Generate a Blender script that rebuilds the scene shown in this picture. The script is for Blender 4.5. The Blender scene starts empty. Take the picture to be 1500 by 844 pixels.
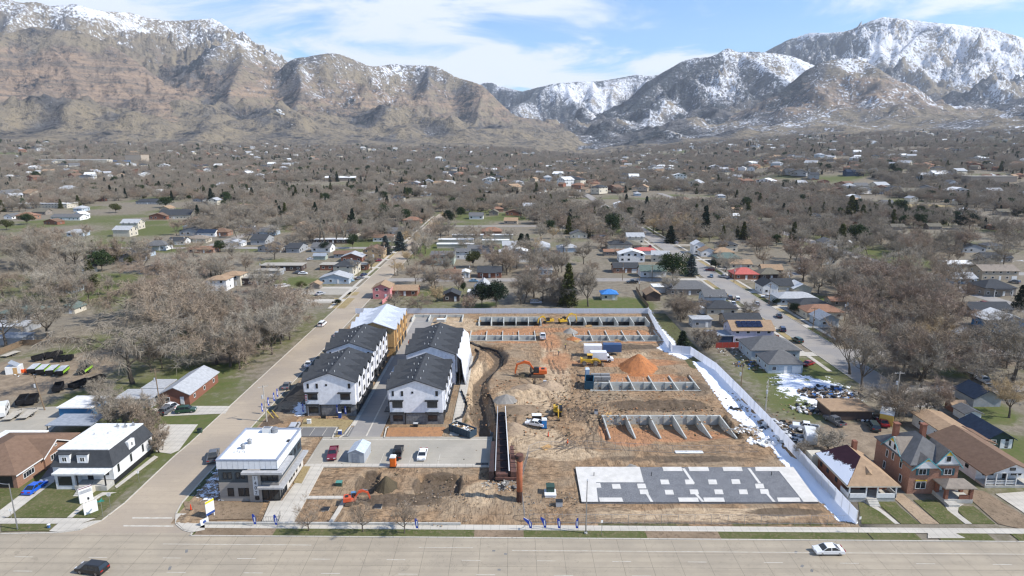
import bpy, math, random
import numpy as np
from mathutils import Vector, Matrix
R = math.radians
C = bpy.context.scene.collection
scene = bpy.context.scene
random.seed(7); rng = np.random.default_rng(11)

# ------------------------------------------------------------------ camera
CAMH, FPX, PITCH = 65.0, 921.0, R(12.7)
cam = bpy.data.cameras.new('camera'); camo = bpy.data.objects.new('camera', cam); C.objects.link(camo)
camo.location = (0, 0, CAMH); camo.rotation_euler = (R(90)-PITCH, 0, 0)
cam.sensor_width = 36; cam.lens = FPX/1500*36; cam.clip_start = 1; cam.clip_end = 40000
scene.camera = camo
# ------------------------------------------------------------------ world, sun, exposure
SUN_EL, SUN_AZ = 43.0, 103.0            # azimuth clockwise from +Y
world = bpy.data.worlds.new('World'); scene.world = world; world.use_nodes = True
nt = world.node_tree; nt.nodes.clear()
def N(nt, t, **k):
    n = nt.nodes.new(t)
    for a, b in k.items(): setattr(n, a, b)
    return n
wo = N(nt, 'ShaderNodeOutputWorld'); bg = N(nt, 'ShaderNodeBackground')
sky = N(nt, 'ShaderNodeTexSky', sky_type='NISHITA'); sky.sun_disc = False
sky.sun_elevation = R(SUN_EL); sky.sun_rotation = R(SUN_AZ); sky.altitude = 1350; sky.air_density = 1.35; sky.dust_density = 0.3; sky.ozone_density = 3.0
geo = N(nt, 'ShaderNodeTexCoord'); sep = N(nt, 'ShaderNodeSeparateXYZ'); nt.links.new(geo.outputs['Generated'], sep.inputs[0])
def M(nt, op, a, b=None, c=None, clamp=False):
    n = nt.nodes.new('ShaderNodeMath'); n.operation = op; n.use_clamp = clamp
    for i, v in enumerate((a, b, c)):
        if v is None: continue
        if isinstance(v, (int, float)): n.inputs[i].default_value = v
        else: nt.links.new(v, n.inputs[i])
    return n.outputs[0]
zz = M(nt, 'ADD', M(nt, 'MAXIMUM', sep.outputs[2], 0.0), 0.10)
cx = M(nt, 'DIVIDE', sep.outputs[0], zz); cy = M(nt, 'DIVIDE', sep.outputs[1], zz)
cmb = N(nt, 'ShaderNodeCombineXYZ'); nt.links.new(cx, cmb.inputs[0]); nt.links.new(cy, cmb.inputs[1]); cmb.inputs[2].default_value = 3.3
n1 = N(nt, 'ShaderNodeTexNoise'); n1.inputs['Scale'].default_value = .95; n1.inputs['Detail'].default_value = 9; n1.inputs['Roughness'].default_value = .58; n1.inputs['Distortion'].default_value = .5
nt.links.new(cmb.outputs[0], n1.inputs['Vector'])
# more cloud towards the left (west) side and low over the hills
side = M(nt, 'MULTIPLY', sep.outputs[0], -0.16)
low = M(nt, 'MULTIPLY', M(nt, 'SUBTRACT', 0.30, sep.outputs[2]), 0.42)
dens = M(nt, 'ADD', M(nt, 'ADD', n1.outputs['Fac'], side), low)
ramp = N(nt, 'ShaderNodeMapRange'); ramp.interpolation_type = 'SMOOTHSTEP'
ramp.inputs['From Min'].default_value = .46; ramp.inputs['From Max'].default_value = .62
nt.links.new(dens, ramp.inputs['Value'])
mix = N(nt, 'ShaderNodeMix', data_type='RGBA')
nt.links.new(M(nt, 'MULTIPLY', ramp.outputs[0], .88), mix.inputs[0]); tnt = N(nt, 'ShaderNodeMix', data_type='RGBA', blend_type='MULTIPLY'); tnt.inputs[0].default_value = 1; nt.links.new(sky.outputs[0], tnt.inputs[6]); tnt.inputs[7].default_value = (.74, .95, 1.18, 1); nt.links.new(tnt.outputs[2], mix.inputs[6])
mix.inputs[7].default_value = (6.6, 6.9, 7.4, 1)
nt.links.new(mix.outputs[2], bg.inputs[0]); bg.inputs[1].default_value = .105
nt.links.new(bg.outputs[0], wo.inputs[0])
sun = bpy.data.lights.new('sun', 'SUN'); sun.energy = 4.2; sun.angle = R(.5); sun.color = (1, .95, .87)
suno = bpy.data.objects.new('sun', sun); C.objects.link(suno)
suno.rotation_euler = (R(90-SUN_EL), 0, R(180-SUN_AZ))
scene.view_settings.view_transform = 'Standard'; scene.view_settings.look = 'None'; scene.view_settings.exposure = 0.64; scene.view_settings.gamma = 1
cy_ = scene.cycles; cy_.max_bounces = 5; cy_.diffuse_bounces = 2; cy_.glossy_bounces = 2; cy_.transmission_bounces = 2; cy_.transparent_max_bounces = 12; cy_.volume_bounces = 0
cy_.use_denoising = True; cy_.caustics_reflective = False; cy_.caustics_refractive = False; cy_.filter_width = 1.3

# ------------------------------------------------------------------ numpy noise
_tab = np.random.default_rng(5).random((256, 256))
def vn(x, y):
    xi = np.floor(x).astype(int); yi = np.floor(y).astype(int); fx = x-xi; fy = y-yi
    fx = fx*fx*(3-2*fx); fy = fy*fy*(3-2*fy)
    a = _tab[xi & 255, yi & 255]; b = _tab[(xi+1) & 255, yi & 255]; c = _tab[xi & 255, (yi+1) & 255]; d = _tab[(xi+1) & 255, (yi+1) & 255]
    return (a*(1-fx)+b*fx)*(1-fy)+(c*(1-fx)+d*fx)*fy
def fbm(x, y, o=5, g=.5, l=2.03):
    s = np.zeros_like(np.asarray(x, float)); a = 1; t = 0
    for i in range(o):
        s = s+a*vn(x+17.3*i, y-9.1*i); t += a; a *= g; x = x*l; y = y*l
    return s/t
def ridged(x, y, o=5, g=.55, l=2.07):
    s = np.zeros_like(np.asarray(x, float)); a = 1; t = 0; w = 1.0
    for i in range(o):
        v = 1-np.abs(2*vn(x+31.7*i, y+5.9*i)-1); v = v*v*w; s = s+a*v; t += a; w = np.clip(v*1.6, 0, 1)*.6+.4; a *= g; x = x*l; y = y*l
    return s/t
def sst(a, b, x):
    t = np.clip((np.asarray(x, float)-a)/(b-a), 0, 1); return t*t*(3-2*t)

# ------------------------------------------------------------------ terrain
_haz = np.array([-60, -39.1, -15.2, 0, 4, 7.4, 11, 15.2, 25, 36, 39, 60.])   # azimuth (deg) -> height of the plain at the mountains' foot
_hh = np.array([100, 95, 70, 50, 25, 10, 45, 78, 128, 140, 140, 140.])
def TH(x, y):
    x = np.asarray(x, float); y = np.asarray(y, float)
    r = np.hypot(x, y); az = np.degrees(np.arctan2(x, np.maximum(y, 1)))
    h = np.interp(az, _haz, _hh)*sst(1300, 4300, r)
    h = h+24*sst(1080, 1330, r+60*(vn(x/180, y/180)-.5))*sst(19, 25, az)*(1-sst(2200, 3000, r))
    h = h+7*(fbm(x/260, y/260, 3)-.5)*sst(650, 1100, r)
    return h
def G(px, py, z=0):
    u = (px-750)/FPX; v = (py-422)/FPX
    dy = math.cos(PITCH)-v*math.sin(PITCH); dz = -math.sin(PITCH)-v*math.cos(PITCH)
    if dz < -1e-4:
        t = (CAMH-z)/(-dz)
        if t*dy < 650: return Vector((u*t, dy*t, z))
    t = 500.0
    while t < 9000:                                   # march to the rising plain
        if CAMH+dz*t <= float(TH(u*t, dy*t))+z: break
        t += 6
    return Vector((u*t, dy*t, float(TH(u*t, dy*t))+z))
def HD(px, py, deg):                                  # heading on the ground of a direction read in the photograph
    a = G(px, py); b = G(px+5*math.cos(R(deg)), py-5*math.sin(R(deg))); return math.atan2(b.y-a.y, b.x-a.x)

# ------------------------------------------------------------------ materials
_mats = {}
def bsdf(name):
    m = bpy.data.materials.new(name); m.use_nodes = True; t = m.node_tree
    return m, t, t.nodes['Principled BSDF'], t.nodes['Material Output']
def L4(c): return (c[0], c[1], c[2], 1)
def mat(name, c, rough=.8, c2=None, scale=1.5, metal=0., bump=0., detail=4, bscale=None, stretch=None, rnd=0., spec=.3, coord='Object'):
    """two-tone noisy surface; rnd = brightness spread between objects"""
    if name in _mats: return _mats[name]
    m, t, b, o = bsdf(name); _mats[name] = m
    if c2 is None: c2 = tuple(max(0, v*.78) for v in c)
    tc = N(t, 'ShaderNodeTexCoord')
    v = tc.outputs[coord] if coord != 'World' else N(t, 'ShaderNodeNewGeometry').outputs['Position']
    if stretch:
        mp = N(t, 'ShaderNodeMapping'); mp.inputs['Scale'].default_value = stretch; t.links.new(v, mp.inputs[0]); v = mp.outputs[0]
    n = N(t, 'ShaderNodeTexNoise'); n.inputs['Scale'].default_value = scale; n.inputs['Detail'].default_value = detail; n.inputs['Roughness'].default_value = .62
    t.links.new(v, n.inputs['Vector'])
    mr = N(t, 'ShaderNodeMapRange'); mr.inputs['From Min'].default_value = .36; mr.inputs['From Max'].default_value = .64; t.links.new(n.outputs['Fac'], mr.inputs['Value'])
    mx = N(t, 'ShaderNodeMix', data_type='RGBA'); mx.inputs[6].default_value = L4(c); mx.inputs[7].default_value = L4(c2); t.links.new(mr.outputs[0], mx.inputs[0])
    col = mx.outputs[2]
    if rnd:
        oi = N(t, 'ShaderNodeObjectInfo'); hs = N(t, 'ShaderNodeHueSaturation')
        t.links.new(M(t, 'ADD', M(t, 'MULTIPLY', oi.outputs['Random'], 2*rnd), 1-rnd), hs.inputs['Value']); t.links.new(col, hs.inputs['Color']); col = hs.outputs[0]
    t.links.new(col, b.inputs['Base Color']); b.inputs['Roughness'].default_value = rough; b.inputs['Metallic'].default_value = metal
    b.inputs['Specular IOR Level'].default_value = spec
    if bump:
        bn = N(t, 'ShaderNodeTexNoise'); bn.inputs['Scale'].default_value = bscale or scale*4; bn.inputs['Detail'].default_value = 5; t.links.new(v, bn.inputs['Vector'])
        bp = N(t, 'ShaderNodeBump'); bp.inputs['Strength'].default_value = bump; bp.inputs['Distance'].default_value = .1
        t.links.new(bn.outputs['Fac'], bp.inputs['Height']); t.links.new(bp.outputs[0], b.inputs['Normal'])
    return m
def glass(name='window_glass', c=(.02, .025, .03), rough=.08):
    if name in _mats: return _mats[name]
    m, t, b, o = bsdf(name); _mats[name] = m
    b.inputs['Base Color'].default_value = L4(c); b.inputs['Roughness'].default_value = rough; b.inputs['Specular IOR Level'].default_value = .7
    return m
def paint(name, c, rough=.35, coat=.4):
    if name in _mats: return _mats[name]
    m = mat(name, c, rough, tuple(v*.9 for v in c), 2.0); m.node_tree.nodes['Principled BSDF'].inputs['Coat Weight'].default_value = coat
    return m

# ------------------------------------------------------------------ mesh building
class MB:
    def __init__(s): s.v = []; s.f = []; s.m = []; s.T = None
    def _a(s, vs):
        b = len(s.v)
        for p in vs:
            p = Vector(p)
            if s.T is not None: p = s.T @ p
            s.v.append(p)
        return b
    def face(s, pts, m=0):
        b = s._a(pts); s.f.append(tuple(range(b, b+len(pts)))); s.m.append(m)
    def box(s, x0, x1, y0, y1, z0, z1, m=0, top=None, taper=0):
        t = taper
        b = s._a([(x0, y0, z0), (x1, y0, z0), (x1, y1, z0), (x0, y1, z0), (x0+t, y0+t, z1), (x1-t, y0+t, z1), (x1-t, y1-t, z1), (x0+t, y1-t, z1)])
        for k, q in enumerate(((3, 2, 1, 0), (4, 5, 6, 7), (0, 1, 5, 4), (1, 2, 6, 5), (2, 3, 7, 6), (3, 0, 4, 7))):
            s.f.append(tuple(b+i for i in q)); s.m.append(top if (top is not None and k == 1) else m)
        return s
    def obox(s, c, size, rz=0, m=0, rx=0, ry=0):
        T0 = s.T; T = Matrix.Translation(c) @ Matrix.Rotation(rz, 4, 'Z') @ Matrix.Rotation(ry, 4, 'Y') @ Matrix.Rotation(rx, 4, 'X')
        s.T = T if T0 is None else T0 @ T
        a, b_, c_ = size[0]/2, size[1]/2, size[2]/2; s.box(-a, a, -b_, b_, -c_, c_, m); s.T = T0; return s
    def loop(s, rings, m=0, cap=True, closed=True):
        n = len(rings[0]); b = [s._a(r) for r in rings]
        for i in range(len(rings)-1):
            for k in range(n if closed else n-1):
                j = (k+1) % n; s.f.append((b[i]+k, b[i]+j, b[i+1]+j, b[i+1]+k)); s.m.append(m)
        if cap:
            s.f.append(tuple(b[0]+k for k in reversed(range(n)))); s.m.append(m)
            s.f.append(tuple(b[-1]+k for k in range(n))); s.m.append(m)
        return s
    def tube(s, pts, rad, n=8, m=0, cap=True):
        pts = [Vector(p) for p in pts]; rad = rad if isinstance(rad, (list, tuple)) else [rad]*len(pts); rings = []
        for i, p in enumerate(pts):
            d = (pts[min(i+1, len(pts)-1)]-pts[max(i-1, 0)]).normalized()
            a = d.orthogonal().normalized() if i == 0 else (a-d*a.dot(d)).normalized()
            c = d.cross(a)
            rings.append([p+(a*math.cos(2*math.pi*k/n)+c*math.sin(2*math.pi*k/n))*rad[i] for k in range(n)])
        return s.loop(rings, m, cap)
    def prism(s, poly, z0, z1, m=0, top=None):
        n = len(poly); b = s._a([(x, y, z0) for x, y in poly]+[(x, y, z1) for x, y in poly])
        for k in range(n):
            j = (k+1) % n; s.f.append((b+k, b+j, b+n+j, b+n+k)); s.m.append(m)
        s.f.append(tuple(b+k for k in reversed(range(n)))); s.m.append(m)
        s.f.append(tuple(b+n+k for k in range(n))); s.m.append(m if top is None else top)
        return s
    def xprism(s, prof, y0, y1, m=0):      # profile in XZ extruded along Y
        n = len(prof); b = s._a([(x, y0, z) for x, z in prof]+[(x, y1, z) for x, z in prof])
        for k in range(n):
            j = (k+1) % n; s.f.append((b+k, b+j, b+n+j, b+n+k)); s.m.append(m)
        s.f.append(tuple(b+k for k in reversed(range(n)))); s.m.append(m); s.f.append(tuple(b+n+k for k in range(n))); s.m.append(m)
        return s
    def yprism(s, prof, x0, x1, m=0):      # profile in YZ extruded along X
        n = len(prof); b = s._a([(x0, y, z) for y, z in prof]+[(x1, y, z) for y, z in prof])
        for k in range(n):
            j = (k+1) % n; s.f.append((b+k, b+j, b+n+j, b+n+k)); s.m.append(m)
        s.f.append(tuple(b+k for k in reversed(range(n)))); s.m.append(m); s.f.append(tuple(b+n+k for k in range(n))); s.m.append(m)
        return s
    def mesh(s, name, mats, smooth=False):
        me = bpy.data.meshes.new(name); me.from_pydata([tuple(p) for p in s.v], [], s.f)
        for m in (mats if isinstance(mats, (list, tuple)) else [mats]): me.materials.append(m)
        me.polygons.foreach_set('material_index', s.m)
        if smooth: me.polygons.foreach_set('use_smooth', [True]*len(me.polygons))
        import bmesh
        bm = bmesh.new(); bm.from_mesh(me); bmesh.ops.recalc_face_normals(bm, faces=bm.faces); bm.to_mesh(me); bm.free()
        me.update(); return me
    def build(s, name, mats, parent=None, smooth=False, loc=None, rz=None):
        o = bpy.data.objects.new(name, s.mesh(name, mats, smooth)); C.objects.link(o)
        if parent is not None: o.parent = parent
        if loc is not None: o.location = loc
        if rz is not None: o.rotation_euler.z = rz
        return o
def tag(o, label, cat=None, group=None, kind=None):
    if label: o['label'] = label
    if cat: o['category'] = cat
    if group: o['group'] = group
    if kind: o['kind'] = kind
    return o
def empty(name, loc, rz=0, label=None, cat=None, group=None, s=1):
    o = bpy.data.objects.new(name, None); C.objects.link(o); o.location = loc; o.rotation_euler.z = rz; o.scale = (s, s, s); o.empty_display_size = .5
    return tag(o, label, cat, group)
_kids = {}
def kids(o):
    return [c for c in o.children]
def clone(o, loc, rz=0, s=1, label=None, group=None, ks=None):
    c = o.copy(); C.objects.link(c); c.location = loc; c.rotation_euler.z = rz; c.scale = (s, s, s) if isinstance(s, (int, float)) else s
    if label: c['label'] = label
    if group: c['group'] = group
    if ks is None:
        if o.name not in _kids: _kids[o.name] = [(k, list(k.children)) for k in o.children]
        ks = _kids[o.name]
    for ch, gg in ks:
        d = ch.copy(); C.objects.link(d); d.parent = c
        for g in gg:
            e = g.copy(); C.objects.link(e); e.parent = d
    return c
def gridmesh(name, X, Y, Z, mats, attrs=None, mask=None, smooth=True):
    nr, nc = X.shape; me = bpy.data.meshes.new(name)
    co = np.stack([X, Y, Z], -1).reshape(-1, 3).astype(np.float32)
    i = np.arange(nr*nc).reshape(nr, nc); q = np.stack([i[:-1, :-1], i[:-1, 1:], i[1:, 1:], i[1:, :-1]], -1).reshape(-1, 4)
    if mask is not None:
        mk = (mask[:-1, :-1] | mask[1:, 1:] | mask[:-1, 1:] | mask[1:, :-1]).reshape(-1); q = q[mk]
    me.vertices.add(len(co)); me.vertices.foreach_set('co', co.ravel())
    me.loops.add(q.size); me.loops.foreach_set('vertex_index', q.ravel().astype(np.int32))
    me.polygons.add(len(q)); me.polygons.foreach_set('loop_start', np.arange(0, q.size, 4, dtype=np.int32)); me.polygons.foreach_set('loop_total', np.full(len(q), 4, np.int32))
    me.polygons.foreach_set('use_smooth', np.full(len(q), smooth))
    for m in (mats if isinstance(mats, (list, tuple)) else [mats]): me.materials.append(m)
    for k, a in (attrs or {}).items():
        at = me.attributes.new(k, 'FLOAT', 'POINT'); at.data.foreach_set('value', a.ravel().astype(np.float32))
    me.update(calc_edges=True); me.validate()
    o = bpy.data.objects.new(name, me); C.objects.link(o); return o
def inpoly(X, Y, poly):
    r = np.zeros(X.shape, bool); n = len(poly); j = n-1
    for i in range(n):
        xi, yi = poly[i][0], poly[i][1]; xj, yj = poly[j][0], poly[j][1]
        c = ((yi > Y) != (yj > Y)) & (X < (xj-xi)*(Y-yi)/((yj-yi) or 1e-9)+xi); r ^= c; j = i
    return r
def pdist(X, Y, path):
    d = np.full(X.shape, 1e9)
    for a, b in zip(path[:-1], path[1:]):
        ax, ay, bx, by = a[0], a[1], b[0], b[1]; L = (bx-ax)**2+(by-ay)**2+1e-9
        t = np.clip(((X-ax)*(bx-ax)+(Y-ay)*(by-ay))/L, 0, 1); d = np.minimum(d, np.hypot(X-ax-t*(bx-ax), Y-ay-t*(by-ay)))
    return d

# ------------------------------------------------------------------ layered ground shader
def attr(t, n): a = N(t, 'ShaderNodeAttribute'); a.attribute_name = n; return a.outputs['Fac']
def noise(t, v, sc, det=5, ro=.6, dist=0):
    n = N(t, 'ShaderNodeTexNoise'); n.inputs['Scale'].default_value = sc; n.inputs['Detail'].default_value = det; n.inputs['Roughness'].default_value = ro; n.inputs['Distortion'].default_value = dist
    t.links.new(v, n.inputs['Vector']); return n.outputs['Fac']
def mrange(t, v, a, b, c=0, d=1, smooth=True):
    n = N(t, 'ShaderNodeMapRange'); n.interpolation_type = 'SMOOTHSTEP' if smooth else 'LINEAR'
    for k, q in zip(('From Min', 'From Max', 'To Min', 'To Max'), (a, b, c, d)): n.inputs[k].default_value = q
    t.links.new(v, n.inputs['Value']); return n.outputs[0]
def cmix(t, f, a, b):
    n = N(t, 'ShaderNodeMix', data_type='RGBA')
    for i, v in ((0, f), (6, a), (7, b)):
        if isinstance(v, (int, float)): n.inputs[i].default_value = v
        elif isinstance(v, tuple): n.inputs[i].default_value = L4(v)
        else: t.links.new(v, n.inputs[i])
    return n.outputs[2]
def bumpn(t, b, h, strength, dist):
    bp = N(t, 'ShaderNodeBump'); bp.inputs['Strength'].default_value = strength; bp.inputs['Distance'].default_value = dist
    t.links.new(h, bp.inputs['Height']); t.links.new(bp.outputs[0], b.inputs['Normal'])
def mapped(t, v, s, r=0):
    mp = N(t, 'ShaderNodeMapping'); mp.inputs['Scale'].default_value = s; mp.inputs['Rotation'].default_value = (0, 0, r); t.links.new(v, mp.inputs[0]); return mp.outputs[0]
# ------------------------------------------------------------------ mountains
def crest(pts, D, F, sn=0, **k):
    az = []; el = []
    for px, py in pts:
        u = (px-750)/FPX; v = (py-422)/FPX
        dy = math.cos(PITCH)-v*math.sin(PITCH); dz = -math.sin(PITCH)-v*math.cos(PITCH)
        az.append(math.degrees(math.atan2(u, dy))); el.append(dz/math.hypot(u, dy))
    return dict(az=np.array(az), el=np.array(el), D=D, F=F, **k)
RANGES = [
 crest([(690, 150), (705, 123), (720, 122), (735, 128), (765, 135), (785, 130), (815, 123), (850, 121), (880, 120), (905, 116), (930, 111), (960, 112), (1000, 104), (1060, 100)], 9800, 6600, snow=.52, rock=.1, tree=.60, ef=.3, seed=1),
 crest([(1050, 150), (1100, 95), (1120, 78), (1150, 62), (1170, 55), (1185, 50), (1215, 50), (1240, 48), (1270, 35), (1295, 27), (1320, 30), (1350, 33), (1375, 36), (1400, 38), (1430, 42), (1450, 43), (1470, 50), (1500, 58), (1560, 50), (1700, 80), (2000, 90)], 9600, 6000, snow=.46, rock=.05, tree=.53, ef=.35, seed=2),
 crest([(-500, 40), (-200, 0), (-60, -6), (0, 2), (17, 3), (30, 7), (53, 5), (75, 12), (90, 10), (110, 8), (125, 12), (140, 17), (165, 20), (185, 20), (215, 27), (245, 33), (280, 32), (300, 30), (312, 29), (330, 40), (350, 52), (375, 65), (400, 80), (440, 105), (500, 160)], 7000, 4500, snow=.14, rock=.35, tree=.36, seed=3),
 crest([(-500, 80), (-200, 60), (-60, 66), (0, 55), (30, 46), (50, 41), (85, 45), (120, 50), (150, 60), (180, 78), (205, 95), (225, 110), (250, 128), (280, 150), (320, 180), (360, 205)], 5500, 3900, snow=-.1, rock=.8, tree=.28, seed=4),
 crest([(395, 140), (415, 100), (430, 88), (450, 85), (475, 80), (490, 80), (500, 82), (520, 90), (540, 98), (552, 99), (565, 97), (575, 95), (600, 97), (622, 97), (640, 99), (670, 115), (695, 122), (705, 126), (730, 150), (760, 175), (800, 195), (840, 218), (870, 236)], 5900, 4000, snow=.29, rock=.5, tree=.40, seed=5),
 crest([(230, 165), (262, 118), (290, 92), (320, 70), (345, 58), (365, 66), (400, 92), (430, 120), (470, 150), (520, 178), (560, 205)], 6000, 3950, snow=.27, rock=.5, tree=.42, seed=6),
 crest([(850, 238), (880, 205), (910, 170), (935, 140), (955, 118), (970, 108), (985, 100), (1000, 91), (1020, 86), (1040, 85), (1052, 80), (1065, 72), (1080, 78), (1100, 77), (1115, 78), (1135, 80), (1160, 84), (1200, 100), (1240, 120), (1300, 150), (1360, 190)], 7300, 4600, snow=.53, rock=.25, tree=.52, ef=.22, seed=7),
 crest([(1080, 200), (1110, 165), (1150, 130), (1180, 105), (1205, 92), (1235, 87), (1252, 87), (1265, 91), (1285, 101), (1300, 111), (1320, 122), (1332, 138), (1345, 155), (1362, 168), (1390, 182), (1430, 194), (1470, 198)], 5900, 4500, snow=.42, rock=.6, tree=.32, ef=.25, seed=8),
]
def build_mountains():
    na, nr = 1500, 300
    az = np.linspace(-52, 50, na); r = 3200+(11300-3200)*np.linspace(0, 1, nr)**1.15
    A, Rr = np.meshgrid(az, r, indexing='ij'); X = Rr*np.sin(np.radians(A)); Y = Rr*np.cos(np.radians(A))
    base = TH(X, Y); H = base-6.0; rr = random.Random(21)
    sn = np.zeros_like(H); rk = np.zeros_like(H); tr = np.zeros_like(H); ta_ = np.zeros_like(H)
    W1 = .55*(fbm(X/420, Y/420, 4, .55)-.5)*2; W2 = ridged(X/260+3, Y/260, 5, .58); W3 = ridged(X/90+8, Y/90, 3, .55)
    def segment(p, q, g, k):
        """raise the land to the ridge running from p to q, falling away on both sides"""
        L = max(p[2], q[2])/k; Rm = 2.9*L; rm = max(2500, min(math.hypot(*p[:2]), math.hypot(*q[:2])))
        aa = [math.degrees(math.atan2(w[0], w[1])) for w in (p, q)]; rd = [math.hypot(w[0], w[1]) for w in (p, q)]; da = math.degrees(Rm/rm)
        i0, i1 = np.searchsorted(az, [min(aa)-da, max(aa)+da]); j0, j1 = np.searchsorted(r, [min(rd)-Rm, max(rd)+Rm])
        if i1-i0 < 2 or j1-j0 < 2: return
        S = (slice(i0, i1), slice(j0, j1)); x = X[S]; y = Y[S]; dx, dy = q[0]-p[0], q[1]-p[1]; t = np.clip(((x-p[0])*dx+(y-p[1])*dy)/(dx*dx+dy*dy+1e-6), 0, 1)
        d = np.hypot(x-p[0]-t*dx, y-p[1]-t*dy); zr = p[2]+(q[2]-p[2])*t
        h = zr*np.exp(-np.maximum(d*(1+W1[S])-8, 0)*k/np.maximum(zr, 30))
        h = h*(1+(.32*(W2[S]-.42)+.07*(W3[S]-.4))*np.clip(d/np.where(zr > .55*g['hm'], 420, 160), 0, 1))
        hb = base[S]+h; w = (hb > H[S]) & (h > 5); up = np.clip(h/900, 0, 1.2)
        H[S] = np.where(w, hb, H[S]); sn[S] = np.where(w, g['snow']+g.get('ef', .55)*(up-.5), sn[S]); rk[S] = np.where(w, g['rock']*np.clip(1.15-np.abs(h/g['hm']-.5)*2.0, 0, 1), rk[S]); tr[S] = np.where(w, g['tree'], tr[S]); ta_[S] = np.where(w, .3+1.3*max(0, g['snow']), ta_[S])
    for g in RANGES:
        sd = g['seed']*53.7; aa = np.arange(max(-50, g['az'][0]), min(48, g['az'][-1]), .32); el = np.interp(aa, g['az'], g['el']); D = g['D']*(1+.035*np.sin(aa*.35+sd)+.06*(fbm(aa*.22+sd, aa*0+3, 3)-.5))
        px = D*np.sin(np.radians(aa)); py = D*np.cos(np.radians(aa)); zc = np.maximum(CAMH+D*el-TH(px, py), 0)*1.012; P = list(zip(px, py, zc)); g['hm'] = max(200., float(zc.max()))
        for p, q in zip(P[:-1], P[1:]):
            if max(p[2], q[2]) > 25: segment(p, q, g, .95)
        step = max(1, int(round(430/(g['D']*math.radians(.32))))); i = rr.randrange(step)
        while i < len(P):
            p = P[i]; hc = p[2]
            pk = hc >= max(P[max(0, i-3)][2], P[min(len(P)-1, i+3)][2])
            for kk in range(2 if pk else 1):
                if hc < 60: continue
                rad = math.hypot(p[0], p[1]); th = math.atan2(-p[0], -p[1])+rr.uniform(-.75, .75)*(1.1 if pk else .8); Ls = (D[i]-g['F'])*rr.uniform(.7, 1.1)*(.1+.9*min(1, hc/g['hm'])); n = 6; x, y, z = p; pts = [p]
                for s_ in range(n):
                    th += rr.uniform(-.28, .28); t = (s_+1)/n; x += math.sin(th)*Ls/n; y += math.cos(th)*Ls/n; zz_ = hc*((1-t)**1.22)*rr.uniform(.92, 1.06)+6; pts.append((x, y, max(6, min(zz_, pts[-1][2]*.985))))
                for a_, b_ in zip(pts[:-1], pts[1:]): segment(a_, b_, g, .92)
                for s_ in (1, 2, 3, 4, 2, 3):
                    a_ = pts[s_]; t2 = th+rr.choice([-1, 1])*rr.uniform(.6, 1.15); l2 = Ls*rr.uniform(.2, .38); x2, y2, z2 = a_; q_ = (x2, y2, z2*.97)
                    for u in range(3):
                        t2 += rr.uniform(-.2, .2); x2 += math.sin(t2)*l2/3; y2 += math.cos(t2)*l2/3; e_ = (x2, y2, a_[2]*(.97-.27*(u+1)*rr.uniform(.85, 1.1))); e_ = (e_[0], e_[1], max(5, e_[2])); segment(q_, e_, g, 1.0); q_ = e_
            i += max(1, int(step*rr.uniform(.6, 1.4)))
    cavn = W2; H = base-6+(H-base+6)*sst(3250, 4150, Rr)
    sn = sn+.22*(.45-cavn); tr = tr+.3*(.45-cavn)
    sn = np.where(H < base+6, -.3, sn)
    # facing: slopes turned away from the sun keep forest
    dHx = np.gradient(H, axis=0)/(np.gradient(X, axis=0)+1e-6)
    Hs = H.copy()
    for k in range(5):
        for q, ax in ((14, 0), (4, 1)): c = np.cumsum(np.pad(Hs, [(q+1, q), (0, 0)] if ax == 0 else [(0, 0), (q+1, q)], 'edge'), axis=ax); Hs = (c[2*q+1:]-c[:-2*q-1])/(2*q+1) if ax == 0 else (c[:, 2*q+1:]-c[:, :-2*q-1])/(2*q+1)
        if k == 0: S1 = np.gradient(Hs, axis=0)/(np.gradient(X, axis=0)+1e-6)
    S2 = np.gradient(Hs, axis=0)/(np.gradient(X, axis=0)+1e-6)
    shade = np.clip(.7*S1+.3*S2, -.5, .8)
    tr = tr+.75*shade*ta_; sn = sn-.05*shade
    rel = (H-base)/1400
    m, t, b, o = bsdf('mountain_slope'); v = N(t, 'ShaderNodeNewGeometry').outputs['Position']
    nb = noise(t, v, .0016, 6, .6); nm = noise(t, v, .0065, 7, .65); nf = noise(t, v, .028, 6, .7, .3)
    strat = noise(t, mapped(t, v, (.0022, .0022, .03)), 1.0, 5, .6, .6)
    grass = cmix(t, mrange(t, nm, .35, .65), (.285, .235, .16), (.19, .165, .13))
    grass = cmix(t, mrange(t, nf, .50, .66), grass, (.085, .075, .065))
    grass = cmix(t, mrange(t, attr(t, 'tree'), .40, .52), grass, (.145, .14, .135))
    rock = cmix(t, mrange(t, strat, .35, .62), (.36, .26, .18), (.20, .165, .13))
    rock = cmix(t, mrange(t, nf, .52, .66), rock, (.09, .08, .075))
    ra = M(t, 'ADD', attr(t, 'rock'), M(t, 'MULTIPLY', M(t, 'SUBTRACT', nm, .5), 1.1))
    col = cmix(t, mrange(t, ra, .34, .52), grass, rock)
    brush = (.075, .072, .07)
    ta = M(t, 'ADD', attr(t, 'tree'), M(t, 'ADD', M(t, 'MULTIPLY', M(t, 'SUBTRACT', nm, .5), 1.5), M(t, 'MULTIPLY', M(t, 'SUBTRACT', nf, .5), 1.3)))
    sa = M(t, 'ADD', attr(t, 'snow'), M(t, 'ADD', M(t, 'MULTIPLY', M(t, 'SUBTRACT', nb, .5), 1.2), M(t, 'ADD', M(t, 'MULTIPLY', M(t, 'SUBTRACT', nm, .5), 1.0), M(t, 'MULTIPLY', M(t, 'SUBTRACT', nf, .5), .9))))
    n5 = noise(t, mapped(t, v, (.05, .05, .018)), 1.0, 5, .7)
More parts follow.
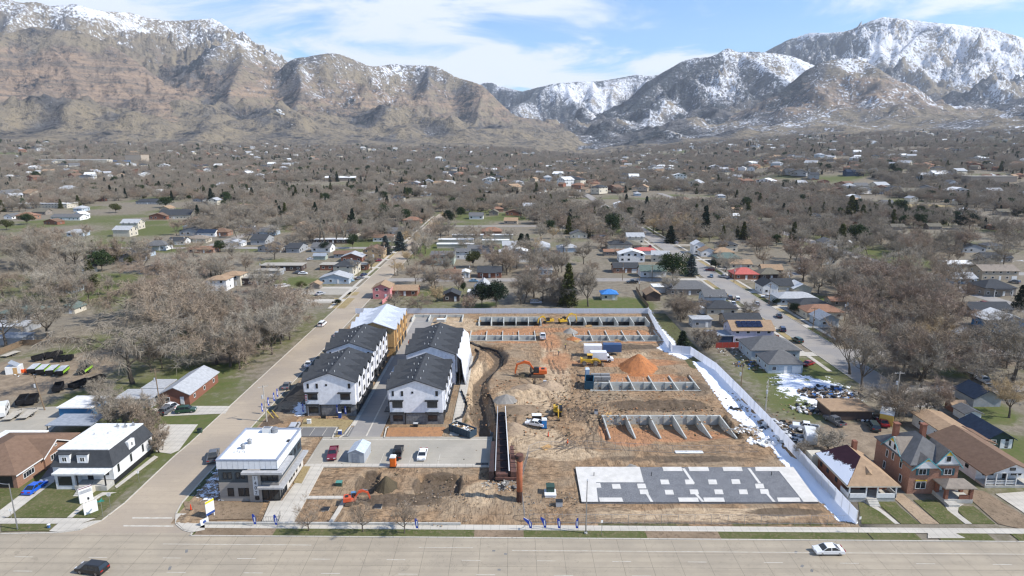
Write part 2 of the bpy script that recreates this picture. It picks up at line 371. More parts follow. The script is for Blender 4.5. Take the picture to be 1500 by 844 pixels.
    col = cmix(t, M(t, 'MULTIPLY', mrange(t, M(t, 'ADD', ta, M(t, 'MULTIPLY', M(t, 'SUBTRACT', n5, .5), .8)), .40, .60), .7), col, brush)
    sa = M(t, 'ADD', sa, M(t, 'MULTIPLY', M(t, 'SUBTRACT', n5, .5), 1.7))
    sf = mrange(t, sa, .46, .70)
    col = cmix(t, sf, col, (.80, .82, .86))
    col = cmix(t, M(t, 'MULTIPLY', mrange(t, ta, .60, .76), .93), col, (.022, .03, .034))
    t.links.new(col, b.inputs['Base Color']); b.inputs['Roughness'].default_value = .95; b.inputs['Specular IOR Level'].default_value = .05
    bumpn(t, b, M(t, 'ADD', M(t, 'MULTIPLY', nf, 1.0), M(t, 'MULTIPLY', nm, 2.2)), 1.0, 26)
    ob = gridmesh('mountains', X, Y, H, m, dict(snow=sn, rock=rk, tree=tr))
    tag(ob, None, kind='structure'); return ob, az, r, H
mtn, _maz, _mr, _mH = build_mountains()
def MH(x, y):                        # height of the built mountain surface
    a = math.degrees(math.atan2(x, y)); r = math.hypot(x, y)
    i = int(np.clip(np.searchsorted(_maz, a), 0, len(_maz)-1)); j = int(np.clip(np.searchsorted(_mr, r), 0, len(_mr)-1)); return float(_mH[i, j])

# ------------------------------------------------------------------ ground sheet
SX0, SX1, SY0, SY1 = -60.5, 61.0, 97.0, 242.2
SN_ = []
def build_ground():
    def axis(lo, hi, keys, fine, coarse, c0, c1):
        pts = set(keys); x = c0
        while x < c1: pts.add(x); x += fine
        st = fine; x = c1
        while x < hi: pts.add(x); st = min(st*1.12, coarse); x += st
        st = fine; x = c0
        while x > lo: pts.add(x); st = min(st*1.12, coarse); x -= st
        return np.array(sorted(pts))
    xs = axis(-6000, 6000, [SX0, SX1, SX0+.4, SX1-.4], 7, 140, -200, 200)
    ys = axis(-250, 5600, [SY0, SY1, SY0+.4, SY1-.4], 7, 120, 60, 700)
    X, Y = np.meshgrid(xs, ys, indexing='ij'); Z = TH(X, Y)-.02
    ins = (X > SX0+.2) & (X < SX1-.2) & (Y > SY0+.2) & (Y < SY1-.2); Z[ins] = -5
    gr = np.clip(fbm(X/45, Y/45, 3)*1.6-.45, 0, 1)
    for px, py, rad, a in [(110, 515, 7, .9), (45, 520, 6, .7), (322, 562, 8, .8), (300, 545, 8, 1.2), (430, 412, 12, 1.0), (910, 447, 16, 1.1), (880, 447, 12, 1.2), (1160, 550, 22, .75), (1180, 590, 18, .75), (1100, 505, 12, .3),
                           (1190, 440, 14, .9), (1470, 670, 16, 1.2), (1440, 600, 8, 1.2), (1385, 540, 10, .9), (130, 585, 9, 1.1), (660, 445, 22, .5), (715, 448, 5, 1.1), (560, 430, 20, .4), (1100, 470, 9, .2), (1420, 500, 8, 1.0)]:
        p = G(px, py); gr = np.maximum(gr, 1.2*a*np.exp(-((X-p.x)**2+(Y-p.y)**2)/(rad*rad)))
    dirt = np.zeros_like(gr)
    for k in range(70): qx, qy, qr = random.uniform(60, 380), random.uniform(180, 800), random.uniform(1.5, 5); SN_.append((qx, qy, qr))
    for px, py, rad in [(40, 560, 16), (100, 545, 14), (10, 545, 14), (150, 520, 10), (1240, 650, 10), (1260, 640, 10), (1090, 500, 12), (1470, 520, 14), (340, 520, 9)]:
        p = G(px, py); dirt = np.maximum(dirt, np.exp(-((X-p.x)**2+(Y-p.y)**2)/(rad*rad)))
    snw = np.zeros_like(gr)
    for px, py, rad in [(1195, 572, 11), (1170, 560, 8), (1215, 585, 7), (1085, 505, 5), (1105, 515, 5), (1060, 498, 4), (1225, 600, 6), (1045, 500, 4)]:
        p = G(px, py); snw = np.maximum(snw, np.exp(-((X-p.x)**2+(Y-p.y)**2)/(rad*rad)))
    for qx, qy, qr in SN_: snw = np.maximum(snw, .75*np.exp(-((X-qx)**2+(Y-qy)**2)/(qr*qr+9)))
    m, t, b, o = bsdf('ground_cover'); v = N(t, 'ShaderNodeNewGeometry').outputs['Position']
    n1 = noise(t, v, .045, 6, .6); n2 = noise(t, v, .4, 6, .65); n3 = noise(t, v, 2.4, 5, .7)
    dry = cmix(t, mrange(t, n2, .35, .65), (.25, .215, .16), (.165, .14, .105)); dry = cmix(t, mrange(t, n1, .45, .7), dry, (.20, .175, .135))
    gg = cmix(t, mrange(t, n2, .3, .7), (.085, .115, .03), (.13, .13, .055))
    col = cmix(t, mrange(t, M(t, 'ADD', attr(t, 'grass'), M(t, 'MULTIPLY', M(t, 'SUBTRACT', n2, .5), .9)), .38, .75), dry, gg)
    dd = cmix(t, mrange(t, n2, .35, .65), (.30, .235, .165), (.20, .155, .11))
    col = cmix(t, mrange(t, M(t, 'ADD', attr(t, 'dirt'), M(t, 'MULTIPLY', M(t, 'SUBTRACT', n2, .5), .9)), .35, .6), col, dd)
    col = cmix(t, M(t, 'MULTIPLY', mrange(t, n3, .45, .7), .35), col, (.09, .075, .055))
    sf = mrange(t, M(t, 'ADD', attr(t, 'snow'), M(t, 'ADD', M(t, 'MULTIPLY', M(t, 'SUBTRACT', n2, .5), 1.3), M(t, 'MULTIPLY', M(t, 'SUBTRACT', n3, .5), .6))), .46, .56)
    col = cmix(t, sf, col, (.80, .82, .87))
    t.links.new(col, b.inputs['Base Color']); b.inputs['Roughness'].default_value = .95; b.inputs['Specular IOR Level'].default_value = .1
    bumpn(t, b, M(t, 'ADD', n3, n2), .6, .12)
    ob = gridmesh('ground', X, Y, Z, m, dict(grass=gr, dirt=dirt, snow=snw)); tag(ob, None, kind='structure')
build_ground()
# distant plain: the haze
def build_haze():
    mb = MB(); mb.box(-9300, 9300, -400, 11500, -8, 1950)
    m = bpy.data.materials.new('air'); m.use_nodes = True; t = m.node_tree; t.nodes.clear()
    o = N(t, 'ShaderNodeOutputMaterial'); pv = N(t, 'ShaderNodeVolumePrincipled'); pv.inputs['Color'].default_value = (.80, .88, 1.0, 1); pv.inputs['Density'].default_value = HAZE; pv.inputs['Anisotropy'].default_value = .2
    t.links.new(pv.outputs[0], o.inputs['Volume'])
    ob = mb.build('haze', m); tag(ob, 'thin pale blue air haze over the valley and mountains', 'haze', kind='stuff')
HAZE = 4.0e-5
build_haze()
# ------------------------------------------------------------------ roads, pavements, lawns
def pos(t): return N(t, 'ShaderNodeNewGeometry').outputs['Position']
def concrete_mat(name, c, c2, joint=None, dust=None):
    m, t, b, o = bsdf(name); v = pos(t)
    n1 = noise(t, v, .12, 5, .6); n2 = noise(t, v, 1.1, 5, .65); n3 = noise(t, mapped(t, v, (.05, 1.6, 1)), 1.0, 4, .6)
    col = cmix(t, mrange(t, n1, .35, .65), c, c2)
    if dust: col = cmix(t, mrange(t, noise(t, v, .06, 5, .6), .42, .62), col, dust)
    col = cmix(t, M(t, 'MULTIPLY', mrange(t, n3, .45, .7), .3), col, tuple(x*.78 for x in c))
    col = cmix(t, M(t, 'MULTIPLY', mrange(t, n2, .5, .75), .25), col, tuple(x*.72 for x in c2))
    if joint:
        sp = N(t, 'ShaderNodeSeparateXYZ'); t.links.new(v, sp.inputs[0])
        jx, jy, wd = joint
        ax = M(t, 'MULTIPLY', M(t, 'PINGPONG', M(t, 'ADD', sp.outputs[0], .7), jx/2), 1); ay = M(t, 'PINGPONG', M(t, 'ADD', M(t, 'ADD', sp.outputs[1], M(t, 'MULTIPLY', sp.outputs[0], .012)), .35), jy/2)
        jm = M(t, 'MAXIMUM', M(t, 'LESS_THAN', ax, wd), M(t, 'LESS_THAN', ay, wd))
        ln = M(t, 'PINGPONG', M(t, 'ADD', sp.outputs[1], 1.0), .92); col = cmix(t, M(t, 'MULTIPLY', mrange(t, ln, .3, .8), .16), col, tuple(x*.55 for x in c2))
        ck = noise(t, v, .16, 7, .62, .8); cr_ = mrange(t, M(t, 'ABSOLUTE', M(t, 'SUBTRACT', ck, .5)), .0, .0035, 1, 0); col = cmix(t, M(t, 'MULTIPLY', cr_, .55), col, tuple(x*.35 for x in c)); col = cmix(t, M(t, 'MULTIPLY', mrange(t, noise(t, v, .5, 3, .5), .68, .74), .35), col, tuple(x*.5 for x in c))
        col = cmix(t, M(t, 'MULTIPLY', jm, M(t, 'ADD', M(t, 'MULTIPLY', n2, 1.0), .25)), col, tuple(x*.42 for x in c))
    t.links.new(col, b.inputs['Base Color']); b.inputs['Roughness'].default_value = .9; b.inputs['Specular IOR Level'].default_value = .2
    bumpn(t, b, n2, .25, .03); return m
def soil_mat(name, c, c2, c3=None, sc=.5):
    m, t, b, o = bsdf(name); v = pos(t)
    n1 = noise(t, v, sc*.3, 6, .6); n2 = noise(t, v, sc*2, 6, .68); n3 = noise(t, v, sc*9, 4, .7)
    col = cmix(t, mrange(t, n1, .35, .65), c, c2)
    if c3: col = cmix(t, mrange(t, n2, .48, .66), col, c3)
    col = cmix(t, M(t, 'MULTIPLY', mrange(t, n3, .5, .72), .4), col, tuple(x*.6 for x in c2))
    t.links.new(col, b.inputs['Base Color']); b.inputs['Roughness'].default_value = .95; b.inputs['Specular IOR Level'].default_value = .1
    bumpn(t, b, M(t, 'ADD', n2, n3), .8, .12); return m
ROADM = concrete_mat('road_concrete', (.375, .32, .24), (.32, .275, .21), (4.6, 3.66, .035))
DUSTM = concrete_mat('dusty_street', (.35, .29, .22), (.295, .25, .20), None, (.40, .33, .245))
STM = concrete_mat('street_asphalt', (.255, .24, .225), (.315, .295, .265), None, (.30, .27, .235))
WALKM = concrete_mat('walk_concrete', (.53, .49, .42), (.46, .425, .365), (1.5, 60, .03))
LOTM = concrete_mat('lot_paving', (.38, .345, .285), (.32, .295, .245))
ASPH = concrete_mat('new_asphalt', (.155, .15, .145), (.20, .195, .185))
GRASS = soil_mat('lawn_grass', (.085, .10, .032), (.125, .125, .055), (.17, .145, .08), .8)
GRASS2 = soil_mat('bright_grass', (.085, .15, .025), (.07, .12, .03), (.14, .15, .05), .8)
DORM = soil_mat('dormant_grass', (.36, .28, .14), (.30, .235, .125), (.22, .17, .09), .7)
MULCH = soil_mat('dark_mulch', (.115, .085, .06), (.15, .115, .085), (.08, .06, .045), 1.2)
DIRT1 = soil_mat('bare_dirt', (.27, .20, .135), (.20, .15, .10), (.15, .11, .075), .6)
DIRTO = soil_mat('orange_dirt', (.40, .21, .105), (.34, .18, .09), (.26, .15, .09), .6)
DIRTT = soil_mat('tan_dirt', (.40, .30, .205), (.33, .25, .17), (.25, .185, .13), .6)
OLIVE = soil_mat('damp_dirt', (.10, .08, .05), (.075, .06, .04), None, .8)
GRAVEL = soil_mat('gravel', (.29, .27, .24), (.22, .205, .185), None, 1.5)
WHITEP = mat('white_paint', (.54, .505, .44), .8, (.42, .375, .30), 1.2, coord='World')
CONC = mat('cast_concrete', (.50, .48, .43), .85, (.38, .365, .33), 1.2, coord='World', bump=.15)
def sheet(name, pts, z, m, th=.03, label=None, kind='structure', px=True):
    P = [G(*p) for p in pts] if px else [Vector((p[0], p[1], 0)) for p in pts]
    mb = MB(); mb.prism([(p.x, p.y) for p in P], z-th, z, 0); o = mb.build(name, m); tag(o, label, kind=kind); return o
def rect(name, x0, x1, y0, y1, z, m, th=.03):
    return sheet(name, [(x0, y0), (x1, y0), (x1, y1), (x0, y1)], z, m, th, px=False)
def CY(x): return 94.9-.012*x
def g2(*pts): return [(G(*p).x, G(*p).y) for p in pts]
cl = g2((256, 668), (183, 737), (149, 763), (117, 777), (85, 781), (0, 782.5))
cr = g2((282, 781), (268, 777), (257.5, 768), (258, 753), (266, 738))
sheet('road', [(-420, 40), (420, 40), (420, CY(420)), (cr[0][0], CY(cr[0][0]))]+cr[:1]+[(cl[-1][0], cl[-1][1]), (-420, cl[-1][1]+3.5)], .03, ROADM, px=False)
sheet('side_street', [cr[0]]+cr[1:]+[(-61.9, 112), (-61.9, 304), (-61.9, 620), (-72.2, 620), (-72.2, 130)]+cl, .036, DUSTM, px=False)
rect('cross_street', -61.9, 97.5, 303, 311, .032, STM)
rect('far_street', 97.5, 107.8, 150, 1000, .034, STM)
rect('cross_street', 107.8, 420, 189, 197, .032, STM)
rect('alley', 107.8, 190, 160, 165, .03, STM)
rect('cross_street', -420, -72.2, 404, 412, .032, STM)
rect('cross_street', -61.9, 97.5, 520, 528, .032, STM); rect('cross_street', 107.8, 420, 318, 326, .032, STM)
rect('far_street', 205, 214, 197, 900, .03, STM); rect('far_street', -205, -197, 412, 1000, .03, STM)
def kerb(path, w=.18, h=.14, name='kerb', z=.0):
    mb = MB()
    for (ax, ay), (bx, by) in zip(path[:-1], path[1:]):
        L = math.hypot(bx-ax, by-ay); mb.obox(((ax+bx)/2, (ay+by)/2, z+h/2), (L+w*.6, w, h), math.atan2(by-ay, bx-ax))
    o = mb.build(name, WALKM); tag(o, None, kind='structure'); return o
kerb([(420, CY(420)), (85, CY(85)), (0, CY(0)), (cr[0][0], CY(cr[0][0]))]+cr+[(-61.8, 115), (-61.8, 300)], .22)
kerb([(-420, cl[-1][1]+3.5)]+cl[::-1]+[(-72.3, 130), (-72.3, 402)], .22)
kerb([(97.4, 170), (97.4, 302)]); kerb([(107.9, 198), (107.9, 317)]); kerb([(97.4, 312), (97.4, 519)]); kerb([(107.9, 327), (107.9, 700)]); kerb([(-61.8, 312), (-61.8, 600)]); kerb([(-72.3, 413), (-72.3, 600)])
# sidewalks and verges along the main road
def band(name, x0, x1, a, b, z, m):
    return sheet(name, [(x0, CY(x0)+a), (x1, CY(x1)+a), (x1, CY(x1)+b), (x0, CY(x0)+b)], z, m, .04, px=False)
band('sidewalk', -54.5, 400, 2.2, 3.7, .12, WALKM)
sheet('sidewalk', [(258, 753), (285, 753), (284, 764), (300, 768), (300, 777), (283, 780), (269, 776), (259, 767)], .12, WALKM, .04)
for a, b, mm in [(-54.5, -41, DIRT1), (-41, -6.5, GRASS), (-6.5, 2, DIRT1), (2, 23, GRASS), (23, 35.5, DIRT1), (35.5, 61, GRASS), (61.2, 69.3, GRASS), (72.5, 81.6, GRASS), (85.6, 120, GRASS)]:
    band('verge', a+.01, b, .12, 2.2, .10, mm)
sheet('verge', [(2, 767), (83, 767), (72, 778), (2, 779)], .11, GRASS, .04); sheet('sidewalk', [(-250, 760), (140, 760), (118, 768), (0, 768), (-250, 769)], .13, WALKM, .04)
sheet('sidewalk', [(85, 768), (118, 768), (135, 764), (148, 763), (117, 776), (85, 780), (72, 779)], .125, WALKM, .04)
sheet('lawn', [(12, 759), (98, 759), (124, 736), (126, 716), (96, 712), (93, 696), (72, 712)], .10, GRASS)
sheet('lawn', [(106, 759), (142, 759), (160, 742), (234, 672), (228, 672), (170, 716), (150, 726), (127, 742)], .10, GRASS)
sheet('footpath', [(98, 759), (106, 759), (126, 742), (124, 736)], .11, WALKM); sheet('footpath', [(126, 735), (150, 722), (171, 722), (150, 727), (127, 742)], .115, WALKM)
sheet('footpath', [(168, 713), (171, 716), (232, 670), (226, 668)], .105, WALKM)
sheet('driveway', [(0, 748), (58, 704), (90, 692), (96, 697), (70, 713), (12, 758), (0, 760)], .09, WALKM)
sheet('driveway', [(58, 704), (92, 660), (104, 660), (94, 690)], .095, ASPH)
sheet('lawn', [(0, 720), (20, 712), (35, 722), (0, 746)], .09, GRASS)
for p in ([(1257, 736), (1262, 768), (1311, 768), (1296, 752), (1272, 738)], [(1283, 736), (1303, 727), (1320, 745), (1348, 768), (1320, 768), (1303, 753)], [(1338, 733), (1372, 733), (1412, 768), (1377, 768)], [(1400, 742), (1426, 742), (1458, 768), (1423, 768), (1406, 752)]):
    sheet('lawn', p, .09, GRASS)
sheet('footpath', [(1261, 734), (1273, 734), (1297, 751), (1318, 768), (1311, 768), (1290, 751)], .095, WALKM)
sheet('footpath', [(1380, 735), (1412, 739), (1404, 744), (1403, 752), (1424, 768), (1414, 768), (1388, 748)], .095, WALKM)
sheet('driveway', [(1303, 724), (1322, 724), (1376, 768), (1350, 768)], .085, DIRTT); sheet('driveway', [(1359, 775), (1386, 775), (1414, 789), (1359, 789)], .113, WALKM)
sheet('driveway', [(1404, 716), (1442, 720), (1500, 756), (1560, 790), (1462, 768)], .085, DIRT1); sheet('driveway', [(1458, 724), (1560, 716), (1640, 768), (1520, 768), (1500, 752)], .095, WALKM)
# painted lane marks
def marks():
    mb = MB()
    def bar(x, y, L, w): mb.obox((x, y, .036), (L, w, .008), -.012)
    ye, yl1, yl2 = 92.2, 88.4, 85.3
    def q(yy, x): return yy-.012*x
    bar(60, q(91.6, 60), 120, .12); bar(-46, q(92.6, -46), 25, .12); bar(-11, q(91.0, -11)+1.2, 9, .09)
    for i in range(-12, 13):
        bar(i*12.1+5.5, q(88.9, i*12.1), 3, .12); bar(i*12.1+8, q(85.4, i*12.1), 3, .12)
    o = mb.build('lane_marking', WHITEP); tag(o, None, kind='structure')
    mb = MB()
    for (a, b, c, d) in [((194, 758), (252, 758), (252, 760), (194, 760)), ((181, 769.5), (254, 770), (254, 772), (181, 771.5))]:
        P = [G(*k) for k in (a, b, c, d)]; mb.prism([(p.x, p.y) for p in P], .03, .043)
    o = mb.build('stop_line', WHITEP); tag(o, None, kind='structure')
    mb = MB()
    for k in range(8): mb.obox((-3+math.sin(k*2.1)*58, q(89+math.cos(k*3)*2.5, 0), .035), (.5+.2*(k % 3), .4, .006), k)
    o = mb.build('road_patch', ASPH); tag(o, None, kind='structure')
marks()
# ------------------------------------------------------------------ the building site floor
ROWS = [('r4', 22.3, 51.4, 132.3, 144.8), ('r3', 21.5, 51.5, 161.2, 167.0), ('r2b', 21.7, 51.3, 205.8, 212), ('r2a', -14.8, 8.2, 206.4, 212), ('r1a', -12.5, 10.9, 224.2, 233), ('r1b', 21.5, 51.2, 224.2, 233)]
CREEK = g2((686, 510), (702, 507), (722, 512), (731, 520), (727, 530), (712, 542), (700, 556), (699, 575), (702, 592), (706, 612), (714, 640), (718, 652))
FLAT = [(-62, -43, 104, 121.5), (-45, -4.4, 119.4, 133.4), (-52, -15, 133, 189), (-40, -29, 133, 240), (-14.6, -11.6, 133, 190), (13, 58.6, 105.8, 119.4), (-4.2, 0.6, 114, 147), (-60, 61, 96, 98.8), (-43, -36, 100, 121), (-50, -38, 189, 214), (-54.5, -43, 98, 106)]
def DH(x, y):
    x = np.asarray(x, float); y = np.asarray(y, float)
    wx = x+1.5*(fbm(x/9, y/9, 2)-.5); wy = y+1.5*(fbm(x/9+7, y/9, 2)-.5)
    z = .02+.75*(fbm(x/11, y/11, 4)-.5)+.42*(fbm(x/2.2, y/2.2, 4)-.5)
    tk = sst(.62, .8, vn(x/7.5+3, y/7.5)); z = z+tk*.30*(ridged(wx/.9+y*.12, wy/6, 2)-.5)
    z = z+1.3*np.exp(-(((x-4)/6.5)**2+((y-157.5)/3.6)**2)**1.6)*(.35+1.1*ridged(x/3.1, y/2.6, 3))
    z = z+.8*np.exp(-(((x+3)/5)**2+((y-109)/4)**2)**1.5)*(ridged(x/2, y/2, 3))+.5*np.exp(-(((x+14)/7)**2+((y-103)/3)**2)**1.5)*ridged(x/1.7, y/1.7, 3)
    z = z+.55*np.exp(-(((x-38)/15)**2+((y-152)/2.4)**2)**2)*(.5+ridged(x/2.3, y/1.6, 3))*1.2
    d = pdist(x, y, CREEK); z = z-2.3*(1-sst(1.0, 3.6, d+.7*(fbm(x/2, y/2, 3)-.5)))
    z = z-.25*sst(0, 3, y-99)*0
    for x0, x1, y0, y1 in FLAT:
        f = sst(-.7, .15, np.minimum(np.minimum(x-x0, x1-x), np.minimum(y-y0, y1-y))); z = z*(1-f)-.14*f
    for n, x0, x1, y0, y1 in ROWS:
        ins = (x > x0) & (x < x1) & (y > y0) & (y < y1)
        fl = {'r4': -2.2+2.0*np.clip((y1-3-y)/(y1-y0-3), 0, 1), 'r3': -2.5, 'r2a': -2.3, 'r2b': -2.3, 'r1a': -2.8, 'r1b': -2.8}[n]
        z = np.where(ins, fl+.15*(fbm(x/1.5, y/1.5, 3)-.5), z)
        bk = (x > x0) & (x < x1) & (y >= y1) & (y < y1+6.5)
        if n[:2] in ('r3', 'r2'): z = np.where(bk, -.35+.25*(fbm(x/2, y/2, 3)-.5), z)
        edge = (x > x0-1.4) & (x < x1+1.4) & (y > y0-.2) & (y < y1+.3) & ~ins
        z = np.where(edge & (n[:2] in ('r4',)), np.minimum(z, -1.0+.6*(fbm(x, y, 2))), z)
    for x0, x1, y0, y1, dp in [(-30.6, -26.6, 108.8, 117.2, 1.1), (-18.9, -10.2, 108.5, 116.3, 1.3), (5.6, 6.6, 160, 170, .8), (5.0, 6.0, 172, 181, .8)]:
        f = sst(-.05, .45, np.minimum(np.minimum(x-x0, x1-x), np.minimum(y-y0, y1-y))); z = z-dp*f
    return z
RUTS = [g2(*q) for q in ([(800, 655), (838, 642), (858, 615), (850, 585), (832, 555), (818, 520), (812, 482)], [(880, 655), (872, 630), (852, 600), (838, 570), (822, 535), (815, 500)], [(810, 645), (850, 630), (865, 600), (905, 590), (980, 592), (1060, 590)], [(770, 650), (810, 640), (840, 620), (846, 595), (870, 583)], [(840, 650), (890, 648), (960, 652), (1080, 650)], [(830, 640), (828, 600), (800, 575), (770, 560), (735, 540)], [(822, 545), (860, 540), (900, 545), (960, 548)], [(812, 480), (900, 478), (960, 480)], [(800, 700), (830, 690), (838, 730), (810, 755), (760, 760)], [(560, 700), (600, 735), (660, 745), (740, 752)], [(470, 700), (500, 692), (520, 700), (500, 712), (470, 700)])]
def rut(x, y):
    r = np.zeros_like(x); wx = x+.8*(fbm(x/5, y/5, 2)-.5)*2; wy = y+.8*(fbm(x/5+9, y/5, 2)-.5)*2
    for k, p in enumerate(RUTS):
        d = pdist(wx, wy, p)
        for o_ in ((.9, 2.2, 3.4) if k < 4 else (.9,)): r = np.maximum(r, np.exp(-((d-o_)/.27)**2))
    return r*sst(.25, .5, vn(x/4, y/4))
def build_dirt():
    nx = int((SX1-SX0)/.27); ny = int((SY1-SY0)/.27)
    X, Y = np.meshgrid(np.linspace(SX0, SX1, nx), np.linspace(SY0, SY1, ny), indexing='ij'); RT = rut(X, Y); Z = DH(X, Y)-.16*RT
    e = np.minimum(np.minimum(X-SX0, SX1-X), np.minimum(Y-SY0, SY1-Y)); Z = Z*sst(0, 2, e)+.03*(1-sst(0, 2, e))
    org = np.zeros_like(X)
    def blob(x, y, rx, ry, a):
        nonlocal org; org = np.maximum(org, a*np.exp(-(((X-x)/rx)**2+((Y-y)/ry)**2)**2))
    for a in [(34, 184, 19, 4.5, .95), (36, 171, 17, 3.5, 1.15), (36, 216, 17, 4, 1.1), (-3, 216, 13, 4, 1.1), (14, 219, 26, 2.8, 1.0), (8, 226, 6, 4, 1.2), (13, 205, 5, 14, .66), (14, 186, 6.5, 13, .62), (16, 172, 4.5, 8, .45), (37, 136, 16, 6, 1.0), (27, 136, 7, 8, 1.2), (42, 204.3, 9, 1.2, 1.0), (4, 137, 4, 8, .35), (-3, 137, 5, 4, .45), (0, 204.6, 10, 1.2, .9)]: blob(*a)
    for n, x0, x1, y0, y1 in ROWS[3:6]: org = np.where((X > x0) & (X < x1) & (Y > y0) & (Y < y1), np.where(n == 'r1a', .9*(X > -1.5), .0), org)
    tan = np.zeros_like(X)
    for x, y, rx, ry, a in [(13, 180, 5, 32, .85), (6, 150, 8, 9, .6), (2, 158, 7, 4, 1.0), (-10.5, 165, 2.5, 26, .8), (5, 132, 9, 8, .85), (11, 125, 9, 3.4, 1.05), (36, 102, 24, 2.5, .8), (-22, 228, 20, 8, .75), (-8, 101, 30, 3, .35), (6, 113, 6, 9, .35), (-52, 130, 6, 6, .9), (-6, 109, 4, 6, .7), (32, 126, 26, 3, .15), (-30, 222, 26, 6, .95), (40, 190, 12, 5, .5), (20, 152, 6, 6, .3), (-35, 104, 10, 6, .25)]:
        tan = np.maximum(tan, a*np.exp(-(((X-x)/rx)**2+((Y-y)/ry)**2)**2))
    dk = np.zeros_like(X)
    for x, y, rx, ry, a in [(-14.5, 112.5, 4.9, 4.5, 1.7), (-28.6, 113, 2.4, 4.6, 1.3), (-21, 106.5, 9, 2.6, .9), (-40, 145, 60, 6, .0), (38, 150.5, 16, 4, .75), (36, 122.5, 24, 2.2, .55), (-22, 106, 8, 3, .5), (12, 196, 40, 6, .3), (36, 199, 16, 3.5, .8), (50, 165, 6, 14, .5), (-5, 186, 8, 14, .45), (16, 145, 5, 8, .5), (50, 102.5, 8, 1.6, .8), (5, 168, 9, 11, .35), (-9, 150, 3, 14, .55)]:
        dk = np.maximum(dk, a*np.exp(-(((X-x)/rx)**2+((Y-y)/ry)**2)**2.2))
    dk = np.maximum(dk, .9*(1-sst(.5, 2.4, pdist(X, Y, CREEK))))
    for n, x0, x1, y0, y1 in ROWS[4:6]: dk = np.where((X > x0) & (X < x1) & (Y > y0) & (Y < y1), 1.0-np.clip(org, 0, .9), dk)  # back row pit floors: deep shade painted in as dark soil colour
    grs = .55*np.exp(-(((X+11)/1.4)**2+((Y-141)/4)**2))+.8*sst(52.5, 54.5, X)*sst(176, 180, Y)+.55*np.exp(-((Y-98.9)/.9)**2)*sst(.5, .6, vn(X/6, Y/3))
    dk = np.maximum(dk, .62*RT)
    m, t, b, o = bsdf('site_dirt'); v = pos(t)
    n1 = noise(t, v, .09, 6, .6, .4); n2 = noise(t, v, .55, 7, .66, .9); n3 = noise(t, v, 3.2, 5, .7)
    def am(n, w=.55, lo=.38, hi=.58): return mrange(t, M(t, 'ADD', attr(t, n), M(t, 'MULTIPLY', M(t, 'SUBTRACT', M(t, 'ADD', M(t, 'MULTIPLY', n1, .5), M(t, 'MULTIPLY', n2, .5)), .5), w*2)), lo, hi)
    col = cmix(t, mrange(t, n2, .36, .64), (.385, .258, .152), (.21, .14, .083)); col = cmix(t, mrange(t, n1, .42, .62), col, (.32, .24, .158))
    col = cmix(t, am('tan'), col, cmix(t, mrange(t, n2, .36, .66), (.54, .41, .27), (.39, .285, .18)))
    col = cmix(t, am('orange', .5, .35, .62), col, cmix(t, mrange(t, n2, .36, .66), (.47, .24, .12), (.35, .19, .105)))
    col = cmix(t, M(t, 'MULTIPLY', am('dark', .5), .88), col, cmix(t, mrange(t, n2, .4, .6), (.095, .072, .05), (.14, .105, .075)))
    col = cmix(t, am('grass', .6, .4, .6), col, (.10, .105, .045))
    # wheel ruts: thin warped streaks running along the haul routes
    sw = noise(t, mapped(t, v, (.20, 1.5, 1), .75), 1.0, 4, .6, 2.6); sw2 = noise(t, mapped(t, v, (1.9, .16, 1), .1), 1.0, 4, .6, 3.0)
    pm = mrange(t, noise(t, v, .055, 3, .5), .46, .54); st = M(t, 'ADD', M(t, 'MULTIPLY', mrange(t, sw, .54, .60), pm), M(t, 'MULTIPLY', mrange(t, sw2, .55, .61), M(t, 'SUBTRACT', 1, pm))); col = cmix(t, M(t, 'MULTIPLY', st, .65), col, (.13, .09, .06))
    col = cmix(t, M(t, 'MULTIPLY', mrange(t, n3, .5, .68), .45), col, (.12, .09, .065)); col = cmix(t, mrange(t, n3, .70, .76), col, (.52, .47, .40))
    t.links.new(col, b.inputs['Base Color']); b.inputs['Roughness'].default_value = .95; b.inputs['Specular IOR Level'].default_value = .12
    bumpn(t, b, M(t, 'ADD', M(t, 'ADD', n3, M(t, 'MULTIPLY', n2, 2)), M(t, 'MULTIPLY', st, -.5)), .9, .16)
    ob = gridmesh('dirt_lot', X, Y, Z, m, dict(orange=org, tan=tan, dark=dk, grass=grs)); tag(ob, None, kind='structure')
build_dirt()
def dz(x, y): return float(DH(np.array([x]), np.array([y]))[0])
# lots and walks inside the site
rect('parking_lot', -43.3, -4.5, 120.4, 133.2, .02, LOTM, .2); rect('lane', -37.6, -30.3, 133.2, 240, .015, STM, .2); rect('lane', -48, -30.3, 214.5, 240, .01, DIRTT, .2)
rect('parking_lot', -50.2, -37.4, 133.4, 138.3, .028, ASPH, .2)
rect('sidewalk', -43.3, -4.5, 119.2, 120.4, .12, WALKM, .25); rect('apron', -38.3, -37.4, 139, 240, .06, WALKM, .2); rect('sidewalk', -14.4, -12.2, 134, 190, .06, WALKM, .2)
sheet('sidewalk', [(447, 683), (474, 684), (447, 735), (430, 766), (383, 766), (396, 735), (413, 734), (446, 690)], .10, WALKM, .25)
sheet('sidewalk', [(444, 727), (509, 727), (507, 731), (441, 731)], .09, WALKM, .2); sheet('sidewalk', [(481, 766), (488, 766), (510, 731), (503, 731)], .085, WALKM, .2)
sheet('flower_bed', [(430, 708), (444, 684), (455, 684), (442, 709)], .13, DORM, .2)
sheet('front_yard', [(268, 735), (324, 735), (386, 737), (376, 760), (300, 762), (276, 758)], .06, DIRT1, .2)
sheet('lawn', [(446, 613), (518, 616), (498, 640), (490, 641), (497, 626), (440, 626)], .12, DORM, .25)
sheet('planting_bed', [(569, 627), (652, 626), (646, 640), (565, 640)], .10, DIRTO, .25)
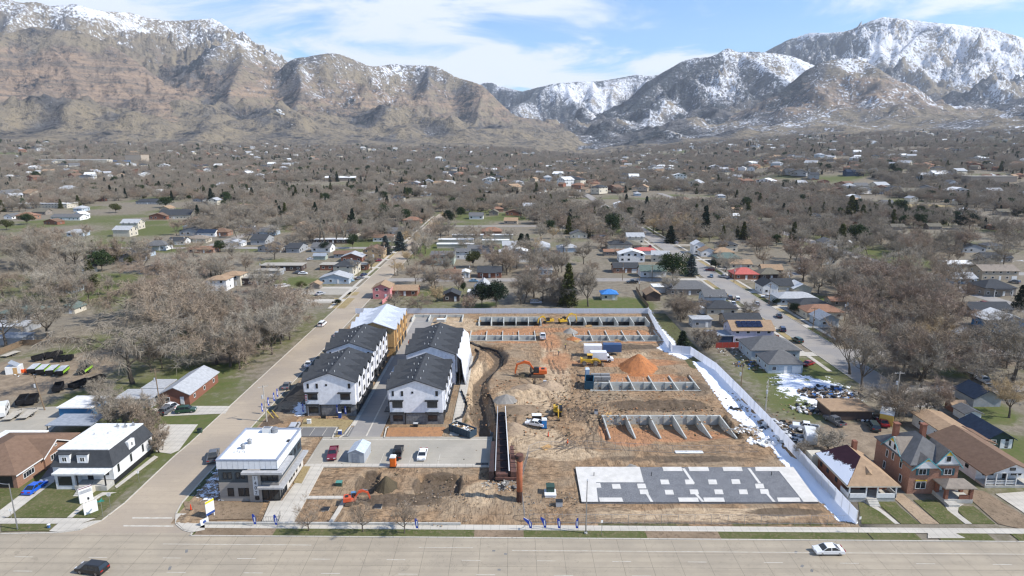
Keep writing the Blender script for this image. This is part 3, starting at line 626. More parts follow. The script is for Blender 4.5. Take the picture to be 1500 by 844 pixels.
sheet('planting_bed', [(380, 625), (434, 566), (450, 564), (450, 609), (424, 611), (420, 628)], .08, MULCH, .22)
kerb(g2((437, 626.5), (494, 626.5), (486, 643), (496, 642), (505, 637), (520, 616)), .3, .16); kerb(g2((563, 641), (566, 627), (569, 626)), .3, .16); kerb(g2((563, 641.5), (648, 641)), .25, .16)
def lot_lines():
    mb = MB()
    for i in range(10): mb.obox((-43+i*3.05+.0, 122.8, .026), (.1, 4.6, .01), 0)
    for i in range(5): mb.obox((-49.5+i*2.9, 136, .034), (.1, 4.6, .01), 0)
    mb.obox((-24, 131.8, .026), (38, .35, .01)); mb.obox((-33.5, 160, .026), (.35, 53, .01))
    o = mb.build('parking_lines', WHITEP); tag(o, None, kind='structure')
lot_lines()
sheet('parking_lot', [(0, 600), (115, 594), (78, 628), (50, 660), (-60, 680), (-200, 680), (-200, 600)], .06, LOTM)
sheet('driveway', [(222, 599), (262, 595), (338, 595), (330, 606), (240, 610)], .06, WALKM); sheet('driveway', [(228, 662), (232, 622), (290, 622), (262, 660), (250, 665)], .055, WALKM)
sheet('parking_lot', [(405, 423), (520, 423), (512, 432), (418, 432), (430, 440), (500, 440), (495, 444), (400, 446), (385, 436)], .06, LOTM)
for p in ([(480, 452), (505, 452), (520, 437), (490, 437)], [(505, 433), (522, 433), (527, 428), (508, 428)], [(530, 395), (550, 395), (560, 385), (535, 385)], [(555, 378), (572, 378), (588, 366), (566, 366)], [(1000, 420), (1020, 420), (1012, 412), (998, 412)]):
    sheet('lawn', p, .06, DORM)
for k in range(7):      # verges, walks and drives along the far street
    y = 205+k*28; rect('verge', 108.1, 110.6, y, y+20, .07, DORM if k % 2 else GRASS); rect('verge', 95, 97.2, y, y+20, .07, DORM)
rect('sidewalk', 111, 112.4, 200, 520, .075, WALKM); rect('sidewalk', 93.4, 94.8, 176, 520, .075, WALKM); rect('sidewalk', -75.8, -74.2, 250, 600, .07, WALKM)
for k in range(9):
    rect('driveway', 108.1, 122, 222+k*28, 226+k*28, .08, WALKM); rect('driveway', 82, 97.2, 190+k*29, 194+k*29, .078, WALKM); rect('driveway', -95, -72.4, 262+k*25, 266+k*25, .078, WALKM)
# snow drifts: sheets whose melting edge is cut by noise
SNOWM = None
def snow_mat():
    m, t, b, o = bsdf('snow'); v = pos(t); n2 = noise(t, v, .8, 6, .65); n3 = noise(t, v, 4.5, 4, .7)
    a = mrange(t, M(t, 'ADD', attr(t, 'cov'), M(t, 'MULTIPLY', M(t, 'SUBTRACT', M(t, 'ADD', M(t, 'MULTIPLY', n2, .6), M(t, 'MULTIPLY', n3, .4)), .5), 1.7)), .30, .36)
    b.inputs['Base Color'].default_value = (.82, .84, .88, 1); b.inputs['Roughness'].default_value = .7; t.links.new(a, b.inputs['Alpha']); bumpn(t, b, M(t, 'ADD', n2, n3), .6, .1); return m
SNOWM = snow_mat()
def snow(pts, label, soft=1.5, zf=None, px=True, cell=.45, lift=.07, amp=1.0):
    P = g2(*pts) if px else pts; xs = [p[0] for p in P]; ys = [p[1] for p in P]
    X, Y = np.meshgrid(np.arange(min(xs)-1, max(xs)+1, cell), np.arange(min(ys)-1, max(ys)+1, cell), indexing='ij')
    ins = inpoly(X, Y, P); d = pdist(X, Y, P+[P[0]]); sd = np.where(ins, d, -d); cov = np.clip(.32+sd/soft*.5, -.4, amp)
    Z = (DH(X, Y) if zf is None else zf(X, Y))+lift
    return tag(gridmesh('snow', X, Y, Z, SNOWM, dict(cov=cov), mask=(sd > -1.2)), label, kind='stuff')
snow([(949, 452), (959, 479), (972, 500), (963, 512), (985, 520), (1001, 528), (1028, 519), (1002, 516), (985, 498), (966, 478), (953, 455)], 'snow bank behind the white fence at the far corner of the site', 2.2)
snow([(1014, 531), (1037, 562), (1060, 596), (1075, 613), (1113, 640), (1134, 660), (1145, 679), (1162, 694), (1184, 722), (1206, 739), (1228, 765), (1257, 768), (1174, 674), (1129, 624), (1090, 583), (1060, 549), (1040, 531)], 'long snow drift in the shade along the white site fence', 1.1, amp=1.0)
snow([(292, 724), (322, 684), (323, 731), (306, 733)], 'streaky snow patch in the shadow beside the white office', 3.5, zf=lambda X, Y: X*0+.02, amp=.30)
snow([(430, 600), (450, 575), (452, 606), (432, 610)], 'melting snow patch beside the stone based townhouse', 3, zf=lambda X, Y: X*0+.08, amp=.6)
# ------------------------------------------------------------------ building kit
def shing(name, c): return mat(name, c, .9, tuple(v*.78 for v in c), 1.3, bump=.3, bscale=9, detail=6, spec=.1)
ROOF = dict(char=shing('charcoal_shingle', (.062, .066, .072)), grey=shing('grey_shingle', (.15, .15, .15)), lt=shing('pale_roofing', (.42, .43, .44)), brown=shing('brown_shingle', (.20, .13, .09)), tan=shing('tan_shingle', (.36, .25, .16)),
    rust=shing('rusty_shingle', (.29, .165, .11)), green=shing('green_shingle', (.13, .17, .15)), white=shing('white_roofing', (.74, .74, .72)), red=shing('red_metal_roof', (.50, .14, .12)), navy=shing('navy_roof', (.03, .045, .075)), blue=shing('blue_tarp', (.06, .22, .55)),
    olive=shing('olive_shingle', (.17, .155, .12)), metal=shing('galvanised_roof', (.30, .33, .37)), plum=shing('plum_shingle', (.055, .025, .035)), taupe=shing('taupe_shingle', (.27, .23, .19)), gravel=shing('gravel_roof', (.40, .37, .32)))
def wl(name, c, st=None, **k): return mat(name, c, .85, tuple(v*.82 for v in c), 1.1, stretch=st, bump=.12, **k)
WALL = dict(white=wl('white_siding', (.72, .72, .71)), cream=wl('cream_siding', (.58, .53, .43)), brick=mat('red_brick', (.27, .115, .07), .9, (.19, .085, .06), 5, bump=.4), ob=mat('orange_brick', (.32, .185, .125), .9, (.24, .135, .09), 5, bump=.4), grey=wl('grey_siding', (.33, .34, .35)),
    blue=wl('pale_blue_siding', (.40, .47, .53)), tan=wl('tan_siding', (.42, .35, .27)), pink=wl('pink_siding', (.60, .24, .24)), dk=wl('dark_brown_siding', (.09, .065, .055)), sage=wl('sage_siding', (.36, .41, .35)), taupe=wl('taupe_siding', (.26, .225, .19)), yb=mat('yellow_brick', (.45, .34, .20), .9, (.36, .26, .15), 5),
    navy=wl('navy_siding', (.03, .05, .09)), bb=wl('bright_blue_siding', (.05, .20, .40)), lil=wl('lilac_siding', (.45, .44, .52)), dg=wl('dark_green_siding', (.035, .06, .05)))
WT = paint('white_trim', (.74, .74, .72), .5, 0); DKT = paint('black_trim', (.02, .021, .023), .5, 0); GL = glass(); WOOD = mat('weathered_wood', (.24, .17, .11), .85, (.15, .11, .07), 3)
BRK2 = WALL['brick']; CHROME = mat('bare_steel', (.45, .46, .47), .4, None, 2, metal=.8)
def win(parent, x, y, z, w, h, a=0, frame=None, gl=None, name='window', mull=0, label=None):
    """window centred at x,y,z on a wall facing angle a (0 = towards the main road)"""
    mb = MB(); mb.T = Matrix.Translation((x, y, z)) @ Matrix.Rotation(a, 4, 'Z'); t = .09
    mb.box(-w/2, w/2, -.07, .03, h/2-t, h/2, 0); mb.box(-w/2, w/2, -.07, .03, -h/2, -h/2+t, 0); mb.box(-w/2, -w/2+t, -.07, .03, -h/2+t, h/2-t, 0); mb.box(w/2-t, w/2, -.07, .03, -h/2+t, h/2-t, 0)
    mb.box(-w/2+t, w/2-t, -.035, .03, -h/2+t, h/2-t, 1)
    for k in range(mull): xx = -w/2+w*(k+1)/(mull+1); mb.box(xx-.035, xx+.035, -.06, -.036, -h/2+t, h/2-t, 0)
    o = mb.build(name, [frame or WT, gl or GL], parent)
    if label: o['label'] = label
    return o
def door(parent, x, y, z, w, h, a=0, m=None, name='door'):
    mb = MB(); mb.T = Matrix.Translation((x, y, z)) @ Matrix.Rotation(a, 4, 'Z')
    mb.box(-w/2, w/2, -.06, .04, 0, h, 0); n = max(1, int(h/.55))
    for k in range(n): mb.box(-w/2+.1, w/2-.1, -.075, -.061, h*k/n+.06, h*(k+1)/n-.04, 0)
    return mb.build(name, m or WT, parent)
def gable(mb, x0, x1, y0, y1, z, rh, ax='y', ov=.45, th=.2, m=0):
    if ax == 'y':
        xm = (x0+x1)/2; s = rh/((x1-x0)/2); e = z-s*ov
        mb.xprism([(x0-ov, e), (xm, z+rh), (x1+ov, e), (x1+ov, e-th+.02), (xm, z+rh-th), (x0-ov, e-th+.02)][::-1], y0-ov, y1+ov, m)
    else:
        ym = (y0+y1)/2; s = rh/((y1-y0)/2); e = z-s*ov
        mb.yprism([(y0-ov, e), (ym, z+rh), (y1+ov, e), (y1+ov, e-th+.02), (ym, z+rh-th), (y0-ov, e-th+.02)][::-1], x0-ov, x1+ov, m)
def hip(mb, x0, x1, y0, y1, z, rh, ov=.5, m=0, flat=0):
    x0 -= ov; x1 += ov; y0 -= ov; y1 += ov; w = x1-x0; d = y1-y0; q = min(w, d)/2-.05
    if w > d: a, b = (x0+q, (y0+y1)/2), (x1-q, (y0+y1)/2)
    else: a, b = ((x0+x1)/2, y0+q), ((x0+x1)/2, y1-q)
    zt = z+rh; A = (x0, y0, z); B = (x1, y0, z); Cc = (x1, y1, z); D = (x0, y1, z); P = (a[0], a[1], zt); Q = (b[0], b[1], zt)
    if w > d: F = [(A, B, Q, P), (B, Cc, Q), (Cc, D, P, Q), (D, A, P)]
    else: F = [(A, B, P), (B, Cc, Q, P), (Cc, D, Q), (D, A, P, Q)]
    for f in F: mb.face(f, m)
    for p, q_ in ((A, B), (B, Cc), (Cc, D), (D, A)): mb.face([(p[0], p[1], p[2]-.18), (q_[0], q_[1], q_[2]-.18), q_, p], m)
    mb.face([(p[0], p[1], p[2]-.18) for p in (D, Cc, B, A)], m)
HOUSES = []
def house(x, y, w, d, h, rh, kind='gy', wall='white', roof='grey', label=None, rot=0, z=0, name='house', cat='house', chim=0, porch=0, gar=0, wins=True, group=None, base=0, solar=0, dm=None, simple=False, wn=None):
    wm = WALL[wall]; rm = ROOF[roof]; root = empty(name, (x, y, z), rot, label, cat, group)
    mb = MB(); x0, x1, y0, y1 = -w/2, w/2, -d/2, d/2
    mb.box(x0, x1, y0, y1, -1.0, h)
    if kind == 'gy': mb.xprism([(x0, h), (x1, h), (0, h+rh-.1)], y0, y1)
    if kind == 'gx': mb.yprism([(y0, h), (y1, h), (0, h+rh-.1)], x0, x1)
    rb = MB()
    if kind == 'gy': gable(rb, x0, x1, y0, y1, h, rh, 'y')
    elif kind == 'gx': gable(rb, x0, x1, y0, y1, h, rh, 'x')
    elif kind == 'hip': hip(rb, x0, x1, y0, y1, h, rh)
    elif kind == 'flat': rb.box(x0-.35, x1+.35, y0-.35, y1+.35, h, h+.28)
    wb = MB()
    def addwin(mbw, wx, wy, wz, ww, wh, a):
        mbw.T = Matrix.Translation((wx, wy, wz)) @ Matrix.Rotation(a, 4, 'Z'); mbw.box(-ww/2-.08, ww/2+.08, -.04, .03, -wh/2-.08, wh/2+.08, 0); mbw.box(-ww/2, ww/2, -.055, .03, -wh/2, wh/2, 1); mbw.T = None
    sp = []
    if wins:
        fl = [1.5] if h < 4.4 else [1.5, 4.2]
        for zz_ in fl:
            n = max(2, int(w/3.3))
            for k in range(n):
                if gar and k >= n-1 and zz_ < 2: continue
                if k == n//2 and zz_ < 2: continue
                sp.append((x0+w*(k+.5)/n, y0, zz_, 1.3, 1.15, 0))
            n = max(1, int(d/4.2))
            for k in range(n): sp.append((x1, y0+d*(k+.5)/n, zz_, .95, 1.1, R(90))); sp.append((x0, y0+d*(k+.5)/n, zz_, .95, 1.1, R(-90)))
    if simple:
        for q in sp: addwin(wb, *q)
        full = MB()
        for src, off in ((mb, 0), (rb, 1), (wb, 2)):
            b0 = len(full.v); full.v += src.v; full.f += [tuple(i+b0 for i in f) for f in src.f]; full.m += [mi+off for mi in src.m]
        bpy.data.objects.remove(root)
        o = full.build(name, [wm, rm, WT, GL]); o.location = (x, y, z); o.rotation_euler.z = rot; tag(o, label, cat, group); HOUSES.append(o); return o
    mb.build('wall', wm, root); ro = rb.build('roof', rm, root)
    for q in sp: win(root, *q)
    if wins:
        door(root, x0+w*(max(2, int(w/3.3))//2+.5)/max(2, int(w/3.3)), y0, .1, 1, 2.1, 0, dm or WT)
    if gar: door(root, x1-w/max(2, int(w/3.3))*.5-.1, y0, 0, 2.6, 2.2, 0, WT, 'garage_door')
    if chim: MB().box(-.4, .4, -.4, .4, -.2, 1.5).build('chimney', BRK2, ro).location = (w*.18, .4, h+rh*.5)
    if porch:
        p = MB(); p.box(-w*.3, w*.3, y0-2.2, y0-.02, h-.35, h-.15); p.build('porch_roof', rm, root)
        for sx in (-1, 1): MB().box(-.09, .09, -.09, .09, 0, h-.35).build('post', WT, root).location = (sx*w*.28, y0-2.0, 0)
    if solar:
        s = MB(); an = math.atan2(rh, d/2); 
        for k in range(5):
            for j in range(2): s.obox((-w*.3+k*1.72, -d*.27-j*1.6*math.cos(an)+.9, h+rh*(1-.54)-j*1.6*math.sin(an)+.75), (1.62, 1.5, .06), 0, 0, rx=an)
        s.build('solar_panel', paint('solar_cells', (.012, .016, .04), .25), ro)
    HOUSES.append(root); return root
def hp(px, py, w, d, *a, **k):
    p = G(px, py); r = k.get('rot', 0); return house(p.x, p.y+d/2, w, d, *a, z=p.z, **k)

# ------------------------------------------------------------------ white office on the corner
def office():
    x0, x1, y0, y1 = -54.8, -43.6, 106.6, 120.0; cx0, cy0 = (x0+x1)/2, (y0+y1)/2
    root = empty('office_building', (cx0, cy0, 0), 0, 'two storey office with flat white roof on the street corner', 'office building')
    a, b, c, d = x0-cx0, x1-cx0, y0-cy0, y1-cy0
    stone = mat('taupe_panel', (.33, .30, .265), .8, (.28, .255, .225), .8, stretch=(.2, .2, 3)); slate = mat('slate_cladding', (.055, .07, .082), .7, (.045, .058, .068), 2, stretch=(3, 3, .1)); wp = paint('white_metal_panel', (.70, .71, .72), .5, 0)
    m = MB(); m.box(a, b, c, d, -.3, 3.7); m.build('lower_wall', stone, root)
    m = MB(); m.box(a+.05, b-.05, c+.05, d-.05, 3.7, 6.5); m.build('upper_wall', slate, root)
    m = MB(); m.box(a-.06, b+.06, c-.06, d+.06, 6.5, 8.15, 0)
    for k in range(11): m.box(a+k*1.02+.9, a+k*1.02+.93, c-.075, c-.06, 6.55, 8.1, 1)
    for k in range(13): m.box(b+.06, b+.075, c+k*1.02+.9, c+k*1.02+.93, 6.55, 8.1, 1)
    pa = m.build('parapet', [wp, mat('panel_joint', (.3, .31, .33))], root)
    m = MB(); m.box(a+.3, b-.3, c+.3, d-.3, 8.0, 8.17); m.build('roof', mat('white_membrane', (.80, .80, .79), .8, (.72, .72, .71), .4), root)
    m = MB()
    for q in ((a-.1, b+.1, c-.1, c+.22), (a-.1, b+.1, d-.22, d+.1), (a-.1, a+.22, c+.22, d-.22), (b-.22, b+.1, c+.22, d-.22)): m.box(*q, 8.15, 8.42)
    m.build('coping', mat('grey_coping', (.30, .34, .42), .5), root)
    tw = MB(); tw.box(a+5.7, b-3.2, c-.35, c+.1, -.2, 6.5); tw.build('entrance_tower', stone, root)
    gp = MB(); gp.box(b-3.2, b+.04, c-.06, c+3.6, .05, 2.9); gp.build('corner_glazing', GL, root)
    gp = MB(); gp.box(b-3.1, b+.06, c-.03, c+3.0, 4.1, 6.2); gp.build('corner_glazing', GL, root)
    fr = MB()
    for xx in (b-3.2, b-2.1, b-1.1, b-.02):
        fr.box(xx, xx+.1, c-.13, c-.061, .05, 2.9); fr.box(xx, xx+.1, c-.13, c-.061, 4.1, 6.2)
    for yy in (c+.9, c+1.9, c+2.9, c+3.5): fr.box(b+.062, b+.12, yy, yy+.1, .05, 2.9)
    fr.build('glazing_frame', DKT, root)
    cn = mat('canopy_metal', (.42, .42, .42), .6)
    m = MB(); m.box(a+4.9, b+1.3, c-1.35, c-.37, 6.0, 6.42); m.box(b+.08, b+1.3, c-.37, c+5.4, 6.0, 6.42); m.build('canopy', [cn], root)
    m = MB(); m.box(a+7.6, b+1.2, c-1.25, c-.37, 3.0, 3.35); m.box(b+.08, b+1.2, c-.37, d+.3, 3.0, 3.35); m.build('canopy', [cn], root)
    sl = MB(); sl.box(b-.02, b+.07, c+3.7, d-.2, .0, 3.0); sl.build('side_cladding', mat('cream_panel', (.60, .56, .50)), root)
    for xx, w_ in ((a+2.1, 1.15), (a+4.1, 1.15), (a+5.15, .8)): win(root, xx, c, 1.75, w_, 1.7, 0, DKT)
    for xx in (a+1.3, a+2.2, a+3.7, a+4.6): win(root, xx, c+.05, 5.15, .72, 1.3, 0, DKT)
    for yy in (c+5.2, c+6.3, c+7.6, c+9.2, c+11.3): win(root, b+.07, yy, 1.7, .8, 1.7, R(90), DKT)
    for yy in (c+7.2, c+9.5, c+11.4, c+12.2): win(root, b-.05, yy, 5.2, .7, 1.2, R(90), DKT)
    win(root, a+7.0, c-.35, 5.75, .75, .6, 0, DKT); win(root, a+7.1, c-.35, .75, .75, .75, 0, DKT)
    m = MB(); m.box(a+6.55, a+7.5, c-.43, c-.351, 1.35, 5.3); sg = m.build('number_sign', mat('sign_white', (.66, .67, .67), .6), root)
    for i, ch in enumerate('1402'):
        cu = bpy.data.curves.new('numeral', 'FONT'); cu.body = ch; cu.size = .98; cu.align_x = 'CENTER'; cu.extrude = .012; cu.materials.append(DKT)
        co = bpy.data.objects.new('numeral', cu); C.objects.link(co); bpy.context.view_layer.update(); me = bpy.data.meshes.new_from_object(co.evaluated_get(bpy.context.evaluated_depsgraph_get())); bpy.data.objects.remove(co); o = bpy.data.objects.new('numeral', me); C.objects.link(o); o.parent = sg; o.location = (a+7.02, c-.445, 4.5-i*.98); o.rotation_euler = (R(90), 0, 0)
    vent = mat('vent_metal', (.30, .31, .32), .5, None, 3, metal=.5)
    for (vx, vy, r_, h_) in ((-2.6, -1.9, .38, .8), (-2.2, .2, .38, .75), (.9, 5.2, .6, .9)):
        v = MB(); v.tube([(0, 0, 0), (0, 0, h_)], r_, 12); v.tube([(0, 0, h_), (0, 0, h_+.25)], [r_*1.3, r_*.6], 12); v.build('roof_vent', vent, root).location = (vx, vy, 8.15)
    v = MB(); v.box(-.9, .9, -.6, .6, 0, 1.0); v.box(-.7, .7, -.4, .4, 1.0, 1.08, 1); v.build('rooftop_unit', [paint('unit_white', (.62, .62, .6), .5, 0), vent], root).location = (-.6, 5.3, 8.15)
    v = MB(); v.box(-.25, .25, -.35, .35, 0, .25); v.build('roof_hatch', DKT, root).location = (b-.55, 1.2, 8.17)
    for k in range(5): v = MB(); v.tube([(0, 0, 0), (0, 0, .35)], .06, 6); v.build('vent_pipe', vent, root).location = (-3.6+k*.5, -3.6+.5*(k % 2), 8.17)
office()
# ------------------------------------------------------------------ townhouse blocks
STONE = mat('grey_stone_veneer', (.22, .215, .21), .9, (.12, .12, .122), 1.6, bump=.5); THW = wl('white_board_siding', (.80, .80, .82)); CHR = ROOF['char']
WRAP = mat('house_wrap', (.82, .83, .86), .6, (.62, .63, .66), .9, bump=.5, bscale=2.5); OSB = mat('sheathing_board', (.52, .33, .15), .85, (.42, .26, .11), 1.4); FELT = mat('roof_underlay', (.52, .55, .60), .6, (.42, .45, .50), 1.5)
def townhouse(x0, x1, y0, y1, units, label, wallm, basem, roofm, finished=True, open_=False, e=9.0, rh=2.3):
    cx0 = (x0+x1)/2; root = empty('townhouse_block', (cx0, y0, 0), 0, label, 'townhouses', 'townhouse blocks on the new estate'); w = (x1-x0)/2; d = y1-y0
    gf = MB(); gf.box(-w, w, 0, d, -.3, 2.85); gf.build('ground_floor_wall', basem, root)
    m = MB(); m.xprism([(-w+.02, 2.85), (w-.02, 2.85), (w-.02, e), (0, e+rh-.12), (-w+.02, e)], -.12, d, 0); m.build('upper_wall', wallm, root)
    r = MB(); gable(r, -w, w, -.1, d, e, rh, 'y', .42, .22); ro = r.build('roof', roofm, root)
    u = d/units; s = rh/w
    for i in range(units):
        for sd in (-1, 1):
            # cross gables over each bay, running out past the eaves
            cyy = u*(i+.5)+(.0 if sd > 0 else -.3); hw = u*.30; g = MB(); zt = e+1.55; hv = u*.46; xi = w*(1-(zt+.05-e)/rh)-.3; X1 = w+.75
            A, B_, P_, Q_ = (sd*X1, cyy-hv, e-.25), (sd*X1, cyy+hv, e-.25), (sd*X1, cyy, zt), (sd*xi, cyy, zt); dn = lambda p: (p[0], p[1], p[2]-.2); a_ = (sd*(w-.7), cyy-hv, e-.25+.05); b_ = (sd*(w-.7), cyy+hv, e-.2)
            g.face((A, P_, Q_, a_)); g.face((P_, B_, b_, Q_)); g.face((A, dn(A), dn(P_), P_)); g.face((P_, dn(P_), dn(B_), B_)); g.face((A, a_, dn(a_), dn(A))); g.face((B_, dn(B_), dn(b_), b_)); g.face((dn(A), dn(a_), dn(Q_), dn(P_))); g.face((dn(P_), dn(Q_), dn(b_), dn(B_)))
            g.build('cross_gable', roofm, ro)
            g = MB(); g.loop([[(sd*(w-.5), cyy-hw, e-.3), (sd*(w-.5), cyy+hw, e-.3), (sd*(w-.5), cyy, zt-.5)], [(sd*(w+.5), cyy-hw, e-.3), (sd*(w+.5), cyy+hw, e-.3), (sd*(w+.5), cyy, zt-.5)]]); g.build('gable_end', wallm, root)
            bx = MB(); lo = 3.1 if sd > 0 else 5.9
            bx.box(sd*w if sd > 0 else -w-.5, w+.5 if sd > 0 else -w, cyy-hw, cyy+hw, lo, e-.25)
            bo = bx.build('bay', wallm, root)
            xf = sd*(w+.5); a = R(90) if sd > 0 else R(-90)
            if finished or open_:
                for zc in (4.5, 7.4): win(root, xf, cyy, zc, 1.5, 1.25, a, DKT if finished else WOOD)
                win(root, sd*w, cyy+u*.42, 7.4, .7, 1.3, a, DKT if finished else WOOD); win(root, sd*w, cyy+u*.42, 4.5, .9, 1.6, a, DKT if finished else WOOD)
            if sd > 0 and (finished or open_): door(root, w, cyy, .05, 3.9, 2.35, a, DKT, 'garage_door')
            if sd < 0 and finished: door(root, -w, cyy, .1, 1.0, 2.1, a, DKT)
            if finished and sd > 0: mbx = MB(); mbx.box(w+.02, w+1.0, cyy-2.1, cyy+2.1, 2.75, 2.95); mbx.build('awning', DKT, root)
            if finished and sd < 0: mbx = MB(); mbx.box(-w-1.5, -w-.02, cyy-1.5, cyy+1.5, 2.7, 2.9); mbx.build('awning', DKT, root)
        for vx, vy in ((-.9, .3), (-2.2, .6), (1.1, .25)):
            if roofm is not FELT:
                v = MB(); v.tube([(0, 0, -.2), (0, 0, .45)], .07, 6); v.build('vent_pipe', WT, ro).location = (vx, u*(i+vy), e+rh-abs(vx)*s)
    v = MB()
    for i in range(units*2): v.box(-.75, -.45, u*.5*i+.4, u*.5*i+1.9, e+rh-.35, e+rh-.12)
    if roofm is CHR: v.build('ridge_vent', DKT, ro)
    if finished:
        f = -.12
        for xx, ww in ((-w+.9, .5), (-w+3.1, .55), (w-1.4, .6)): win(root, xx, f, 7.75, ww, 1.25, 0, DKT)
        win(root, -.8, f, 8.0, .5, .5, 0, DKT)
        for xx in (-w+1.9, w-2.5):
            win(root, xx, f, 4.9, 2.4, 1.5, 0, DKT, mull=1); win(root, xx, 0, 1.45, 2.3, 1.5, 0, DKT, mull=1)
            for zc in (6.0, 2.9): mbx = MB(); mbx.box(xx-1.7, xx+1.5, -.95, f-.01, zc-.02, zc+.16); mbx.build('awning', DKT, root)
        mbx = MB(); mbx.box(-w+3.6, -w+3.8, -.16, -.01, 0, 2.8); mbx.box(-w, w, -.2, -.121, 2.78, 2.9); mbx.build('trim_band', DKT, root)
    return root
def lucent(m, k=.45):        # thin sheeting that lets daylight through
    t = m.node_tree; b = t.nodes['Principled BSDF']; o = t.nodes['Material Output']; tr = N(t, 'ShaderNodeBsdfTranslucent'); tr.inputs[0].default_value = (.85, .87, .92, 1); mx = N(t, 'ShaderNodeMixShader'); mx.inputs[0].default_value = k
    t.links.new(b.outputs[0], mx.inputs[1]); t.links.new(tr.outputs[0], mx.inputs[2]); t.links.new(mx.outputs[0], o.inputs['Surface'])
townhouse(-50.9, -38.5, 145.0, 164.3, 4, 'finished white townhouse block with stone base fronting the car park and lane', THW, STONE, CHR)
townhouse(-52.2, -39.2, 169.3, 187.5, 4, 'finished white townhouse block between the stone based one and the timber framed one', THW, STONE, CHR)
tf = townhouse(-50.3, -37.2, 190.5, 213.0, 4, 'unfinished townhouse block with bare board walls and pale underlay roof', OSB, OSB, FELT, finished=False, open_=True)
townhouse(-29.2, -16.5, 140.2, 159.4, 4, 'finished white townhouse block beside the rubbish skip', THW, STONE, CHR)
townhouse(-29.0, -15.8, 166.0, 189.0, 4, 'townhouse block wrapped in white sheeting under a charcoal roof', WRAP, WRAP, CHR, finished=False)
def wrapside():
    r = empty('scaffold_wrap', (-14.4, 165.2, 0), 0, 'white plastic sheeting hung over scaffolding on the wrapped townhouses', 'sheeting')
    ys = np.linspace(0, 25.5, 60); rings = []
    for yy in ys:
        wob = .35*math.sin(yy*1.9)+.2*math.sin(yy*4.3); rings.append([(1.6+wob*.5, yy, 0), (.9+wob*.6, yy, 3.5), (.5+wob*.5, yy, 7.6+.3*math.sin(yy*2.4)), (-.9, yy, 8.9), (-1.0, yy, 8.7), (.3+wob*.5, yy, 7.3), (.7+wob*.6, yy, 3.5), (1.3+wob*.5, yy, 0)])
    m = MB(); m.loop(rings); m.build('sheet', WRAP, r, True)
    for k in range(7): p = MB(); p.tube([(-.3, 0, 0), (-.3, 0, 8.2)], .06, 6); p.build('pole', CHROME, r).location = (0, .3+k*4.1, 0)
    g = MB(); g.box(-3.2, 0, -2, 2, 0, 0); 
wrapside()
def container():
    r = empty('garage_shelter', (-31.9, 167.5, 0), 0, 'open dark shelter with pale flat top in the lane between townhouses', 'shelter')
    m = MB(); m.box(-2, 2.4, -2.5, 4, 3.0, 3.3); m.build('roof', ROOF['lt'], r); m = MB(); m.box(-1.9, -1.7, -2.4, 3.9, 0, 3); m.box(2.1, 2.3, -2.4, 3.9, 0, 3); m.box(-1.7, 2.1, 3.7, 3.9, 0, 3); m.build('wall', DKT, r)
container()
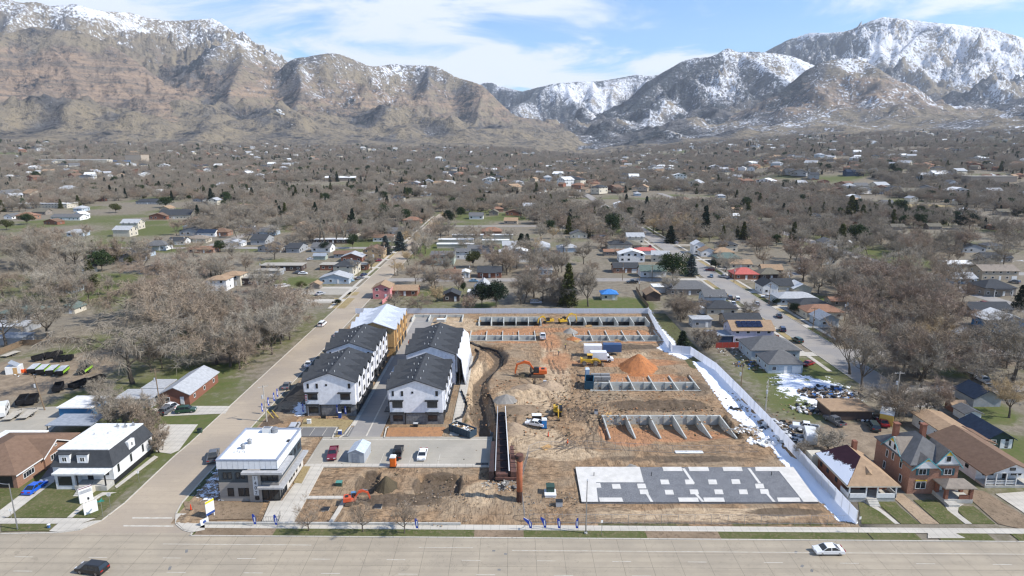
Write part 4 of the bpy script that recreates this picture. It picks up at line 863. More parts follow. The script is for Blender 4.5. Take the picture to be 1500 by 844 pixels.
# ------------------------------------------------------------------ mansard house, brick ranch
def mansard():
    x0, x1, y0, y1 = -90.0, -78.2, 112.4, 126.0; r = empty('mansard_house', ((x0+x1)/2, (y0+y1)/2, 0), 0, 'white house with black mansard roof and two dormers on the corner lawn', 'house'); w = (x1-x0)/2; d = (y1-y0)/2
    m = MB(); m.box(-w, w, -d, d, 1.0, 3.9); m.build('wall', WALL['white'], r); m = MB(); m.box(-w-.03, w+.03, -d-.03, d+.03, -.2, 1.05); m.build('foundation', DKT, r)
    m = MB(); m.box(-w-.3, w+.3, -d-.3, d+.3, 3.85, 6.9, 0, top=0, taper=1.25); ro = m.build('mansard_roof', CHR, r)
    m = MB(); m.box(-w+.85, w-.85, -d+.85, d-.85, 6.9, 7.08); m.build('flat_roof', ROOF['white'], r)
    for sx in (-3.3, .2):
        q = MB(); q.box(sx-1.05, sx+1.05, -d+.0, -d+1.6, 4.35, 6.35); o = q.build('dormer', WALL['white'], ro); q = MB(); q.box(sx-1.2, sx+1.2, -d-.15, -d+1.8, 6.35, 6.5); q.build('dormer_roof', CHR, ro); win(r, sx, -d, 5.35, 1.0, 1.0, 0, WT, mull=1)
    q = MB(); q.box(w-1.4, w+.02, -1.2, .9, 4.4, 6.2); q.build('dormer', WALL['white'], ro); win(r, w+.02, -.15, 5.4, .6, .9, R(90))
    for yy in (-5.2, -1, 3.2): win(r, w, yy, 2.7, .9, 1.9, R(90), WT)
    win(r, w, 5.6, 2.8, .8, 1.2, R(90)); win(r, 3.9, -d, 2.6, 2.2, 1.1, 0, DKT, mull=1); win(r, -w+2.6, -d-2.0+2.0, 2.4, 1.6, 1.9, 0, DKT); door(r, 1.3, -d, 1.1, 1.1, 2.2, 0, DKT)
    q = MB(); q.box(-w+1.7, -.4, -d-2.0, -d-.04, 0, 3.3); q.build('front_bay', WALL['white'], r); win(r, -w+3.6, -d-2.0, 1.9, 2.6, 1.9, 0, DKT)
    q = MB(); q.box(-w+1.5, w-.1, -d-2.5, -d-.03, 3.35, 3.65, 0); q.build('porch_roof', ROOF['white'], r)
    for sx in (.2, w-.3): q = MB(); q.box(sx-.1, sx+.1, -d-2.3, -d-2.1, .9, 3.35); q.build('porch_post', DKT, r)
    q = MB(); q.box(-.4, w-.1, -d-2.4, -d-.04, 0, 1.0); q.build('porch_deck', CONC, r)
    q = MB()
    for k in range(6): q.box(.6, 3.4, -d-2.4-.35*(k+1), -d-2.4-.35*k, 0, .95-.16*k)
    q.build('steps', CONC, r); q = MB(); q.box(3.45, 3.6, -d-4.3, -d-2.4, 0, 1.3); q.build('stair_wall', WALL['cream'], r)
    q = MB(); q.tube([(3.3, -d-4.4, .9), (3.3, -d-2.3, 1.9)], .04, 6); q.tube([(3.3, -d-4.4, 0), (3.3, -d-4.4, .9)], .04, 6); q.build('handrail', DKT, r)
    for vx, vy, hh in ((.6, 4.2, .7), (1.2, 3.4, .5), (2.4, 4.0, .9), (3.6, 4.8, .8), (-2, .6, .4), (.6, 1.0, .35)): q = MB(); q.tube([(0, 0, 0), (0, 0, hh)], .16 if hh > .5 else .07, 8); q.box(-.3, .3, -.2, .2, 0, hh*.5) if hh > .6 else None; q.build('roof_vent', CHROME, r).location = (vx, vy, 7.05)
mansard()
def ranch():
    r = empty('brick_ranch_house', (-103.4, 119.5, 0), 0, 'brown roofed brick ranch house beside the blue car', 'house')
    m = MB(); m.box(-7.5, 7.2, -8.6, 9, -.2, 3.1); m.yprism([(-1.5, 3.1), (5.5, 3.1), (2, 5.0)], 4, 7.6); m.box(7.2, 7.6, -1.5, 5.5, 0, 3.1); m.build('wall', WALL['ob'], r)
    q = MB(); hip(q, -7.5, 7.2, -8.6, 9, 3.1, 3.0); gable(q, 1, 7.6, -1.7, 5.7, 3.12, 2.2, 'x', .4, .18); q.build('roof', ROOF['brown'], r)
    q = MB(); q.yprism([(-2.2, 2.85), (2, 5.18), (6.2, 2.85), (6.2, 2.6), (2, 4.95), (-2.2, 2.6)], 8.02, 8.1); q.build('bargeboard', WT, r); q = MB(); q.box(7.7, 7.75, -9.1, -2, 2.75, 3.0); q.build('fascia', WT, r)
    for yy in (-6.2, -4.8): win(r, 7.2, yy, 1.6, 1.5, 1.2, R(90), WT, mull=1)
    win(r, 7.6, 1.2, 1.8, 2.2, 1.2, R(90), WT, mull=2); win(r, 7.2, 7.6, 1.9, 1.4, .9, R(90), WT, mull=1); door(r, 7.6, 4.3, .1, 1.0, 2.1, R(90)); win(r, 7.6, 2, 3.9, .7, .5, R(90), WT)
    q = MB(); q.box(-3.6, -2.5, -2.6, -1.6, 3.5, 6.6); q.build('chimney', WALL['brick'], r); q = MB(); q.box(3, 6.4, -8.65, -8.58, .2, 2.6); q.build('porch_opening', DKT, r)
ranch()
# ------------------------------------------------------------------ houses at the right of the site
def bungalow():
    r = empty('brick_bungalow', (67.3, 113.0, 0), 0, 'brick bungalow with snow on its plum roof and a tan front roof', 'house')
    m = MB(); m.box(-4.4, 4.4, -4.0, 5.2, -.2, 3.4); m.build('wall', BRK2, r)
    q = MB(); z = 3.4; P = (0, -1.8, 6.6); Q = (0, 3.3, 6.6); A = (-5.0, -7.2, z); B = (5.0, -7.2, z); Cc = (5.0, 5.8, z); D = (-5.0, 5.8, z)
    q.face((A, B, P), 1); q.face((B, Cc, Q, P), 1); q.face((Cc, D, Q), 0); q.face((D, A, P, Q), 0)
    for p, s in ((A, B), (B, Cc), (Cc, D), (D, A)): q.face([(p[0], p[1], z-.25), (s[0], s[1], z-.25), s, p], 2)
    q.face([(p[0], p[1], z-.25) for p in (D, Cc, B, A)], 2); ro = q.build('roof', [ROOF['plum'], ROOF['tan'], WALL['cream']], r)
    X, Y = np.meshgrid(np.linspace(-4.95, -.2, 40), np.linspace(-6.9, 5.5, 90), indexing='ij')
    # snow lying on the shaded west slope
    t = (X+5.0)/5.0; Z = z+3.2*t+.05; edge = np.minimum(np.minimum((Y+7.2)-5.4*t, (5.8-Y)-2.5*t), .9); cov = np.clip(.95-1.55*t-.05*(Y)-(edge < .05)*9, -2, 1)
    o = gridmesh('snow_cover', X, Y, Z, SNOWM, dict(cov=cov), mask=edge > -.2); o.parent = ro
    g = MB(); g.loop([[(-.9, -5.2, 4.35), (0, -5.2, 5.2), (.9, -5.2, 4.35)], [(-.9, -4.2, 5.2), (0, -3.6, 5.62), (.9, -4.2, 5.2)]]); g.build('dormer', ROOF['tan'], ro)
    q = MB(); q.box(-4.4, 4.4, -6.9, -4.02, 0, .9); q.build('porch_deck', CONC, r)
    q = MB(); q.box(-4.5, -1.3, -7.0, -6.85, .9, 1.8); q.box(1.0, 4.5, -7.0, -6.85, .9, 1.8); q.box(4.4, 4.5, -6.85, -4.1, .9, 1.8); q.box(-4.5, -4.4, -6.85, -4.1, .9, 1.8); q.build('porch_rail', WT, r)
    for xx in (-4.35, -1.2, .9, 4.35): q = MB(); q.box(xx-.1, xx+.1, -7.0, -6.8, .9, 3.2); q.build('porch_post', WT, r)
    q = MB(); 
    for k in range(5): q.box(-1.1, .8, -7.0-.32*(k+1), -7.0-.32*k, 0, .85-.17*k)
    q.build('steps', CONC, r); door(r, -.2, -4.0, .9, 1.0, 2.1, 0, DKT); win(r, 2.6, -4.0, 2.1, 1.6, 1.2); win(r, -2.6, -4.0, 2.1, 1.4, 1.2)
    for yy in (-2.2, 1.2, 3.8): win(r, -4.4, yy, 2.0, .8, .9, R(-90), DKT)
    q = MB(); q.box(-.4, .4, -.4, .4, -.8, 1.3); q.build('chimney', BRK2, ro).location = (1.4, 3.2, 6.2); q = MB(); q.box(-1.4, 1.4, -1.3, 1.3, -.2, 3.0); q.build('rear_porch', WALL['cream'], r).location = (-4.3, 6.6, 0)
bungalow()
def victorian():
    r = empty('victorian_house', (80.3, 114.2, 0), 0, 'tall brick Victorian house with yellow gable tips and blue trim', 'house'); w, d = 4.6, 5.2
    teal = paint('teal_trim', (.10, .34, .38), .6, 0); yel = mat('yellow_shingle', (.62, .42, .05), .8)
    m = MB(); m.box(-w, w, -d, d+1.0, -.2, 6.2); m.build('wall', WALL['ob'] if 0 else mat('old_orange_brick', (.37, .20, .135), .9, (.28, .145, .10), 4, bump=.4), r)
    q = MB(); hip(q, -w, w, -d, d+1.0, 6.2, 3.6, .4); ro = q.build('roof', ROOF['grey'], r)
    def gab(name, T, hw, z0, hh, dep):
        g = MB(); g.T = T; g.xprism([(-hw, z0), (hw, z0), (0, z0+hh)], -.02, .3, 0); g.xprism([(-hw*.34, z0+hh*.66), (hw*.34, z0+hh*.66), (0, z0+hh)], -.1, -.03, 1)
        o = g.build('gable', [WALL['white'], yel], r)
        g = MB(); g.T = T; gable(g, -hw, hw, .3, dep, z0, hh, 'y', .35, .18); g.build('gable_roof', ROOF['taupe'], ro)
        g = MB(); g.T = T
        s = hh/hw
        for sd in (-1, 1): g.loop([[(sd*(hw+.35), -.16, z0-.35*s-.22), (sd*(hw+.35), -.16, z0-.35*s), (0, -.16, z0+hh), (0, -.16, z0+hh-.25)], [(sd*(hw+.35), -.06, z0-.35*s-.22), (sd*(hw+.35), -.06, z0-.35*s), (0, -.06, z0+hh), (0, -.06, z0+hh-.25)]])
        g.build('bargeboard', teal, r)
    gab('g', Matrix.Translation((2.2, -d-.25, 0)), 2.6, 6.0, 3.2, 5); gab('g', Matrix.Translation((-1.9, -d-.55, 0)), 2.5, 5.6, 2.2, 3.4); gab('g', Matrix.Translation((-w-.2, .6, 0)) @ Matrix.Rotation(R(-90), 4, 'Z'), 3.2, 6.0, 3.1, 4.5)
    win(r, 2.2, -d-.29, 7.4, .7, 1.0, 0, DKT)
    for xx in (-2.2, 2.6):
        win(r, xx, -d, 4.6, 1.5, 1.3, 0, WT, mull=1)
        for s_ in (-1, 1): q = MB(); q.box(xx+s_*1.05-.2, xx+s_*1.05+.2, -d-.08, -d-.01, 3.9, 5.3); q.build('shutter', paint('teal_shutter', (.05, .13, .15), .6, 0), r)
    win(r, -2.2, -d, 1.8, 2.0, 1.5, 0, WT, mull=1); q = MB(); q.box(-3.3, -1.1, -d-.1, -d-.01, 2.65, 2.9); q.build('window_head', yel, r); door(r, 1.5, -d, .8, 1.0, 2.2, 0, WT)
    for yy, zz2 in ((-2.8, 1.9), (2.6, 1.9), (-2.4, 4.7), (.3, 5.0), (2.2, 4.6)): win(r, -w, yy, zz2, .8, 1.6, R(-90))
    for yy in (-.2, 1.4): win(r, -w-.22, yy, 7.2, .55, 1.1, R(-90), DKT)
    for (cx1, cy1) in ((-2.6, 3.6), (2.6, 3.2)): q = MB(); q.box(-.45, .45, -.45, .45, -1, 2.2); q.box(-.55, .55, -.55, .55, 2.2, 2.4); q.build('chimney', BRK2, ro).location = (cx1, cy1, 8.2)
    q = MB(); hip(q, .2, 5.6, -d-3.4, -d-.3, 3.2, 1.1, .3); q.build('porch_roof', ROOF['taupe'], r); q = MB(); q.box(.2, 5.6, -d-3.4, -d-.02, 0, .8); q.build('porch_deck', CONC, r)
    for xx, yy in ((.6, -d-3.1), (5.2, -d-3.1), (5.2, -d-.6), (.6, -d-.6)): q = MB(); q.box(xx-.28, xx+.28, yy-.28, yy+.28, .8, 3.1); q.build('porch_pillar', BRK2, r)
    q = MB(); q.box(.2, 2.2, -d-4.8, -d-3.42, 0, .55); q.build('steps', CONC, r); q = MB(); q.box(3.0, 5.4, -d-3.35, -d-3.2, .8, 1.7); q.build('porch_rail', BRK2, r)
victorian()
def righthouse():
    r = empty('white_porch_house', (97.2, 118.8, 0), R(0), 'long white house with brown roof and railed front porch', 'house'); w = 5.0; d0, d1 = -5, 9
    m = MB(); m.box(-w, w, d0, d1, -.2, 3.1); m.build('wall', WALL['white'], r); q = MB(); gable(q, -w, w, d0-2.6, d1, 3.1, 2.2, 'y', .5, .2); ro = q.build('roof', ROOF['brown'], r)
    q = MB(); q.xprism([(-w, 3.1), (w, 3.1), (0, 5.15)], d0-2.7, d0-2.5); q.build('gable', WALL['white'], r); win(r, -.2, d0-2.7, 4.0, 1.1, .6, 0, DKT)
    q = MB(); q.box(-w, w, d0-2.7, d0-.02, 0, .5); q.build('porch_deck', CONC, r)
    for k in range(6): q = MB(); q.box(-w+k*1.96, -w+k*1.96+.16, d0-2.68, d0-2.5, .5, 3.0); q.build('porch_post', WT, r)
    q = MB()
    for zz2 in (.8, 1.1, 1.4): q.box(-w, 1, d0-2.62, d0-2.55, zz2, zz2+.09)
    q.build('porch_rail', WT, r); win(r, -2.6, d0, 1.9, 2.2, 1.4, 0, DKT); win(r, 3, d0, 1.9, 2.0, 1.4, 0, DKT); door(r, .8, d0, .5, 1, 2.1, 0, DKT)
    for yy in (-2.4, 2.6, 6): win(r, -w, yy, 1.9, .9, .8, R(-90), DKT)
righthouse()
# ------------------------------------------------------------------ houses whose look can be read in the photograph
HL = [
 (559, 438, 7.5, 9, 5, 1.7, 'gy', 'pink', 'tan', 'pink two storey house behind the site fence', {}), (593, 434, 11, 8, 2.9, 1.5, 'gx', 'brick', 'tan', 'low red brick wing with orange roof beside the pink house', {}),
 (661, 442, 7, 7, 3, 1.6, 'gy', 'dk', 'char', 'dark brown garage behind the back fence', {}), (708, 434, 8, 9, 3.6, 3.0, 'gy', 'lil', 'lt', 'steep roofed lilac house behind the dark pines', {}), (694, 436, 5, 5, 2.4, 0, 'flat', 'white', 'white', 'white flat carport beside the steep lilac house', {'wins': False}),
 (717, 407, 12, 8, 3.1, 2.2, 'gx', 'brick', 'char', 'brick cottage with charcoal roof and white porch', {'porch': 1}), (660, 409, 10, 8, 3, 1.7, 'hip', 'tan', 'brown', 'brown roofed tan bungalow with white carport', {'chim': 1}), (681, 407, 5, 6, 2.8, .8, 'gy', 'cream', 'white', 'cream garage beside the brown roofed bungalow', {'gar': 1}),
 (648, 388, 13, 14, 5.6, 1.2, 'gx', 'sage', 'grey', 'sage green two storey flats behind the brown roofed bungalow', {}), (677, 380, 9, 12, 4.6, 1.0, 'gx', 'white', 'grey', 'white flats with grey roof beside the sage green flats', {}), (704, 372, 16, 11, 3.4, 1.4, 'gx', 'grey', 'grey', 'grey roofed flats behind the leafy green tree', {}),
 (667, 364, 24, 5.5, 2.6, 0, 'flat', 'cream', 'white', 'long white carport roof just behind the sage green flats', {'wins': False}), (668, 357, 24, 5.5, 2.6, 0, 'flat', 'cream', 'white', 'long white carport roof second behind the sage green flats', {'wins': False}), (685, 350, 22, 5, 2.6, 0, 'flat', 'cream', 'white', 'long white carport roof third behind the sage green flats', {'wins': False}), (735, 350, 16, 5, 2.6, 0, 'flat', 'cream', 'white', 'white carport roof beside the big twin spruce', {'wins': False}), (726, 358, 18, 5, 2.6, 0, 'flat', 'cream', 'white', 'white carport roof near the reddish bare tree', {'wins': False}),
 (893, 440, 6.6, 6, 2.8, 1.6, 'hip', 'cream', 'blue', 'small cream garage with a blue tarpaulin roof', {}), (957, 441, 6, 8, 3, 1.7, 'gy', 'dk', 'tan', 'brown garage with new tan plywood roof', {'wins': False}), (1010, 433, 19, 11, 3, 2.8, 'hip', 'taupe', 'grey', 'wide grey hip roofed house under construction near the far street', {}), (972, 429, 9, 6, 2.6, 0, 'flat', 'white', 'white', 'white flat roofed carport beside the wide grey hip roof', {'wins': False}),
 (1047, 449, 9, 8, 4.4, 2.0, 'gx', 'blue', 'grey', 'pale blue two storey house on the far street', {}), (1058, 462, 12, 9, 2.9, 2.2, 'hip', 'cream', 'char', 'charcoal hip roofed house in front of the pale blue house', {}), (1035, 460, 4, 4, 2.4, 0, 'flat', 'white', 'white', 'small white carport beside the charcoal hip roofed house', {'wins': False}), (1089, 480, 13, 8, 3, 1.6, 'gx', 'tan', 'char', 'dark roofed house just behind the solar panelled house', {}),
 (1102, 504, 14, 9, 5.0, 2.2, 'gx', 'lil', 'tan', 'tan roofed house carrying a row of solar panels', {'solar': 1}), (1056, 504, 8, 6, 2.8, 0, 'flat', 'navy', 'metal', 'navy patio room with metal roof behind the red fence', {'wins': False}), (1135, 528, 15, 11, 3.4, 3.0, 'hip', 'blue', 'grey', 'grey hip roofed blue house beside the solar panelled house', {'chim': 1}), (1150, 547, 10, 9, 3.0, 2.8, 'hip', 'blue', 'grey', 'hip roofed blue garage facing the snowy yard', {'gar': 1}), (1028, 480, 7, 5, 3, 0, 'flat', 'grey', 'lt', 'grey flat topped shed behind the bare hedge', {}), 
 (1093, 410, 12, 9, 2.9, 2.6, 'hip', 'brick', 'red', 'brick bungalow with bright red metal roof', {}), (1130, 410, 11, 9, 2.9, 2.4, 'hip', 'dk', 'olive', 'olive hip roofed bungalow next to the red roofed one', {}), (1085, 394, 12, 9, 2.9, 1.6, 'gx', 'cream', 'tan', 'tan roofed bungalow behind the red roofed one', {}), (1068, 386, 14, 10, 3, 2.6, 'hip', 'taupe', 'green', 'green hip roofed house two behind the red roofed one', {}), (1128, 431, 7, 9, 4, 2.2, 'gy', 'white', 'char', 'white gabled cottage on the far street corner', {}), (1146, 429, 9, 8, 3.6, 2.4, 'gx', 'cream', 'char', 'cream house with charcoal roof beside the white cottage', {}), (1175, 431, 8, 9, 2.8, 2.0, 'gy', 'cream', 'white', 'cream garage with snow white roof', {'wins': False}),
 (1168, 447, 16, 9, 3.0, 1.8, 'hip', 'blue', 'lt', 'long pale blue bungalow with light grey roof', {}), (1193, 459, 14, 9, 2.9, 2.4, 'hip', 'tan', 'char', 'charcoal hip roofed bungalow by the round dark bush', {}), (1208, 468, 14, 9, 3.0, 2.0, 'hip', 'cream', 'rust', 'rust roofed cream bungalow facing the far street', {}), (1214, 479, 7, 8, 3, 1.8, 'gy', 'blue', 'metal', 'small blue cottage with white window trim by the big bare trees', {}), (1184, 403, 7, 5, 2.6, 0, 'flat', 'taupe', 'white', 'brown shed with white flat top on a green lot', {}), (1212, 388, 10, 9, 3.4, 2.6, 'gy', 'cream', 'char', 'cream gabled house with steep charcoal roof', {}), (1233, 449, 9, 6, 2.5, 1.0, 'gx', 'taupe', 'rust', 'low shed with rust roof among the bare trees', {}),
 (1464, 411, 18, 10, 5.0, 2.2, 'gx', 'tan', 'taupe', 'large tan two storey house with white framed windows', {'gar': 1}), (1404, 399, 14, 9, 4.6, 1.2, 'gx', 'cream', 'white', 'cream building with white metal roof behind the large tan house', {}), (1412, 416, 12, 9, 3, 2.0, 'gx', 'blue', 'lt', 'blue grey cottage with pale roof beside the large tan house', {'porch': 1}), (1464, 434, 14, 11, 3.8, 2.8, 'hip', 'taupe', 'char', 'taupe craftsman house with dark hip roof', {'porch': 1}), (1462, 385, 16, 9, 3, 2.4, 'gx', 'taupe', 'char', 'charcoal roofed house behind the large tan house', {}), (1456, 367, 10, 8, 3, 1.8, 'hip', 'cream', 'grey', 'small cream house under the bare trees beyond the large tan house', {}),
 (1481, 487, 13, 11, 3.8, 2.6, 'gy', 'bb', 'white', 'bright blue barn with white metal roof', {}), (1432, 505, 8, 8, 2.7, 1.6, 'gy', 'dg', 'lt', 'dark green garage with white door near the blue barn', {'gar': 1}), (1452, 464, 16, 9, 3, 2.0, 'gx', 'taupe', 'char', 'wide charcoal roof in front of the craftsman house', {}), (1445, 596, 7, 7, 2.6, 2.0, 'gy', 'grey', 'navy', 'garage with navy blue gable roof beyond the red shed', {'wins': False}), (1405, 604, 3.4, 3, 2.0, .7, 'gx', 'brick', 'tan', 'small red garden shed with tan roof', {'wins': False, 'name': 'shed', 'cat': 'shed'}),
 (1424, 617, 4, 4, 2.2, .8, 'gy', 'white', 'grey', 'whitewashed lean shed under the drooping tan willow', {'wins': False, 'name': 'shed', 'cat': 'shed'}), (1463, 657, 6, 9, 2.5, 1.8, 'gy', 'dg', 'navy', 'dark green garage with two pale doors behind the porch house', {'gar': 1}), (1402, 652, 6.6, 11, 3, .7, 'gy', 'white', 'tan', 'long pale workshop with tan roof behind the Victorian house', {}), (1437, 663, 5, 6, 2.4, .9, 'gy', 'cream', 'brown', 'cream shed with snow streaked brown roof', {}), 
 (1246, 616, 10, 7, 2.4, 0, 'flat', 'dk', 'tan', 'long open brown shed with rusty flat roof in the junk yard', {'wins': False, 'name': 'shed', 'cat': 'shed'}),
 (257, 593, 7.6, 16, 3.1, 1.8, 'gy', 'brick', 'lt', 'brick house with pale gable roof beside the side street', {}), (226, 583, 5.5, 6, 2.6, 0, 'flat', 'cream', 'lt', 'pale flat carport behind the brick house on the side street', {'wins': False}), (196, 598, 9, 6, 2.4, 0, 'flat', 'grey', 'lt', 'low grey roofed shed hidden behind the scrubby trees', {'wins': False, 'name': 'shed', 'cat': 'shed'}),
 (112, 613, 8, 7, 2.7, 0, 'flat', 'bb', 'white', 'blue fronted shed with white flat roof beside the parking area', {'wins': False, 'name': 'shed', 'cat': 'shed'}), (16, 664, 9, 5, 2.6, 0, 'flat', 'cream', 'white', 'white flat roof behind the brick ranch house', {'wins': False}),
 (78, 403, 16, 8, 2.8, 1.2, 'gx', 'taupe', 'rust', 'long orange roofed bungalow among the bare trees', {}), (116, 402, 9, 8, 3.4, 2.6, 'gy', 'cream', 'taupe', 'steep cream cottage next to the long orange roof', {}), (96, 323, 26, 12, 3.2, 2.2, 'gx', 'white', 'grey', 'long grey roofed white building beyond the big grove', {}), (114, 321, 10, 10, 3.8, 3.0, 'gy', 'white', 'white', 'bright white gabled hall beyond the big grove', {}), (45, 306, 78, 18, 4.6, 0, 'flat', 'cream', 'white', 'very long flat white roofed school', {}), (92, 430, 9, 8, 2.6, 1.0, 'gx', 'blue', 'lt', 'pale blue house with a figure sized chimney by the pine', {'chim': 1}), (97, 460, 7, 7, 2.4, 1.4, 'gy', 'cream', 'green', 'green roofed garage in the grove', {}), (10, 488, 13, 8, 2.6, .8, 'gx', 'grey', 'lt', 'long shed with light blue metal roof beside the timber fence', {'wins': False}), (22, 470, 12, 10, 3, 2.0, 'hip', 'taupe', 'green', 'green hip roofed house under the tall grove', {}), (12, 506, 9, 6, 2.4, 0, 'flat', 'grey', 'metal', 'metal roofed shed at the edge of the trailer yard', {'wins': False, 'name': 'shed', 'cat': 'shed'}), 
 (216, 300, 26, 12, 3.4, 2.6, 'hip', 'grey', 'char', 'wide charcoal roofed building near the round pine', {}), (255, 321, 30, 18, 3.8, 4.4, 'gx', 'cream', 'char', 'large church with stepped charcoal roofs', {}), (228, 367, 13, 9, 3.4, 2.6, 'hip', 'white', 'grey', 'white house with grey hip roof and white framed porch', {'porch': 1}), (259, 359, 11, 8, 3.0, 2.0, 'gx', 'white', 'char', 'white cottage with charcoal roof on the curved street', {}), (288, 356, 13, 9, 3.0, 2.0, 'hip', 'cream', 'taupe', 'beige hip roofed house on the curved street', {}), (302, 347, 13, 8, 3.2, 2.0, 'gx', 'white', 'navy', 'white house with navy solar roof behind the beige one', {}), (198, 377, 15, 9, 2.8, 2.2, 'hip', 'blue', 'char', 'blue grey bungalow with charcoal roof below the curved street', {}), (352, 334, 18, 9, 3.2, 2.2, 'gx', 'white', 'grey', 'white and grey double house by the field', {}), (322, 346, 12, 9, 3, 2.6, 'hip', 'ob', 'brown', 'orange brick house with brown hip roof', {}), (294, 371, 16, 9, 2.6, 1.4, 'gx', 'ob', 'rust', 'rust roofed long house below the beige hip roof', {}), (386, 345, 18, 10, 3, 2.8, 'gx', 'blue', 'grey', 'grey gabled long house near the poplars', {}), (341, 362, 11, 9, 2.8, 1.4, 'gy', 'white', 'lt', 'pale metal roofed house by the small pine', {}),
 (318, 426, 9, 8, 5.2, 1.4, 'hip', 'white', 'tan', 'tan roofed two storey flats, the one nearer the side street lawn', {}), (339, 419, 9, 8, 5.2, 1.4, 'hip', 'cream', 'tan', 'tan roofed two storey flats tucked behind the first pair', {}), (372, 418, 14, 9, 3.4, 0, 'flat', 'dk', 'gravel', 'brown flat roofed flats beside the tan roofed pair', {}),
 (488, 357, 25, 6, 2.8, 0, 'flat', 'dk', 'white', 'long low building with bright white roof behind the poplars', {}), (468, 381, 7, 5, 2.6, 1.2, 'gx', 'sage', 'metal', 'sage shed with blue metal roof on the lawn', {'wins': False, 'name': 'shed', 'cat': 'shed'}), (503, 396, 25, 7, 2.8, 0, 'flat', 'brick', 'gravel', 'long beige flat roofed brick office on the side street', {}), (515, 384, 12, 9, 3.0, 2.2, 'gy', 'brick', 'lt', 'red brick house with pale gable behind the long flat office', {}), (490, 416, 14, 9, 3, 2.0, 'gy', 'blue', 'lt', 'pale blue clinic with light gable roof beside the side street', {}), (461, 424, 4.6, 4.6, 2.5, 1.1, 'gy', 'taupe', 'tan', 'taupe garden shed by the grey car park', {'wins': False, 'name': 'shed', 'cat': 'shed'}), (547, 378, 12, 13, 4.6, 2.0, 'gy', 'yb', 'brown', 'yellow brick flats with brown roof before the blue spruces', {}), (505, 378, 13, 7, 2.6, 1.4, 'gx', 'grey', 'brown', 'low brown roofed house behind the pale gabled brick house', {}), (412, 397, 22, 8, 2.8, 0, 'flat', 'dk', 'gravel', 'long beige flat roof beside the hedge', {}), (392, 404, 13, 6, 2.4, 0, 'flat', 'grey', 'gravel', 'lower beige flat roof in front of the long one', {'wins': False}), (561, 354, 14, 9, 3, 1.8, 'gx', 'white', 'brown', 'brown roofed white house behind the blue spruces', {}),
 (848, 349, 12, 9, 3, 2.4, 'gy', 'cream', 'grey', 'grey gabled house on the open lot', {}), (915, 366, 22, 12, 3, 2.4, 'hip', 'taupe', 'olive', 'wide olive roofed house by the far street bend', {}), (917, 400, 13, 8, 3, 2.0, 'gx', 'ob', 'char', 'orange brick house with dark roof on the cross street', {'gar': 1}), (957, 406, 13, 8, 3.4, 2.2, 'gx', 'white', 'green', 'green roofed white house beside the big round pine', {'porch': 1}), (903, 375, 15, 7, 2.8, 1.0, 'gx', 'taupe', 'rust', 'low rust roofed house behind the orange brick one', {}), (945, 374, 13, 8, 2.8, 1.6, 'hip', 'white', 'red', 'faded red roofed bungalow on the far street', {}), (1024, 372, 7, 8, 5.8, 2.0, 'gy', 'white', 'white', 'tall white house at the far street junction', {}), (1038, 376, 9, 8, 3.4, 2.2, 'gy', 'white', 'tan', 'white gabled house beside the tall white one', {}), (1061, 377, 12, 9, 3, 2.4, 'hip', 'taupe', 'tan', 'tan hip roofed house behind the green roofed one', {}), (1215, 362, 10, 9, 3.2, 2.4, 'gy', 'white', 'grey', 'white gabled house with the red car beside it', {}), (1239, 362, 9, 8, 3, 1.2, 'gx', 'white', 'white', 'low white house in front of the tall dark conifers', {}), (1296, 313, 26, 14, 4, 1.6, 'gx', 'grey', 'metal', 'blue grey metal roofed hall before the round pine', {}), (1067, 321, 20, 8, 3, 2, 'gx', 'white', 'white', 'row of white roofed cottages beyond the tall spruce', {}),
 (820, 440, 8, 7, 2.8, 1.2, 'gx', 'taupe', 'grey', 'grey shed half hidden by bare trees behind the back fence', {}), 
]
for h_ in HL:
    hp(*h_[:6], kind=h_[6], wall=h_[7], roof=h_[8], label=h_[9], **h_[10])
def carport(px, py, w, d, h, label, roof='metal'):
    p = G(px, py); r = empty('carport', (p.x, p.y+d/2, 0), 0, label, 'carport'); m = MB(); m.box(-w/2, w/2, -d/2, d/2, h, h+.18); m.build('roof', ROOF[roof], r)
    for sx in (-1, 1):
        for sy in (-1, 1): m = MB(); m.box(-.08, .08, -.08, .08, 0, h); m.build('post', WOOD, r).location = (sx*(w/2-.3), sy*(d/2-.3), 0)
carport(102, 641, 10.5, 6.5, 2.8, 'open carport with blue grey metal roof behind the mansard house')
BLK = mat('black_fabric_and_pit_shade', (.018, .018, .02), .7, (.035, .034, .033), 2)
